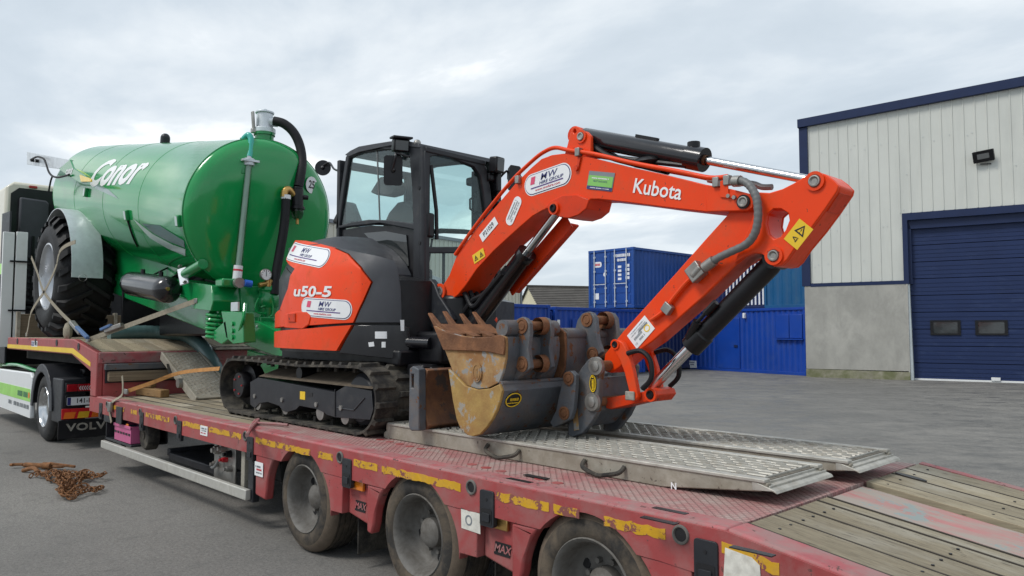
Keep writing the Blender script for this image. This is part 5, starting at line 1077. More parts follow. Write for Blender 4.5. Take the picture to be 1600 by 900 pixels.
# ---- arm cylinder on top of the boom ----
YC=(YB0+YB1)/2
a=V((-3.51,4.05,3.076)); b=V((-2.501,4.05,2.737)); c=V((-1.803,4.05,2.504)); d=(b-a).normalized()
m=MB(); m.lathe([(.03,.0),(.03,.058),(.05,.066),((b-a).length-.13,.066),((b-a).length-.12,.076),((b-a).length,.076),((b-a).length,.034)],a,d,28); cy=m.build('arm_cylinder','black_gloss',ex)
m=MB(); m.cyl(b-d*.02,c-d*.02,.026,n=20); m.build('cylinder_rod','chrome',cy)
m=MB(); m.cyl(a-V(0,.07,0),a+V(0,.07,0),.06,n=18); m.build('cylinder_eye','orange_worn',cy)
m=MB(); m.lathe([(0,.032),(.03,.032)],b-d*.01,d,16); m.build('rod_seal','bucket_rust',cy)
m=MB(); m.tube([a+d*.1+V(0,-.03,-.09),a+d*.35+V(0,-.03,-.10),a+d*.6+V(0,-.03,-.085),b-d*.12+V(0,-.03,-.06)],.017,8,smooth=4); m.build('cylinder_pipe','black',cy)
m=MB(); q=a+d*.52+V(0,0,.07); m.bar(q,q+d*.18,.03,.03); m.build('cylinder_port','black',cy); m=MB(); m.cyl(b-d*.08+V(0,0,.06),b-d*.08+V(0,0,.10),.04,n=10); m.build('cylinder_port','black',cy)
m=MB(); q=a+d*.62+V(0,-.02,-.09); m.ball(q,.075,12,sc=(1.5,1,.5)); m.build('hose_bundle','black',cy)
for y in (4.0,4.10):
    m=MB(); m.tube([V(a.x,y,a.z-.03)+d*.12,V(a.x,y,a.z-.10)+d*.3,V(a.x,y,a.z-.115)+d*.5,V(a.x,y,a.z-.12)+d*.75],.022,8,smooth=5); m.build('hydraulic_hose','hose_black',bo)
# ---- boom lift cylinder below ----
a=V((-4.662,4.05,1.743)); c=V((-3.73,4.05,2.561)); d=(c-a).normalized(); L_=(c-a).length
m=MB(); m.lathe([(0,.0),(0,.07),(L_*.60,.07),(L_*.61,.078),(L_*.66,.078),(L_*.66,.03)],a,d,24); lc=m.build('boom_cylinder','black_gloss',ex)
m=MB(); m.cyl(a+d*L_*.64,c,.032,n=18); m.build('cylinder_rod','chrome',lc)
gd=[(-3.539,2.482),(-3.6,2.488),(-4.284,1.992),(-4.226,1.966),(-4.155,1.987),(-3.564,2.416)]; dd_=V(0,0,0)
p0,p1=V((-3.704,4.14,2.496)),V((-4.341,4.14,2.015)); m=MB(); m.bar(p0,p1,.13,.018,(.6,-.6,.5)); m.bar(p0+V(0,.07,-.02),p1+V(0,.07,-.02),.018,.08,(.6,-.6,.5)); m.build('rod_guard','orange_worn',lc,.004)
for y in (4.0,4.1,4.16):
    m=MB(); m.tube([V((-4.757,4,1.816))+V(0,y-4,0),V((-4.629,4,1.928))+V(0,y-4,0),V((-4.474,4,1.985))+V(0,y-4,0),V((-4.223,4,2.174))+V(0,y-4,0)],.022,8,smooth=5); m.build('hydraulic_hose','hose_black',lc)
# ---- dipper arm ----
YA0,YA1=3.965,4.135
arm=[(-3.231,1.53),(-3.069,1.688),(-2.658,2.048),(-2.461,2.226),(-2.308,2.36),(-2.244,2.44),(-2.182,2.473),(-2.103,2.47),(-2.026,2.456),(-1.95,2.467),(-1.883,2.49),(-1.835,2.511),(-1.796,2.53),(-1.75,2.533),(-1.709,2.513),(-1.672,2.48),(-1.64,2.442),(-1.647,2.416),(-1.72,2.319),(-1.799,2.224),(-1.884,2.134),(-1.932,2.07),(-1.963,2.044),(-2.008,2.04),(-2.041,2.063),(-2.056,2.1),(-2.079,2.116),(-2.129,2.124),(-2.19,2.106),(-2.251,2.066),(-2.466,1.891),(-2.649,1.759),(-2.841,1.619),(-2.993,1.531),(-3.108,1.445),(-3.178,1.404),(-3.227,1.415),(-3.243,1.466)]
hole=list(reversed([(-2.052,2.285),(-2.043,2.338),(-2.008,2.363),(-1.956,2.357),(-1.919,2.331),(-1.913,2.288),(-1.936,2.237),(-1.967,2.201),(-2.004,2.193),(-2.038,2.225)]))
m=MB(); m.prism(arm,'Y',YA0,YA1,holes=[hole]); am=m.build('dipper_arm','orange',ex,.008)
# head plates stand proud of the arm box
hp=[(-2.103,2.47),(-2.026,2.456),(-1.95,2.467),(-1.883,2.49),(-1.835,2.511),(-1.796,2.53),(-1.75,2.533),(-1.709,2.513),(-1.672,2.48),(-1.64,2.442),(-1.647,2.416),(-1.72,2.319),(-1.799,2.224),(-1.884,2.134),(-1.932,2.07),(-1.963,2.044),(-2.008,2.04),(-2.041,2.063),(-2.056,2.1),(-2.079,2.116),(-2.129,2.124),(-2.19,2.106),(-2.251,2.073),(-2.2,2.188),(-2.142,2.294),(-2.116,2.383)]
for ya,yb in ((YA0-.022,YA0+.0),(YA1,YA1+.022)):
    m=MB(); m.prism(hp,'Y',ya,yb,holes=[hole]); m.build('arm_head_plate','orange',am,.006)
pin((-1.762,2.483),YA0-.022,.034,am,'steel',.022); pin((-2.003,2.1),YA0-.022,.034,am,'steel',.022)
m=MB(); e_=[(-1.663,2.428),(-1.647,2.409),(-1.714,2.318),(-1.741,2.325)]; m.prism(e_,'Y',YA0+.01,YA1-.01); m.build('arm_stiffener','orange_worn',am)
bdecal('crush_warning',(-1.907,2.155),(-1.815,2.258),.10,lambda mb,F,W,h:(put(mb,F,[(-W/2,-h/2),(W/2,-h/2),(W/2,h/2),(-W/2,h/2)],.003,0),mb.slab([[(W*.02,-h*.32),(W*.42,0.0),(W*.02,h*.32)],[(W*.07,-h*.2),(W*.34,0),(W*.07,h*.2)]],lambda p:F(p[0],p[1],.005),lambda p:F(p[0],p[1],.003),1),puttext(mb,F,'!',h*.35,W*.15,0,.005,1,ang=-1.57),puttext(mb,F,'<i',h*.42,-W*.22,0,.005,1,ang=-1.57,bold=.02)),['yellow','black_print'],y=YA0-.0235,par=am)
def sag(mb,F,W,h):
    put(mb,F,[(-W/2,-h/2),(W/2,-h/2),(W/2,h/2),(-W/2,h/2)],.003,0); A=math.pi
    rowprint(mb,F,-W*.36,W*.08,-h*.02,h*.14,.005,1,2); rowprint(mb,F,-W*.2,W*.12,-h*.26,h*.12,.005,1,5); rowprint(mb,F,-W*.4,W*.4,h*.22,h*.05,.005,1,6); rowprint(mb,F,-W*.4,W*.4,h*.36,h*.05,.005,1,7); puttext(mb,F,'CE',h*.15,-W*.38,-h*.3,.005,1); mb.slab([circ(W*.28,-h*.12,h*.22,16,h*.2),circ(W*.28,-h*.12,h*.16,16,h*.14)],lambda p:F(p[0],p[1],.005),lambda p:F(p[0],p[1],.003),2); put(mb,F,[(-W*.1,h*.08),(W*.4,h*.05),(W*.42,h*.15),(W*.0,h*.17)],.005,3)
bdecal('instruction_label',(-3.003,1.61),(-2.861,1.741),.115,sag,['white_print','grey_print','decal_yellow','grey_print'],y=YA0-.001,par=am)
# pipes and hoses on the arm side
tubeb('arm_pipe',[(x,YA0-.02,z) for x,z in [(-2.517,2.02),(-2.59,1.965),(-2.693,1.862),(-2.722,1.823),(-2.78,1.784),(-2.839,1.753)]],.013,'orange',8,4,am)
for p,s_ in (((1043,482),.03),):
    m=MB(); m.obox(V((-2.71,3.94,1.823)),(.025,0,-.02),(0,.02,0),(.02,0,.025)); m.build('pipe_clamp','steel',am,.004)
m=MB(); m.obox(V((-2.495,3.93,2.037)),(.04,0,.03),(0,.03,0),(-.03,0,.04)); m.cyl(V((-2.511,3.92,2.01)),V((-2.453,3.92,2.064)),.028,n=10); m.build('hose_coupling','steel',am,.006)
hs=[(x,YA0-.06-.02*math.sin(math.pi*i/8),z) for i,(x,z) in enumerate([(-2.221,2.544),(-2.165,2.536),(-2.118,2.504),(-2.08,2.444),(-2.066,2.381),(-2.068,2.298),(-2.092,2.225),(-2.148,2.172),(-2.254,2.136),(-2.345,2.105),(-2.432,2.058)])]
m=MB(); P_=spline([V(p) for p in hs],8); 
m.tube(P_,lambda f:.023+.0012*math.sin(f*len(P_)*1.9),12); m.build('armoured_hose','hose_grey',am)
for p0,p1 in ((V(hs[0]),V(hs[1])),(V(hs[-1]),V(hs[-2]))): m=MB(); m.cyl(p0,p0.lerp(p1,.8),.033,n=12); m.build('hose_ferrule','steel',am)
m=MB(); m.tube([(x,YA0+.14,z) for x,z in [(-2.319,2.574),(-2.214,2.556),(-2.154,2.528),(-2.09,2.519)]],.018,8,smooth=4); m.build('hydraulic_hose','hose_grey',am)
m=MB(); m.cyl(V((-2.445,4,2.598)),V((-2.355,4,2.57)),.018,n=10); m.build('hose_fitting','steel',am)
m=MB(); P_=[V((-2.138,4.1,2.104)),V((-2.204,4.1,2.03)),V((-2.288,4.1,1.939)),V((-2.361,4.1,1.895))]
m.tube(P_,.020,8,smooth=4); m.build('hydraulic_hose','hose_black',am)
# ---- bucket cylinder ----
YK=4.05
a=V((-2.038,4.05,2.098)); b=V((-2.615,4.05,1.585)); c=V((-2.947,4.05,1.29)); d=(b-a).normalized(); L_=(b-a).length
m=MB(); m.lathe([(.03,0),(.03,.055),(.06,.062),(L_-.13,.062),(L_-.12,.070),(L_,.070),(L_,.03)],a,d,24); kc=m.build('bucket_cylinder','black',ex)
m=MB(); m.cyl(b-d*.02,c,.034,n=18); m.build('cylinder_rod','chrome',kc)
m=MB(); o_=V(-.02,-.07,.055); m.tube([a+d*.50+o_,a+d*.62+o_,b-d*.10+o_],.012,8); m.cyl(b-d*.15+o_,b-d*.03+o_*.6,.028,n=10); m.cyl(a+d*.45+o_,a+d*.55+o_,.022,n=8); m.build('cylinder_pipe','black',kc)
m=MB(); m.cyl(a-V(0,.06,0),a+V(0,.06,0),.065,n=18); m.build('cylinder_eye','black',kc)
for k in range(3):
    P_=[V((-2.586,4.05,1.989))+V(0,.02*k,0),V((-2.429,4.05,1.993))+V(0,.02*k,0),V((-2.237,4.05,2.085))+V(0,.02*k,0)]
# ---- bucket link and quick hitch ----
def link_(y0,y1,nm='bucket_link'):
    m=MB(); m.prism([(-3.116,1.567),(-3.127,1.596),(-3.105,1.621),(-3.068,1.626),(-3.032,1.61),(-2.997,1.556),(-2.957,1.447),(-2.928,1.338),(-2.914,1.266),(-2.934,1.241),(-2.975,1.246),(-2.989,1.319),(-3.019,1.416),(-3.059,1.501),(-3.09,1.542)],'Y',y0,y1); return m.build(nm,'orange',ex,.006)
l1=link_(3.90,3.94); l2=link_(4.16,4.20)
pin((-3.09,1.596),3.90,.022,l1,'black',.014)
m=MB(); m.prism([(-3.211,1.24),(-3.211,1.172),(-3.168,1.167),(-2.995,1.212),(-2.905,1.231),(-2.831,1.24),(-2.796,1.282),(-2.81,1.313),(-2.859,1.322),(-2.904,1.299),(-2.995,1.278)],'Y',3.945,4.155); hl=m.build('hitch_link','orange_worn',ex,.01)
m=MB(); m.box(*sorted(((-3.005,1.302)[0],(-2.934,1.306)[0])),3.885,3.90,(-2.97,1.243)[1],(-2.969,1.3)[1]); m.build('pin_lock','alu_tread',l1,.006)
pin((-2.845,1.283),3.945,.028,hl,'black',.02)
qh=[(-3.277,1.492),(-3.244,1.51),(-3.2,1.503),(-3.158,1.441),(-3.18,1.335),(-3.192,1.167),(-3.231,1.102),(-3.32,1.005),(-3.405,0.971),(-3.457,0.983),(-3.451,1.075),(-3.42,1.259),(-3.385,1.368),(-3.334,1.435)]
t_q=[]
for y0,y1 in ((3.84,3.885),(4.215,4.26)):
    m=MB(); m.prism(qh,'Y',y0,y1); o=m.build('quick_hitch','bucket_grey',ex,.008); t_q.append(o)
for p in ((-3.195,1.454),(-3.229,1.219)):
    m=MB(); m.lathe([(0,.062),(-.02,.058),(-.022,.035),(-.03,.033),(-.034,.018),(-.034,.001)],(p[0],3.84,p[1]),(0,1,0),20); m.build('hitch_pin','steel',t_q[0]); m=MB(); m.cyl((p[0],3.885,p[1]),(p[0],4.215,p[1]),.035,n=14); m.build('hitch_shaft','bucket_rust',t_q[0])
m=MB(); m.prism([(-3.345,1.37),(-3.207,1.376),(-3.22,1.165),(-3.348,1.037)],'Y',3.886,4.214); m.build('hitch_body','bucket_grey',t_q[0],.01)
def emblem(c,rx,rz,y,par,ang=0):
    F=Frame((c[0],y,c[1]),(math.cos(ang),0,math.sin(ang))); mb=MB(); put(mb,F,circ(0,0,rx,24,rz),.003,0); mb.slab([circ(0,0,rx*.92,24,rz*.92),circ(0,0,rx*.80,24,rz*.80)],lambda p:F(p[0],p[1],.005),lambda p:F(p[0],p[1],.003),1)
    s_=rx*.34 if rx>rz else rz*.34; rowprint(mb,F,-max(rx,rz)*.68,max(rx,rz)*.68,0,s_*.8,.006,1,3,0 if rx>rz else math.pi/2); put(mb,F,[(-rx*.7,-rz*.38),(rx*.7,-rz*.38),(rx*.7,-rz*.30),(-rx*.7,-rz*.30)] if rx>rz else [(rx*.4,-rz*.6),(rx*.5,-rz*.6),(rx*.5,rz*.6),(rx*.4,rz*.6)],.006,1); return mb.build('maker_emblem',['black_print','decal_yellow'],par,smooth=0,recalc=False)
emblem((-3.228,1.34),.030,.062,3.839,t_q[0])
m=MB(); c0=(-3.38,1.094); F=Frame((c0[0],3.839,c0[1]),(1,0,.1)); put(m,F,[(-.022,-.075),(.022,-.07),(.022,.075),(-.018,.075)],.003,0); m.build('rating_plate','bucket_tan',t_q[0])
for y in (3.90,4.2):
    m=MB(); m.tube([V((-2.992,3.93,1.54))+V(0,y-3.93,0),V((-2.891,3.93,1.558))+V(0,y-3.93,0),V((-2.818,3.93,1.504))+V(0,y-3.93,0),V((-2.809,3.93,1.392))+V(0,y-3.93,0),V((-2.879,3.93,1.321))+V(0,y-3.93,0)],.016,8,smooth=5); m.build('hitch_hose','hose_black',ex)
# ================= loose buckets stacked beside the blade =================
def bucket_shell(t,side,y0,y1,mside,mback,th=.022,bevel=.006,inner=None):
    """side plates plus a curved back between them; 'inner' is the open mouth cut"""
    for ya,yb in ((y0,y0+th),(y1-th,y1)):
        m=MB(); m.prism(side,'Y',ya,yb); o=m.build('side_plate',mside,t,bevel)
    return o
# digging bucket with teeth
A=thing('digging_bucket',(-3.8,3.6,1.25),'narrow tan digging bucket with rusty teeth pointing up, nested on top of the stack','bucket','loose excavator buckets')
sA=[(-4.276,1.721),(-4.181,1.689),(-4.075,1.667),(-3.971,1.649),(-3.851,1.641),(-3.691,1.642),(-3.58,1.659),(-3.538,1.643),(-3.532,1.59),(-3.537,1.508),(-3.561,1.425),(-3.598,1.35),(-3.69,1.312),(-3.817,1.297),(-3.936,1.316),(-4.073,1.406),(-4.166,1.559)]
def shell(side,i0,i1,y0,y1,th,mt,t,nm='back_shell'):
    """curved skin following side[i0..i1] between the side plates"""
    P=[V(x,0,z) for x,z in side[i0:i1+1]]; cx=sum(p.x for p in P)/len(P); cz=sum(p.z for p in P)/len(P); m=MB(); vs=[];k=len(P)
    for p in P:
        q=p.lerp(V(cx,0,cz),th/(p-V(cx,0,cz)).length); vs+=[(p.x,y0,p.z),(p.x,y1,p.z),(q.x,y1,q.z),(q.x,y0,q.z)]
    fs=[(i*4+a,i*4+(a+1)%4,(i+1)*4+(a+1)%4,(i+1)*4+a) for i in range(k-1) for a in range(4)]+[(0,1,2,3),((k-1)*4+3,(k-1)*4+2,(k-1)*4+1,(k-1)*4)]; m.add(vs,fs); return m.build(nm,mt,t,.003)
m=MB(); m.prism(sA,'Y',3.34,3.362); spA=m.build('side_plate','bucket_tan',A,.005); m=MB(); m.prism(sA,'Y',3.83,3.852); m.build('side_plate','bucket_grey',A,.005)
shell(sA,6,16,3.363,3.829,.02,'bucket_grey',A); shell(sA,15,16,3.363,3.829,.02,'bucket_tan',A,'floor_plate')
m=MB(); m.prism([(-4.276,1.721),(-4.181,1.689),(-4.075,1.667),(-3.971,1.649),(-3.851,1.641),(-3.691,1.642),(-3.58,1.659),(-3.538,1.643),(-3.532,1.59),(-3.543,1.528),(-3.722,1.549),(-3.917,1.55),(-4.159,1.55)],'Y',3.325,3.339); m.build('side_cutter','bucket_rust',A,.005)
m=MB(); 
cE=(-3.806,1.408); F=Frame((cE[0],3.34,cE[1]),(1,0,0)); m.slab([circ(0,0,.046,20,.066)],lambda p:F(p[0],p[1],.012),lambda p:F(p[0],p[1],0)); m.slab([circ(0,0,.036,20,.054),circ(0,0,.031,20,.048)],lambda p:F(p[0],p[1],.016),lambda p:F(p[0],p[1],.012)); rowprint(m,F,-.036,.036,0,.018,.0145,0,3,1.57); m.build('cast_emblem','bucket_tan',A)
lipA,tipA=V((-4.124,3.34,1.689)),V((-4.36,3.34,1.828)); dv_=(tipA-lipA).normalized(); sdv=V(0,1,0); up_=dv_.cross(sdv)
m=MB(); m.obox(V((-4.145,3.34,1.68))+V(0,.25,0)+dv_*.02,dv_*.07,V(0,.235,0),up_*.012); m.build('cutting_edge','bucket_rust',A,.004)
for i,y in enumerate((3.375,3.52,3.67,3.81)):
    t_=MB(); b0=lipA+V(0,y-3.34,0)-dv_*.12; L_=.40+.02*(i%2); jx=random.uniform(-.02,.02)
    secs=[(0,.034,.030),(.12,.036,.036),(.18,.028,.026),(.28,.024,.018),(L_,.020,.006)]; vs=[]
    for s_,w_,h_ in secs:
        cc=b0+dv_*s_+up_*(.05*math.sin(s_*7)+.005); vs+=[cc+sdv*w_+up_*h_,cc-sdv*w_+up_*h_,cc-sdv*w_-up_*h_,cc+sdv*w_-up_*h_]
    t_.add(vs,[(k*4+a,k*4+(a+1)%4,(k+1)*4+(a+1)%4,(k+1)*4+a) for k in range(4) for a in range(4)]+[(0,3,2,1),(16,17,18,19)]); o=t_.build('tooth','bucket_rust',A,.006)
    for q in (.05,.09): b_m=MB(); cc=b0+dv_*q+up_*.045; b_m.cyl(cc,cc+up_*.02,.014,n=6); b_m.build('bolt','steel',o)
def ears(t,outl,ypl,ys,th,pins,mt='bucket_grey',rp=.030,rb=.052):
    for y in ys:
        m=MB(); m.prism(outl,'Y',y,y+th); o=m.build('hanger_ear',mt,t,.006)
        for p in pins: m=MB(); m.lathe([(0,rb),(-.008,rb),(-.009,rb*.72),(-.004,rb*.70),(-.004,rb*.6),(-.010,rb*.5),(-.010,.001)],(p[0],y,p[1]),(0,1,0),20); m.build('pin_collar','bucket_rust',o)
    for p in pins:
        m=MB(); m.cyl((p[0],ys[0]+th,p[1]),(p[0],ys[-1],p[1]),rp,n=16); q=m.build('hanger_pin','bucket_rust',t); m=MB(); m.lathe([(0,rp),(-.06,rp*1.9),(-.0,rp*2.0)],(p[0],ys[-1],p[1]),(0,1,0),18); m.build('pin_sleeve','bucket_rust',q)
eA=[(-3.513,1.776),(-3.477,1.767),(-3.442,1.734),(-3.436,1.672),(-3.454,1.569),(-3.431,1.446),(-3.513,1.394),(-3.603,1.344),(-3.727,1.333),(-3.696,1.437),(-3.658,1.587),(-3.634,1.663),(-3.603,1.722),(-3.561,1.76)]
ears(A,eA,3.46,(3.46,3.66),.035,[(-3.507,1.717),(-3.507,1.468)])
m=MB(); m.cyl((eA[12][0]+.02,3.35,eA[12][1]-.02),(eA[12][0]+.02,3.85,eA[12][1]-.02),.055,n=18); m.build('top_tube','bucket_grey',A)
# grading bucket at the bottom
B=thing('grading_bucket',(-3.7,4.0,.95),'wide grey grading bucket with a yellowish end plate and emblem, bottom of the stack','bucket','loose excavator buckets')
sB=[(-4.073,1.425),(-4.024,1.4),(-3.962,1.36),(-3.889,1.316),(-3.771,1.297),(-3.646,1.312),(-3.555,1.345),(-3.531,1.302),(-3.548,1.24),(-3.578,1.177),(-3.621,1.117),(-3.676,1.059),(-3.738,1.008),(-3.802,0.989),(-3.867,0.991),(-3.933,1.019),(-3.981,1.087),(-4.023,1.214)]
m=MB(); m.prism(sB,'Y',3.30,3.325); spB=m.build('side_plate','bucket_yellow',B,.006); m=MB(); m.prism(sB,'Y',4.72,4.745); m.build('side_plate','bucket_grey',B,.006)
shell(sB,6,15,3.326,4.719,.022,'bucket_grey',B); m=MB(); tB=sB[6]; m.cyl((tB[0]-.012,3.326,tB[1]-.0),(tB[0]-.012,4.719,tB[1]),.018,n=10); m.build('lip_tube','bucket_grey',B); shell(sB,15,17,3.326,4.719,.02,'bucket_rust',B,'floor_plate')
m=MB(); m.prism([sB[4],sB[6],sB[8],sB[10],sB[12],sB[14],sB[16],sB[0]],'Y',3.9,3.92); m.build('inner_rib','bucket_grey',B)
eB=[(-3.393,1.416),(-3.348,1.421),(-3.309,1.393),(-3.315,1.313),(-3.333,1.166),(-3.361,1.1),(-3.441,1.064),(-3.512,1.032),(-3.547,1.063),(-3.488,1.154),(-3.458,1.263),(-3.428,1.354)]
ears(B,eB,3.78,(3.76,4.06),.04,[(-3.371,1.37),(-3.412,1.138)],rp=.028,rb=.045)
nB=V(sB[9][0]-sB[7][0],0,sB[9][1]-sB[7][1]).normalized(); nn=V(0,1,0).cross(nB); nn=nn if nn.x>0 else -nn
c=V((sB[7][0]+sB[9][0])/2,3.42,(sB[7][1]+sB[9][1])/2)
F=Frame(c+V(0,.0,0),(0,1,0),None,nn); mb=MB(); put(mb,F,circ(0,0,.075,24,.055),.006,0); mb.slab([circ(0,0,.07,24,.05),circ(0,0,.062,24,.043)],lambda p:F(p[0],p[1],.009),lambda p:F(p[0],p[1],.006),1); rowprint(mb,F,-.052,.052,.004,.020,.009,1,4); put(mb,F,[(-.05,-.024),(.05,-.024),(.05,-.019),(-.05,-.019)],.009,1); mb.build('maker_emblem',['black_print','decal_yellow'],B,smooth=0,recalc=False)
# second digging bucket beside it
Cc=thing('trenching_bucket',(-3.6,4.2,1.3),'grey plate bucket with rusty end, standing behind the toothed bucket next to the hitch','bucket','loose excavator buckets')
sC=[(x+.05,z+.0) for x,z in [(-4.054,1.671),(-3.886,1.662),(-3.725,1.689),(-3.619,1.707),(-3.565,1.671),(-3.559,1.561),(-3.572,1.428),(-3.621,1.333),(-3.758,1.282),(-3.919,1.301),(-4.02,1.436)]]
m=MB(); m.prism(sC,'Y',3.88,3.902); m.build('side_plate','bucket_rust',Cc,.005); m=MB(); m.prism(sC,'Y',4.68,4.702); m.build('side_plate','bucket_grey',Cc,.005)
shell(sC,3,10,3.903,4.679,.02,'bucket_grey',Cc)
m=MB(); m.cyl((sC[4][0]-.03,3.905,sC[4][1]-.012),(sC[4][0]-.03,4.68,sC[4][1]-.012),.042,n=18); m.build('top_tube','bucket_grey',Cc)
eC=[(-3.495,1.821),(-3.454,1.811),(-3.425,1.775),(-3.408,1.626),(-3.369,1.537),(-3.445,1.482),(-3.534,1.425),(-3.607,1.349),(-3.668,1.37),(-3.623,1.579),(-3.617,1.689),(-3.592,1.763),(-3.549,1.808)]
ears(Cc,eC,4.12,(4.10,4.33),.04,[(-3.501,1.762),(-3.45,1.522)],rp=.032,rb=.05)


# ================= slurry tanker =================
TO=V(-8.75,4.137,3.09); TH=R(9.4); TA=V(-math.cos(TH),0,math.sin(TH)); TU=V(math.sin(TH),0,math.cos(TH)); TR=.928; TL=6.05
tk=thing('slurry_tanker',(-13.3,4.14,1.58),'glossy green slurry tanker with white lettering, chained wheels-up on the gooseneck','tanker')
def TP_(t,w,off=0):
    """point on the barrel: t back along the axis, w round from the top towards the near side"""
    a=w/TR; r=TR+off; return TO+TA*t+TU*(r*math.cos(a))+V(0,-1,0)*(r*math.sin(a))
pr=[(.02,TR),(0,TR+.006)]
m=MB(); prof=[(0.0,TR+.004),(.03,TR+.006),(.05,TR),(1.5,TR),(3.0,TR),(4.5,TR),(TL-.05,TR),(TL,TR),(TL+.08,TR*.97),(TL+.16,TR*.86),(TL+.22,TR*.62),(TL+.25,TR*.3),(TL+.26,0.001)]
m.lathe(prof,TO,TA,96); m.build('barrel','green',tk,smooth=45)
for t_ in (1.56,3.12,4.66): m=MB(); m.lathe([(t_,TR-.01),(t_+.004,TR+.0025),(t_+.016,TR+.0025),(t_+.02,TR-.01)],TO,TA,96); m.build('weld_seam','green',tk,smooth=60)
m=MB(); m.lathe([(.03,TR+.004),(.0,TR+.002),(-.03,TR-.012),(-.075,TR-.05),(-.11,TR-.12),(-.14,TR*.72),(-.16,TR*.5),(-.17,TR*.25),(-.175,.001)],TO,TA,96); m.build('dished_end','green',tk,smooth=60)
m=MB(); m.lathe([(-.004,TR+.0005),(-.002,TR+.012),(.022,TR+.012),(.026,TR+.004)],TO,TA,96); m.build('weld_rim','green_frame',tk,smooth=40)
def bar_decal(nm,draw,mats,off=.003):
    """flat print bent round the barrel: coordinates (t,w)"""
    mb=MB(); draw(mb); me=bpy.data.meshes.new(nm); me.from_pydata(mb.v,[],mb.f); me.polygons.foreach_set('material_index',mb.m); bm=bmesh.new(); bm.from_mesh(me); ys=[v.co.y for v in bm.verts]; y=min(ys)
    while y<max(ys):
        bmesh.ops.bisect_plane(bm,geom=bm.verts[:]+bm.edges[:]+bm.faces[:],plane_co=(0,y,0),plane_no=(0,1,0)); y+=.07
    for v in bm.verts: v.co=TP_(v.co.x,v.co.y,off+v.co.z)
    bm.to_mesh(me); bm.free()
    for q in mats: me.materials.append(MATS[q])
    return link(nm,me,tk)
def dpatch(mb,p,m=0,o=0): 
    tr_=tessellate_polygon([[Vector((a,b,0)) for a,b in p]]); mb.add([(a,b,o) for a,b in p],[tuple(t) for t in tr_],m)
def dtext(mb,txt,l,r,size,m=0,shear=0,bold=0,sx=1,o=.001):
    L=V(l[0],l[1]); Rr=V(r[0],r[1]); c=(L+Rr)/2; d=(Rr-L).normalized(); up=V(d.y,-d.x); up=up if up.y<0 else -up
    v,f=textmesh(txt,size,shear,bold,sx); mb.add([(c.x+d.x*a+up.x*b,c.y+d.y*a+up.y*b,o) for a,b in v],f,m)
cl,cr_=(3.896,1.113),(2.045,1.024)
wd=math.hypot(cr_[0]-cl[0],cr_[1]-cl[1]); print('conor width',wd,cl,cr_)
bar_decal('maker_lettering',lambda mb:dtext(mb,'Conor',cl,cr_,.62,0,.45,.035,wd/.62/2.35),['white_print'])
bar_decal('swoosh',lambda mb:(dpatch(mb,[(3.829,1.259),(3.42,1.269),(2.894,1.332),(2.365,1.449),(2.85,1.404),(3.519,1.34)],0),dpatch(mb,[(5.062,1.034),(4.561,1.077),(3.947,1.168),(4.643,1.113)],1),dpatch(mb,[(4.66,1.125),(3.917,1.189),(3.852,1.239),(4.438,1.252)],2)),['decal_grey','decal_paleg','decal_yellow'])
bar_decal('stripe',lambda mb:(dpatch(mb,[(1.798,1.68),(1.138,1.849),(0.564,1.938),(0.177,1.962),(0.331,2.074),(0.845,2.017),(1.335,1.916)],0),dpatch(mb,[(1.47,1.728),(0.798,1.71),(0.097,1.849),(0.177,1.945),(0.691,1.898),(1.12,1.83)],1)),['decal_silver','decal_teal'],.004)
# lifting eyes / sockets on the barrel
for p in ((3.949,1.411),(1.994,1.648),(0.101,1.615)):
    m=MB(); c=TP_(p[0],p[1],.03); n_=(TP_(p[0],p[1],.1)-TP_(p[0],p[1],0)).normalized(); s_=TA.cross(n_); m.obox(c-n_*.012,TA*.05,s_*.07,n_*.025); o=m.build('lamp_socket','green_frame',tk,.012); m=MB(); m.obox(c+n_*.014,TA*.035,s_*.055,n_*.003); m.build('socket_face','decal_silver',o)
m=MB(); m.tube([TP_(*q,.012) for q in [(2.022,1.701),(2.01,1.841),(2.053,1.975),(2.137,2.116)]],.012,6,smooth=4); m.build('lamp_cable','black',tk)
p=TP_(3.55,0,0); m=MB(); m.cyl(p,p+TU*.10,.07,n=16); m.ball(p+TU*.10,.07,14); m.build('vent_cap','charcoal',tk)
# ---- rear light board ----
m=MB(); m.prism([(-16.135,4.994),(-13.096,4.336),(-13.777,4.302),(-16.096,4.749)],'Y',3.08,3.13); lb=m.build('light_board','galv',tk,.005)
m=MB(); m.prism([(-13.006,4.326),(-13.643,4.276),(-13.24,4.133),(-12.391,3.87),(-11.832,3.809),(-12.305,3.991),(-12.807,4.165)],'Y',3.05,3.079); wg=m.build('light_bracket','green_frame',tk,.006)
F,W=frame3(((-13.356,4.15)[0],3.049,(-13.356,4.15)[1]),((-12.871,4.106)[0],3.049,(-12.871,4.106)[1])); m=MB(); puttext(m,F,'conor',.16,.1,.03,.003,0,shear=.3,bold=.03); m.build('lettering','white_print',wg,smooth=0,recalc=False)
m=MB(); m.prism([(-12.359,3.987),(-11.759,3.832),(-11.755,3.795),(-12.278,3.87)],'Y',3.03,3.049); m.build('side_marker','decal_yellow',wg,.004)
m=MB(); m.tube([(-15.491,3.02,4.723),(-15.014,3.02,4.7),(-14.547,3.02,4.588),(-14.356,3.02,4.47),(-14.164,3.02,4.311),(-13.9,3.02,4.197),(-13.491,3.02,4.115),(-12.885,3.02,4.065)],.016,8,smooth=5); m.tube([(-13.9,3.02,4.197),(-14.012,3.02,4.119),(-14.115,3.02,3.964)],.014,8,smooth=4); m.build('lamp_cable','hose_black',tk)
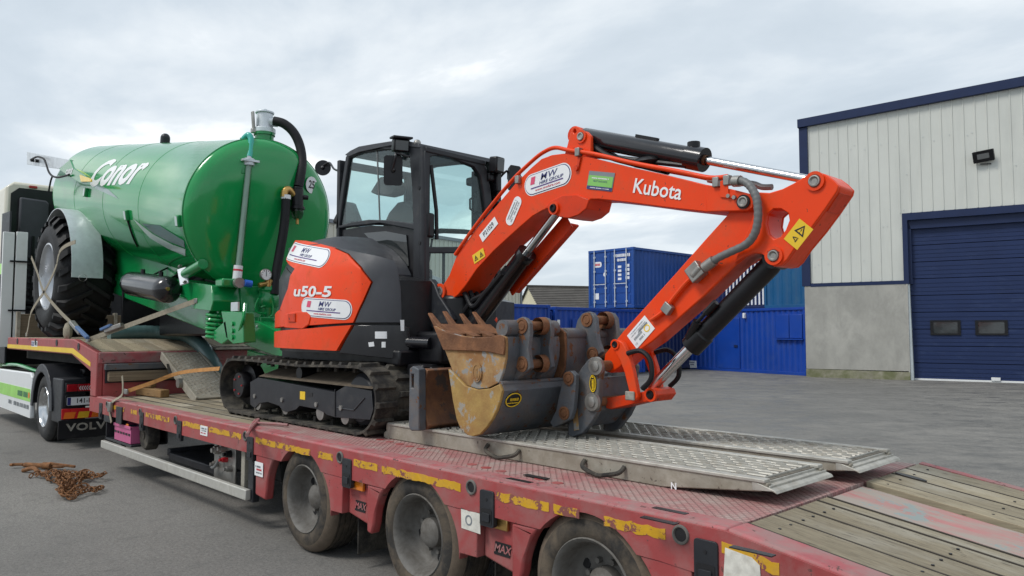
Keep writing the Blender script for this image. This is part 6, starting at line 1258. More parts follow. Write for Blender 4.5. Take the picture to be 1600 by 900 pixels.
for p in [(-15.196,3.03,4.664),(-15.542,3.03,4.733)]: m=MB(); m.cyl(V(p),V(p)+V(0,.05,0),.03,n=10); m.build('cable_plug','black',tk)
# ---- wheels: big tractor tyres ----
TX,TZ,TYR=-13.46,2.535,.945
def tractor_wheel(y0,y1,s):
    w=y1-y0; m=MB(); yo=y0 if s<0 else y1; d=V(0,1 if s<0 else -1,0); c=V(TX,yo,TZ)
    m.lathe([(.10,.50),(.03,.53),(0,.60),(.0,.72),(.04,.80),(.10,.86),(.18,.885),(w-.18,.885),(w-.10,.86),(w-.04,.80),(w,.72),(w,.60),(w-.03,.53),(w-.10,.50)],c,d,64)
    N=22
    for k in range(N):
        for side in (0,1):
            a0=2*math.pi*(k+.5*side)/N; vs=[]
            for j in range(6):
                f=j/5; yy=(.015+f*(w*.56-.015)) if side==0 else (w-.015-f*(w*.56-.015)); a=a0+f*.30; r0=.80+min(f*4,1)*.078; r1=.885+min(f*5,1)*.062-(.03 if f==0 else 0); hw=.030 if f>.1 else .04
                for rr in (r0,r1):
                    for q in (-hw,hw): vs.append(c+d*yy+V(rr*math.cos(a+q/rr*1.2),0,rr*math.sin(a+q/rr*1.2)))
            fs=[]
            for j in range(5):
                b=j*4; e_=b+4; fs+=[(b+2,b+3,e_+3,e_+2),(b,b+2,e_+2,e_),(b+3,b+1,e_+1,e_+3)]
            fs+=[(0,1,3,2),(20,22,23,21)]; m.add(vs,fs)
    t_=m.build('wheel','tyre_tractor',tk,smooth=35)
    m=MB(); m.lathe([(.10,.50),(.035,.525),(.03,.50),(.06,.485),(.12,.475),(.20,.47),(.24,.44),(.26,.30),(.22,.20),(.22,.001)],c,d,48); m.build('rim','rim_silver',t_)
    for k in range(10): 
        a=2*math.pi*k/10; m=MB(); p=c+d*.225+V(.16*math.cos(a),0,.16*math.sin(a)); m.cyl(p,p-d*.03,.02,n=6); m.build('wheel_nut','steel',t_)
tractor_wheel(2.86,3.66,-1); tractor_wheel(4.62,5.42,1)
# galvanised mudguard
def guard_arc(a0,a1,r,y0,y1,th,nm,mt):
    m=MB(); n=22; vs=[]; 
    for i in range(n+1):
        a=R(a0+(a1-a0)*i/n); 
        for rr in (r,r+th):
            for y in (y0,y1): vs.append((TX+.02+rr*math.cos(a),y,TZ+.03+rr*math.sin(a)))
    fs=[]
    for i in range(n): b=i*4; e_=b+4; fs+=[(b,b+1,e_+1,e_),(b+2,e_+2,e_+3,b+3),(b,e_,e_+2,b+2),(b+1,b+3,e_+3,e_+1)]
    fs+=[(0,2,3,1),(n*4,n*4+1,n*4+3,n*4+2)]; m.add(vs,fs); return m.build(nm,mt,tk,smooth=40)
guard_arc(138,-5,1.03,2.98,3.40,.012,'mudguard','galv'); guard_arc(130,12,1.03,4.7,5.4,.012,'mudguard','galv')
m=MB(); c=(-11.65,2.93,2.423); m.lathe([(0,.05),(.02,.05)],V(c)+V(.03,0,0),(1,0,0),14); m.build('drain_plug','steel',tk)
# green side skirt behind the mudguard
m=MB(); m.prism([(-14.35,3.882),(-13.894,3.782),(-13.422,3.641),(-12.743,3.421),(-11.967,3.165),(-11.234,2.894),(-10.57,2.666),(-10.143,2.501),(-10.362,2.377),(-11.481,2.341),(-13.543,2.464),(-13.876,2.94)],'Y',3.68,3.71); sk_=m.build('side_skirt','green_frame',tk,.006)
m=MB(); m.tube([(x,3.628,z) for x,z in [(-14.27,3.865),(-13.376,3.629),(-12.528,3.313),(-12.054,3.072),(-11.332,2.797)]],.010,6); m.build('skirt_seam','green',sk_)
for p in [(-13.447,3.63,3.312),(-13.317,3.63,3.061),(-13.255,3.63,2.787),(-13.226,3.63,2.508),(-12.714,3.63,3.292),(-12.055,3.63,3.091),(-11.343,3.63,2.926)]: m=MB(); m.cyl(V(p),V(p)-V(0,.012,0),.018,n=8); m.build('rivet','galv',sk_)
# ---- chassis, springs, drawbar ----
def tb(a,b,w,h,nm='chassis_beam',mt='green_frame',bev=.012,up=(0,0,1)): m=MB(); m.bar(a,b,w,h,up); return m.build(nm,mt,tk,bev)
for y in (3.72,4.55): tb((-14.6,y,2.72),(-9.05,y,1.83),.14,.30)
m=MB(); m.cyl((TX,3.3,TZ),(TX,5.0,TZ),.10,n=14); m.build('axle','green_frame',tk)
bx_=[(-9.728,2.331),(-9.33,2.288),(-8.622,2.21),(-8.558,2.031),(-8.624,1.915),(-9.21,1.957),(-9.378,2.086),(-9.675,2.184)]
m=MB(); m.prism(bx_,'Y',3.50,3.86); m.build('hitch_box','green_frame',tk,.012)
m=MB(); m.prism([(-9.365,2.253),(-8.588,2.219),(-8.464,1.776),(-9.077,1.897)],'Y',3.82,4.50,holes=[circ(*(-9.011,2.067),.055,16)]); m.build('front_plate','green_frame',tk,.012)
m=MB(); m.prism([(-8.483,1.913),(-7.931,1.888),(-7.869,1.563),(-8.158,1.546),(-8.329,1.608)],'Y',3.56,3.70); m.build('suspension_plate','green_frame',tk,.008)
for p in [(-8.156,3.56,1.765),(-8.152,3.56,1.687),(-8.149,3.56,1.617)]: m=MB(); m.cyl(V(p),V(p)-V(0,.02,0),.026,n=8); m.build('bolt','green',tk)
m=MB(); c=V((-8.75,3.55,1.91)); P_=[]
for i in range(73):
    a=2*math.pi*i/12; P_.append(c+V(.085*math.cos(a),.085*math.sin(a)+.05,-.30*i/72))
m.tube(P_,.020,7); m.build('coil_spring','green',tk)
m=MB(); m.prism([(-8.897,1.665),(-8.66,1.695),(-8.352,1.81),(-8.273,1.594),(-8.44,1.535),(-8.764,1.606)],'Y',3.56,3.76); m.build('spring_seat','green_frame',tk,.01)
m=MB(); m.prism([(-8.794,1.818),(-8.398,1.813),(-7.807,1.687),(-7.148,1.501),(-7.012,1.405),(-7.826,1.399),(-8.57,1.508),(-8.889,1.565)],'Y',3.92,4.36); dbm=m.build('drawbar','green_frame',tk,.015)
m=MB(); m.bar((-8.6,4.1,1.36),(-7.2,4.1,1.22),.35,.22); m.build('drawbar_tongue','green_frame',tk,.015)
m=MB(); m.prism([(-7.366,1.491),(-7.015,1.477),(-6.961,1.407),(-7.252,1.399)],'Y',3.905,3.919); m.build('silver_decal','decal_silver',dbm); m=MB(); m.prism([(-6.95,1.478),(-6.493,1.468),(-6.515,1.43),(-6.909,1.414)],'Y',3.905,3.919); m.build('blue_decal','blue_print',dbm)
m=MB(); p=(-8.126,1.773); m.box(p[0]-.03,p[0]+.03,3.68,3.70,p[1]-.035,p[1]+.035); m.build('yellow_tag','yellow',tk)
m=MB(); p=(-8.224,1.958); m.box(p[0]-.09,p[0]+.09,3.60,3.62,p[1]-.05,p[1]+.05); m.build('type_plate','galv',tk)
m=MB(); a=V((-7.948,3.6,1.979)); b=V((-8.109,3.6,1.631)); m.tube([a,V((-7.877,3.55,1.804)),b],.02,8,smooth=4); m.build('brake_pipe','green',tk)
# air reservoir
a,b=V((-10.882,3.35,2.327)),V((-9.546,3.35,2.187)); d=(b-a).normalized(); L_=(b-a).length
m=MB(); m.lathe([(-.10,.001),(-.095,.08),(-.06,.13),(0,.160),(.10,.165),(L_*.5,.165),(L_-.1,.165),(L_,.160),(L_+.06,.13),(L_+.095,.08),(L_+.10,.001)],a,d,32); at_=m.build('air_reservoir','black_gloss',tk)
for q in (.3,.8): m=MB(); p=a+d*(L_*q)+V(0,0,.16); m.cyl(p,p+V(0,0,.05),.03,n=8); m.build('reservoir_port','black',at_)
m=MB(); p=a-d*.09+V(0,-.02,-.02); m.cyl(p,p-d*.07,.03,n=8); m.cyl(p-d*.05,p-d*.05+V(0,-.06,-.05),.02,n=8); m.build('drain_valve','brass',at_)
m=MB(); p=b+d*.1+V(.0,-.05,.02); m.cyl(p,p+d*.04,.022,n=8); m.build('port_plug','brass',at_)
for q in (.25,.75): m=MB(); p=a+d*(L_*q); m.bar(p+V(0,.12,.12),p+V(0,.42,.30),.05,.02); m.build('reservoir_bracket','black',at_)
m=MB(); m.box(-12.25,-12.2,3.62,5.3,1.72,2.45); m.build('splash_plate','black',tk,.01)
m=MB(); m.box(-11.6,-9.4,3.95,4.5,1.62,1.95); m.build('axle_steering_box','black',tk,.03)
# filling stub with silver blank
a,b=V((-8.866,3.45,2.441)),V((-9.273,3.45,2.373)); d=(b-a).normalized()
m=MB(); m.cyl(a-d*.12,b,.06,n=20); st_=m.build('filling_stub','green_frame',tk); m=MB(); m.bar(b+V(-.05,-.03,.07),b+V(.06,-.03,-.13),.11,.02,(.7,-.7,.3)); m.build('blank_flange','galv',st_,.01)
for k in (-1,1): m=MB(); p=b+V(-.08*k,-.03,.10*k); m.cyl(p,p+d*.05,.02,n=6); m.build('bolt','steel',st_)
# ---- front equipment ----
XE=-8.56
def XP(px,py): return None
# sight tube
a,b=V((-8.52,3.871,3.689)),V((-8.52,3.754,2.258))
m=MB(); m.cyl(a,b,.046,n=20,caps=False); m.build('sight_tube','clear_tube',tk); m=MB(); m.cyl(a,b,.030,n=12); m.build('tube_lining','decal_silver',tk)
m=MB(); m.cyl(a+V(0,0,.03),a-V(0,0,.05),.062,n=18); m.cyl(a+V(0,0,.03),a+V(0,0,.07),.03,n=12); m.obox(a-V(-.02,0,0),(.05,0,0),(0,.10,0),(0,0,.012)); m.build('tube_clamp','galv',tk)
m=MB(); m.obox(a+V(-.08,-.04,-.06),(.08,0,0),(0,.05,0),(0,0,.10)); m.build('tube_bracket','green_frame',tk,.01)
m=MB(); m.tube([a+V(0,0,.05),V((-8.55,3.897,3.852)),V((-8.58,3.916,3.977)),V((-8.62,3.902,4.028)),V((-8.7,3.883,3.993))],.036,12,smooth=6); m.build('overflow_hose','teal_hose',tk)
m=MB(); p=V((-8.72,3.892,4.006)); m.cyl(p,p+V(-.02,0,-.1),.045,n=12); m.build('overflow_spigot','green_frame',tk)
m=MB(); q=b.lerp(a,.13); q2=b.lerp(a,.02); m.cyl(q,q2,.052,n=18); sl_=m.build('tube_sleeve','white_print',tk); m=MB(); q3=b.lerp(a,.10); m.cyl(q3,b.lerp(a,.085),.0535,n=18); m.build('red_print','red_print',sl_)
m=MB(); m.box(b.x-.16,b.x+.05,b.y-.19,b.y+.06,b.z-.07,b.z+.03); m.build('tube_foot','green_frame',tk,.02)
m=MB(); p=b+V(.07,-.02,-.02); m.cyl(p,p+V(.06,.0,0),.06,n=16); m.build('drain_valve','steel',tk); m=MB(); m.cyl(p+V(.05,.06,0),p+V(.06,.14,-.01),.042,n=14); m.build('valve_cap','blue_cap',tk)
# top valve and vacuum hose
c=V((-8.92,4.246,4.107)); 
m=MB(); m.cyl(c-V(0,0,.08),c+V(0,0,.05),.115,n=24); m.lathe([(.0,.13),(.03,.13)],c+V(0,0,.03),(0,0,1),24); m.build('valve_neck','green_frame',tk)
m=MB(); m.cyl(c+V(0,0,.06),c+V(0,0,.12),.135,n=24); m.cyl(c+V(0,0,.12),c+V(0,0,.31),.105,.098,24); m.cyl(c+V(0,0,.31),c+V(0,0,.335),.115,n=24); m.cyl(c+V(0,0,.33),c+V(0,0,.37),.03,n=10); vb=m.build('float_valve','galv',tk,.006)
m=MB(); m.obox(c+V(.0,-.15,.20),(.03,0,0),(0,.012,.0),(0,-.01,.11)); m.obox(c+V(.0,-.14,.07),(.03,0,0),(0,.03,.0),(0,0,.03)); m.build('valve_lever','steel',vb,.008)
m=MB(); h0=V((-8.85,4.302,4.316)); h1=V((-8.8,4.363,4.31)); m.cyl(h0-(h1-h0)*.3,h1,.062,n=16); m.build('hose_clamp','galv',vb)
hp_=[V((-8.8,4.311,4.316)),V((-8.72,4.401,4.284)),V((-8.65,4.496,4.183)),V((-8.6,4.56,4.022)),V((-8.55,4.572,3.821)),V((-8.5,4.531,3.629)),V((-8.48,4.489,3.461))]
m=MB(); m.tube(hp_,.058,16,smooth=7); m.build('vacuum_hose','hose_black',tk)
# moisture trap with glass bowl
c=V((-8.48,4.482,3.356)); m=MB(); m.cyl(c+V(0,0,.10),c+V(0,0,.07),.062,n=18); m.cyl(c+V(0,0,.07),c-V(0,0,.14),.07,n=20); m.cyl(c-V(0,0,.14),c-V(0,0,.18),.09,n=20); mt_=m.build('moisture_trap','black',tk,.006)
m=MB(); m.lathe([(0,.075),(.06,.075),(.11,.055),(.125,.02)],c-V(0,0,.18),(0,0,-1),20); m.build('trap_bowl','bowl_glass',mt_); m=MB(); m.cyl(c-V(0,0,.29),c-V(0,0,.36),.02,n=8); m.build('drain_tap','brass',mt_)
m=MB(); m.cyl(c+V(.02,.06,-.02),c+V(.03,.12,-.02),.03,n=10); m.build('trap_bolt','black',mt_)
e0=c+V(0,-.06,0); m=MB(); m.tube([e0,V((-8.46,4.343,3.407)),V((-8.46,4.302,3.37)),V((-8.46,4.295,3.307))],.045,12,smooth=5); m.build('brass_elbow','brass',tk)
m=MB(); q=V((-8.46,4.319,3.333)); m.lathe([(0,.058),(.05,.058)],q,(0,0,-1),16); m.build('hose_clamp','white_print',tk)
m=MB(); m.tube([q,V((-8.45,4.309,3.135)),V((-8.44,4.284,2.898)),V((-8.43,4.234,2.622)),V((-8.42,4.185,2.35)),V((-8.4,4.156,2.119))],.055,14,smooth=6); m.build('vacuum_hose','hose_black',tk)
# speed roundel
c=V((-8.56,4.697,3.524)); n_=V(.93,.36,-.1).normalized(); F=Frame(c+n_*.015,V(-n_.y,n_.x,0),None,n_); m=MB(); put(m,F,circ(0,0,.105,32),.006,0); puttext(m,F,'25',.135,0,0,.009,1,bold=.02,sx=.85); m.build('speed_roundel',['white_print','black_print'],tk,smooth=0,recalc=False)
# compressor with gauge
c=V((-8.5,4.14,2.122)); m=MB(); m.lathe([(-.16,.10),(-.12,.13),(-.02,.13),(.0,.115),(.03,.115),(.05,.13),(.10,.12),(.14,.06),(.14,.001)],c,(0,0,1),24); m.lathe([(-.16,.10),(-.30,.09),(-.30,.001)],c,(0,0,1),20); cpn=m.build('vacuum_pump','green_frame',tk)
m=MB(); p=V((-8.42,4.098,2.269)); m.cyl(p-V(0,0,.06),p+V(0,0,.02),.04,n=10); m.cyl(p,p+V(0,.09,.0),.035,n=10); m.cyl(p+V(0,-.02,-.02),p+V(0,-.12,-.05),.03,n=10); m.build('brass_manifold','brass',cpn)
g0=V((-8.38,4.045,2.348)); F=Frame(g0,(0,1,0),None,(1,0,0)); m=MB(); m.lathe([(-.04,.001),(-.04,.066),(0,.070),(.006,.066),(.006,.062)],g0,(1,0,0),24); gg=m.build('pressure_gauge','steel',cpn); m=MB(); put(m,F,circ(0,0,.062,24),.003,0); put(m,F,[(-.004,-.02),(.004,-.02),(.003,.045),(-.003,.045)],.005,1)
for k in range(9): a=R(-40+k*32); put(m,F,[(math.cos(a)*.044-.003,math.sin(a)*.044-.003),(math.cos(a)*.044+.003,math.sin(a)*.044-.003),(math.cos(a)*.055+.003,math.sin(a)*.055+.003),(math.cos(a)*.055-.003,math.sin(a)*.055+.003)],.005,1)
m.build('dial',['white_print','black_print'],gg,smooth=0,recalc=False)
for P_ in ([(-8.4,3.966,2.068),(-8.4,3.929,1.977),(-8.4,3.953,1.903),(-8.4,4.056,1.89)],[(-8.4,4.008,1.904),(-8.4,3.971,1.814),(-8.4,3.941,1.725)],[(-8.38,4.123,2.042),(-8.38,4.134,1.891),(-8.38,4.056,1.815),(-8.38,4.035,1.68)],[(-8.42,4.001,1.964),(-8.42,4.064,1.981),(-8.42,4.136,1.952)]):
    m=MB(); m.tube(P_,.011,7,smooth=5); m.build('oil_pipe','green',cpn)
m=MB(); p=V((-8.5,4.13,1.817)); m.box(p.x-.15,p.x+.15,p.y-.16,p.y+.15,p.z-.17,p.z+.03); m.build('pump_base','green_frame',cpn,.01)
for q in [(-8.34,3.928,1.739),(-8.34,4.055,1.665),(-8.34,4.148,1.815)]: m=MB(); m.cyl(V(q),V(q)+V(.03,0,0),.018,n=8); m.build('bolt','galv',cpn)


# ================= tractor unit =================
tu=thing('truck_tractor',(-14.5,4.05,0),'cream truck tractor unit with white side skirt, black wheel arch and mud flap','truck')
KX,KZ=-13.40,.525
def truck_wheel(x,y,s):
    d=V(0,s,0); c=V(x,y,KZ); m=MB(); P=[(.03,.30),(.0,.33),(-.004,.40),(.01,.47),(.04,.505),(.07,.52)]
    for k in range(4): P+=[(.085+k*.055,.524),(.09+k*.055,.510),(.10+k*.055,.510),(.105+k*.055,.524)]
    P+=[(.34,.51),(.35,.45),(.34,.33)]
    m.lathe(P,c,d,56); t=m.build('wheel','rubber',tu,smooth=50)
    m=MB(); m.lathe([(.05,.30),(.01,.312),(.0,.305),(.012,.295),(.05,.285),(.12,.275),(.15,.25),(.16,.17),(.10,.14),(.06,.13),(.05,.06),(.05,.001)],c,d,48); r=m.build('rim','chrome',t)
    for k in range(10):
        a=2*math.pi*k/10; p=c+d*.15+V(.20*math.cos(a),0,.20*math.sin(a)); m=MB(); m.cyl(p,p-d*.06,.018,n=6); m.build('wheel_nut','chrome',r)
truck_wheel(KX,2.90,1)
truck_wheel(KX,5.2,-1)
# wheel arch mudguard
def arcprism(r0,r1,a0,a1,y0,y1,nm,mt,n=16):
    out=[(KX+r1*math.cos(R(a0+(a1-a0)*i/n)),KZ+r1*math.sin(R(a0+(a1-a0)*i/n))) for i in range(n+1)]; inn=[(KX+r0*math.cos(R(a0+(a1-a0)*i/n)),KZ+r0*math.sin(R(a0+(a1-a0)*i/n))) for i in range(n+1)]
    m=MB(); m.prism(out+list(reversed(inn)),'Y',y0,y1); return m.build(nm,mt,tu,.01)
arcprism(.60,.66,5,178,2.86,3.45,'wheel_arch','charcoal'); arcprism(.53,.66,-2,182,2.855,2.875,'arch_lip','charcoal_soft')
m=MB(); m.box(KX+.55,-12.30,2.885,3.2,.36,1.0); m.build('arch_rear','charcoal',tu,.02)
# rear lamps, number plate, reflective strip, mud flap
XR=-12.25
m=MB(); m.box(XR-.12,XR,2.92,3.62,.80,.94); lp_=m.build('rear_lamp','black',tu,.01)
for i,(a,b,mt) in enumerate(((2.935,3.07,'red_lens'),(3.075,3.20,'red_lens'),(3.205,3.42,'red_reflector'),(3.425,3.6,'amber_lens'))): m=MB(); m.box(XR,XR+.012,a,b,.82,.92); m.build('lamp_lens',mt,lp_,.004)
for k in range(5): m=MB(); y=3.10+.03*k; m.add([(XR+.014,y,.865),(XR+.014,y+.02,.895),(XR+.014,y+.008,.895),(XR+.014,y-.012,.865),(XR+.014,y+.008,.835),(XR+.014,y+.02,.835)],[(0,3,2,1),(0,5,4,3)]); m.build('lamp_chevron','white_print',lp_,smooth=0,recalc=False)
m=MB(); m.box(XR-.02,XR,2.92,3.5,.60,.76); np_=m.build('number_plate_holder','black',tu,.005)
F=Frame((XR,3.20,.68),(0,1,0),None,(1,0,0)); m=MB(); put(m,F,rrect(-.26,.26,-.058,.058,.01,2),.004,0); put(m,F,[(-.255,-.054),(-.21,-.054),(-.21,.054),(-.255,.054)],.006,2); puttext(m,F,'141-L-',.095,-.03,0,.006,1,bold=.012,sx=.95); m.build('number_plate',['white_print','black_print','navy_print'],np_,smooth=0,recalc=False)
m=MB(); m.box(XR-.015,XR+.0,2.88,3.8,.43,.575); rb_=m.build('reflector_board','red_reflector',tu,.003)
F=Frame((XR,2.88,.45),(0,1,0),None,(1,0,0)); m=MB()
for i in range(5): put(m,F,[(.02+.18*i,-.015),(.16+.18*i,-.015),(.18+.18*i,.075),(.04+.18*i,.075)],.003,i%2)
m.build('reflective_stripe',['tape_orange','tape_amber'],rb_)
m=MB(); m.box(XR-.015,XR+.005,2.84,3.75,.15,.415); fl_=m.build('mud_flap','black',tu,.004)
F=Frame((XR+.005,3.28,.305),(0,1,0),None,(1,0,0)); m=MB(); puttext(m,F,'VOLVO',.145,0,0,.003,0,bold=.03,sx=1.35,spacing=1.05); m.build('lettering','alu_tread',fl_,smooth=0,recalc=False)
# side skirt with printed band
m=MB(); m.prism([(-18.5,.98),(-14.13,1.02),(-14.02,.95),(-14.02,.30),(-18.5,.33)],'Y',2.855,2.92); ss=m.build('side_skirt','white_skirt',tu,.02)
m=MB(); m.box(-18.5,-14.06,2.851,2.856,.56,.76); m.build('green_band','lime',ss); F=Frame((-14.55,2.850,.66),(1,0,0)); m=MB(); rowprint(m,F,-.4,.34,0,.09,.002,0,3); put(m,F,circ(.42,0,.05,14),.003,1); m.build('lettering',['green_frame','tape_orange'],ss,smooth=0,recalc=False)
F=Frame((-14.75,2.853,.47),(1,0,0)); m=MB(); rowprint(m,F,-.9,.62,0,.07,.002,0,5); m.build('lettering','grey_print',ss,smooth=0,recalc=False)
m=MB(); m.box(-18.5,-12.3,3.6,4.5,.55,.95); m.build('chassis','under',tu,.02)
m=MB(); m.box(-13.9,-12.9,3.3,4.8,1.0,1.12); m.build('fifth_wheel','black',tu,.03)
m=MB(); m.box(-18.3,-14.0,2.95,5.1,.97,1.0); m.build('catwalk','under',tu)
m=MB(); m.tube([(-17,2.95,1.05),(-15.5,2.95,1.10),(-14.2,3.0,1.03),(-13.2,3.1,1.08)],.03,8,smooth=4); m.build('air_line','green',tu)
# cab seen from behind
CXR=-16.9
zt,zb=4.55,1.0
m=MB(); m.prism([(2.86,zb),(5.25,zb),(5.25,zt-.15),(5.05,zt),(3.05,zt+.0),(2.9,zt-.12)],'X',CXR-2.2,CXR); cbk=m.build('cab','cream_paint',tu,.06,seg=3)
m=MB(); m.prism([(2.97,1.05),(5.15,1.05),(5.15,zt-.25),(4.95,zt-.12),(3.12,zt-.12),(2.99,zt-.24)],'X',CXR+.001,CXR+.02); m.build('rear_panel','black',cbk)
m=MB(); m.prism([(3.10,2.2),(3.60,2.2),(3.60,4.18),(3.55,4.22),(3.12,4.24)],'X',CXR+.021,CXR+.14); sb_=m.build('rear_shroud','charcoal_soft',tu,.03)
for k in range(12): m=MB(); m.box(CXR+.14,CXR+.18,3.11,3.59,1.75+.12*k,1.80+.12*k); m.build('shroud_rib','charcoal',sb_,.01)
m=MB(); m.box(CXR+.14,CXR+.20,3.33,3.37,2.3,3.5); m.build('exhaust_strap','black',sb_)
m=MB(); m.box(CXR+.0,CXR+.03,3.28,3.42,zt-.10,zt-.05); m.build('roof_marker','red_lens',cbk,.01)
m=MB(); m.cyl((CXR+.25,3.72,1.2),(CXR+.25,3.72,4.2),.055,n=12); m.build('exhaust_stack','black',tu); m=MB(); m.cyl((CXR+.25,3.72,3.0),(CXR+.25,3.72,3.9),.08,n=14); m.build('exhaust_shield','charcoal',tu)
m=MB(); m.box(CXR+.05,CXR+.4,3.80,4.2,2.2,3.95); m.build('cab_equipment','charcoal',tu,.03)
m=MB(); m.prism([(CXR+.02,2.86),(CXR+.5,2.9),(CXR+.5,2.93),(CXR+.02,2.93)],'Z',1.1,3.9); m.build('side_fairing','charcoal',tu,.01)
m=MB(); m.prism([(CXR+.02,2.853),(CXR+.50,2.893),(CXR+.5,2.897),(CXR+.02,2.857)],'Z',2.75,2.95); m.build('fairing_band','lime',tu)
# loading boards carried upright behind the cab
for i,(p,q) in enumerate((((4,17),(362,512)),((27,38),(362,512)))):
    pass
for (a,b) in ([(2.789,3.498),(2.965,1.75)],[(2.997,3.517),(3.175,1.751)]):
    m=MB(); m.box(-16.33,-16.27,min(a[0],b[0]),max(a[0],b[0]),min(a[1],b[1])-.35,max(a[1],b[1])); m.build('upright_board','white_paint',tu,.008)
for z in (2.05,2.95): m=MB(); m.box(-16.26,-16.24,2.9,3.6,z,z+.03); m.build('board_strap','black',tu)
# ================= loose gear on the trailer =================
def hookpart(par,c,mt='steel'): m=MB(); m.obox(V(c),(.05,0,0),(0,.012,0),(0,0,.03)); return m.build('strap_hook',mt,par,.006)
s1=thing('ratchet_strap',(-12.2,2.84,1.58),'khaki ratchet strap crossed over the near tractor tyre','strap','tie down straps')
YS=2.825
m=MB(); m.strip([V(on) for on in [(-14.214,2.83,2.883),(-13.784,2.83,2.619),(-13.326,2.83,2.298),(-12.454,2.83,2.004),(-11.68,2.83,1.794),(-11.292,2.83,1.697)]],(0.6,0,-.6),.055,.006,smooth=4); m.build('webbing','strap',s1,smooth=0)
m=MB(); m.strip([V(on) for on in [(-11.623,2.83,2.912),(-12.116,2.83,2.899),(-12.457,2.83,2.833),(-12.612,2.83,2.647),(-12.885,2.83,2.472),(-13.284,2.83,2.286),(-13.712,2.83,2.141),(-14.114,2.83,1.968),(-14.256,2.83,1.742),(-14.37,2.83,1.607)]],(0.6,0,.6),.055,.006,smooth=4); m.build('webbing','strap',s1,smooth=0)
m=MB(); a,b=V((-11.558,2.8,1.81)),V((-11.077,2.8,1.655)); m.bar(a,b,.05,.07,(0,-1,0)); m.build('ratchet','steel',s1,.01); m=MB(); a,b=V((-11.178,2.77,1.739)),V((-10.664,2.77,1.599)); m.bar(a,b,.04,.05,(0,-1,0)); m.build('ratchet_handle','blue_cloth',s1,.01); hookpart(s1,(-10.93,2.84,1.572)); hookpart(s1,(-14.379,2.84,1.628))
m=MB(); m.ball((-12.364,2.95,1.68),.10,10,sc=(1,.6,1.4)); m.build('rolled_webbing','strap',s1)
s2=thing('ratchet_strap',(-11.2,3.0,1.45),'khaki ratchet strap running from the gooseneck edge up to the tanker chassis','strap','tie down straps')
A,B=V((-10.978,2.86,1.571)),V((-9.066,3.5,2.044)); m=MB(); m.strip([A,A.lerp(B,.3),A.lerp(B,.65),B],(0,0,1),.06,.006); m.build('webbing','strap',s2,smooth=0); m=MB(); m.bar(A.lerp(B,.20)+V(0,-.03,.02),A.lerp(B,.36)+V(0,-.03,.02),.06,.06); m.build('ratchet','steel',s2,.01); m=MB(); m.bar(A.lerp(B,.17)+V(0,-.05,.05),A.lerp(B,.27)+V(0,-.05,.06),.05,.04); m.build('ratchet_handle','blue_cloth',s2,.01); hookpart(s2,A); hookpart(s2,B)
s3=thing('tie_down_strap',(-9.6,3.1,.86),'orange tie down strap stretched from the rail to the tanker hose','strap','tie down straps')
A=V((-9.536,2.9,0.978)); B=V((-9.202,3.4,1.195)); C_=V((-8.345,3.5,1.268)); m=MB(); m.strip([A,A.lerp(B,.5),B,C_],(0,.3,1),.045,.006,smooth=3); m.build('webbing','strap_orange',s3,smooth=0); hookpart(s3,A)
s4=thing('ratchet_strap',(-9.7,2.85,.86),'slack strap end with a ratchet hanging over the trailer rail','strap','tie down straps')
m=MB(); m.strip([V(on) for on in [(-9.659,2.89,1.159),(-9.624,2.89,1.033),(-9.661,2.89,0.926)]]+[V(on) for on in [(-9.87,2.855,0.839),(-9.984,2.855,0.74),(-9.895,2.855,0.594)]],(1,0,.1),.045,.006,smooth=4); m.build('webbing','strap',s4,smooth=0); m=MB(); p=V((-9.909,2.84,0.777)); m.obox(p,(.05,0,0),(0,.02,0),(0,0,.06)); m.build('ratchet','steel',s4,.01); m=MB(); p=V((-9.624,2.855,0.789)); m.box(p.x-.10,p.x+.10,2.852,2.866,.60,.80); m.build('steel_pad','charcoal',s4,.004)
s5=thing('rope_sling',(-6.2,3.0,.86),'short red rope sling looped at the rail beside the rear of the track','sling')
P_=[V(q) for q in [(-5.74,2.637,0.87),(-6.093,2.831,0.87),(-6.443,3.04,0.87),(-6.659,3.166,0.87),(-6.627,3.127,0.87),(-6.334,2.954,0.87),(-6.021,2.787,0.87)]]; m=MB(); m.tube(P_,.016,8,smooth=5); m.build('rope_loop','trailer_edge',s5); m=MB(); m.tube([V(q) for q in [(-6.435,3.048,0.87),(-6.301,3.121,0.87),(-6.119,3.179,0.87)]],.012,8,smooth=3); m.build('rope_tail','trailer_edge',s5)
ck=thing('timber_chock',(-9.2,3.2,DZ),'short brown timber offcut lying on the front deck boards','timber')
a,b=(-10.678,3.398),(-10.02,3.511); m=MB(); A,B=V(a[0],a[1],DZ+.055),V(b[0],b[1],DZ+.045); m.bar(A,B,.12,.10); m.build('offcut','wood_chock',ck,.012); m=MB(); p=A.lerp(B,.3)+V(0,0,.06); m.bar(p-V(.12,.05,0),p+V(.1,.06,.02),.10,.05); m.build('wedge','wood_chock',ck,.012)
# green suction hose
sh_=thing('suction_hose',(-9.6,3.6,1.5),'thick grey green suction hose draped from the gooseneck down to the deck','hose')
P_=[V((-11.8,3.336,1.643)),V((-11.8,3.722,1.671)),V((-11.7,4.076,1.661)),V((-11.3,4.226,1.624)),V((-10.8,4.229,1.508)),V((-10.42,4.224,1.328)),V((-10.25,4.32,1.033))]
m=MB(); PP=spline(P_,12); m.tube(PP,lambda f:.098+.003*math.sin(f*len(PP)*2.2),16); m.build('hose_body','suction_hose',sh_)
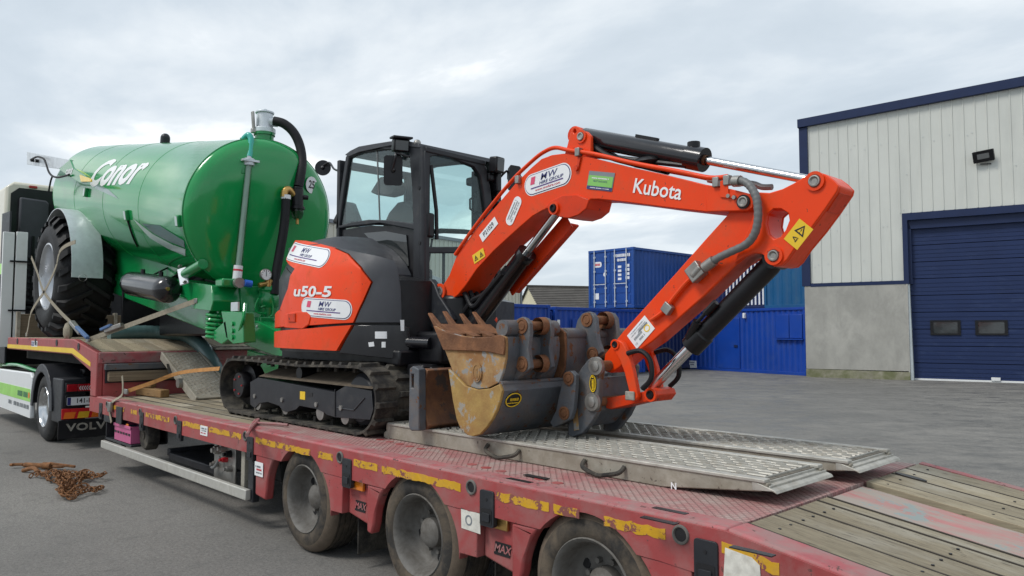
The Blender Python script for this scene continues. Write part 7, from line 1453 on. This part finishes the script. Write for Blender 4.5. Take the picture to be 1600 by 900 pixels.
# small perforated ramp leaning on the step
pr_=thing('tread_ramp',(-9.9,3.7,DZ),'small perforated aluminium ramp leaning against the red step','ramp')
q0,q1=V((-10.52,3.631,1.39)),V((-10.52,4.13,1.407)); ln=V((-9.067,3.726,0.86)); wv=(q1-q0); wv=V(0,wv.length,0); q1=q0+V(0,.50,0); lo0=V(ln.x,ln.y-.02,DZ+.01); lo0=V(-9.35,q0.y+.02,DZ+.012)
d=(lo0-q0).normalized(); L_=(lo0-q0).length; n_=V(0,1,0).cross(d); n_=n_ if n_.z>0 else -n_
F=Frame(q0,(0,1,0),d,n_); m=MB(); m.slab([[(0,0),(.50,0),(.50,L_),(0,L_)]],lambda p:F(p[0],p[1],.012),lambda p:F(p[0],p[1],-.012)); m.build('ramp_plate','alu_dirty',pr_,.004)
for x in (0,.5): m=MB(); m.bar(F(x,0,-.03),F(x,L_,-.03),.03,.11,n_); m.build('ramp_side','alu_dirty',pr_,.006)
m=MB()
for i in range(9):
    for j in range(int(L_/.07)-1):
        p=F(.05+.05*i,.05+.07*j+(.035 if i%2 else 0),.012); m.lathe([(0,.016),(.007,.012),(.004,.007),(-.002,.001)],p,n_,6)
o=m.build('grip_holes','alu_tread',pr_,smooth=0); o['kind']='stuff'
m=MB(); p=F(-.03,L_*.62,-.03); m.cyl(p-V(0,.03,0),p+V(0,.03,0),.06,n=14); m.build('ramp_roller','steel',pr_)
m=MB(); m.strip([F(-.02,L_*.25,.0),F(-.03,L_*.35,-.05),F(-.02,L_*.42,-.06)],(0,1,0),.05,.01,smooth=3); m.build('hinge_strap','rubber_dusty',pr_)
# second plate lying flat behind it
p2=thing('tread_plate_offcut',(-10.0,4.6,1.42),'pale perforated plate lying on the gooseneck edge behind the hose','plate')
m=MB(); m.prism([(-10.9,4.3),(-10.35,4.3),(-10.30,5.1),(-10.85,5.1)],'Z',1.43,1.46); m.build('plate','alu_dirty',p2,.004); m=MB()
for i in range(7):
    for j in range(9): m.cyl((-10.84+.07*i,4.36+.085*j,1.46),(-10.84+.07*i,4.36+.085*j,1.465),.014,n=6)
o=m.build('grip_dots','rubber_dusty',p2); o['kind']='stuff'
# pink crate in the tool tray
pc_=thing('plastic_crate',(-10.0,3.0,.39),'pink plastic crate in the tool tray under the trailer','crate')
x0=(-9.92,0.512)[0]; x1=(-9.327,0.421)[0]
m=MB(); z0,z1=.39,.585
for ya,yb in ((2.90,2.912),(3.15,3.162)): m.box(x0,x1,ya,yb,z0,z1)
m.build('long_side','pink_plastic',pc_,.003); m=MB(); m.box(x0,x0+.012,2.913,3.149,z0,z1); m.build('short_side','pink_plastic',pc_,.003); m=MB(); m.box(x1-.012,x1,2.913,3.149,z0,z1); m.build('short_side','pink_plastic',pc_,.003)
m=MB(); m.box(x0-.01,x1+.01,2.888,2.899,z1-.03,z1+.006); m.build('rim_edge','pink_plastic',pc_,.004)
n=6
for k in range(n): m=MB(); xx=x0+(x1-x0)*(k+.5)/n; m.box(xx-.03,xx+.03,2.894,2.8985,z0+.09,z0+.115); m.build('slot','black_print',pc_)
m=MB(); m.box(x0+.02,x1-.02,2.92,3.14,z0+.03,z0+.16); m.build('contents','blue_cloth',pc_,.04)
# ================= rusty chain on the ground =================
rnd=random.Random(11)
ch=thing('chain_heap',(-9.5,2.3,0),'rusty lashing chain heaped on the asphalt beside the trailer','chain')
def linkmesh(mb,c,d,up,L=.040,w=.022,r=.0065):
    d=d.normalized(); up=(up-d*up.dot(d)).normalized(); P=[]
    for k in range(10):
        a=2*math.pi*k/10; P.append(c+d*(L*math.cos(a))+up*(w*math.sin(a)))
    P.append(P[0]); mb.tube(P,r,5,caps=False)
def chain(path,hgt=.0):
    PP=spline([V(p) for p in path],10); mb=MB(); D=0; last=PP[0]; k=0
    for a,b in zip(PP,PP[1:]):
        D+=(b-a).length
        if D>=.052:
            D=0; k+=1; d=(b-a); up=V(0,0,1) if k%2 else d.cross(V(0,0,1)); up=up+V(rnd.uniform(-.5,.5),rnd.uniform(-.5,.5),rnd.uniform(-.3,.3)); linkmesh(mb,V(a.x,a.y,max(a.z,.024))+V(rnd.uniform(-.012,.012),rnd.uniform(-.012,.012),0),d,up)
    return mb
def gp_(px): return V(px[0],px[1],.02)
Z=[gp_(p) for p in [(-10.133,2.072),(-10.189,2.179),(-9.812,2.194),(-10.262,2.272),(-10.27,2.38),(-9.855,2.363),(-9.565,2.245),(-9.724,2.181),(-10.11,2.317),(-10.007,2.425),(-9.557,2.356),(-9.303,2.221),(-9.505,2.206),(-9.74,2.374),(-9.743,2.479),(-9.842,2.597),(-9.601,2.627),(-9.449,2.678),(-9.359,2.561),(-9.528,2.489),(-9.369,2.348),(-9.209,2.223),(-8.967,2.108),(-8.71,2.071),(-8.606,2.138),(-8.657,2.255),(-8.769,2.403),(-8.872,2.48),(-8.885,2.373),(-8.908,2.259),(-8.757,2.151),(-9.072,2.179),(-9.312,2.309),(-9.398,2.418),(-9.569,2.552),(-9.797,2.532),(-9.966,2.468)]]
for i,p in enumerate(Z): p.z=.02+.035*((i*7)%4)/3+ (.02 if 10<i<25 else 0)
o=chain(Z).build('chain_links','rust_chain',ch,smooth=40)
Z3=[gp_(p) for p in [(-10.165,2.149),(-9.921,2.186),(-9.936,2.278),(-9.616,2.294),(-9.71,2.406),(-9.487,2.428),(-9.246,2.281),(-9.466,2.247),(-9.767,2.24),(-9.941,2.383),(-9.598,2.417),(-9.6,2.521),(-9.124,2.312),(-8.843,2.148),(-8.695,2.045),(-8.487,2.098),(-8.609,2.219)]]
for i,p in enumerate(Z3): p.z=.035+.03*(i%3)
chain(Z3).build('chain_links','rust_chain',ch,smooth=40)
Z2=[gp_(p) for p in [(-9.515,2.196),(-9.707,2.303),(-9.331,2.289),(-9.154,2.186),(-9.418,2.199),(-9.596,2.315),(-9.226,2.301),(-8.982,2.182),(-8.82,2.085),(-8.577,2.085),(-8.779,2.215),(-8.774,2.308),(-8.651,2.348),(-8.741,2.432)]]
for i,p in enumerate(Z2): p.z=.05+.02*(i%3)
chain(Z2).build('chain_links','rust_chain',ch,smooth=40)
lbn=thing('load_binder',(-10.0,2.3,0),'rusty lever load binder beside the chain heap','binder')
a,b=gp_((-10.94,2.166)),gp_((-10.398,2.545)); a.z=b.z=.045; d=(b-a).normalized()
m=MB(); m.cyl(a.lerp(b,.05),a.lerp(b,.6),.030,n=12); m.cyl(a.lerp(b,.45),a.lerp(b,.62),.042,n=12); m.build('barrel','rust_chain',lbn); m=MB(); m.bar(a.lerp(b,.5)+V(.04,.03,.03),b+V(.05,.05,.0),.03,.03); m.build('lever','rust_chain',lbn,.006)
for q,s_ in ((a,-1),(a.lerp(b,.72),1)): m=MB(); m.tube([q,q+d*.05*s_+V(0,.03,0),q+d*.10*s_+V(0,0,.0),q+d*.10*s_-V(.02,.05,0),q+d*.05*s_-V(.03,.06,0)],.018,8,smooth=4); m.build('grab_hook','rust_chain',lbn)
m=MB(); a,b=gp_((-10.639,2.114)),gp_((-10.325,2.207)); m.tube([a,a.lerp(b,.5)+V(0,.03,.04),b],.025,8,smooth=3); m.build('shackle','rust_chain',lbn)
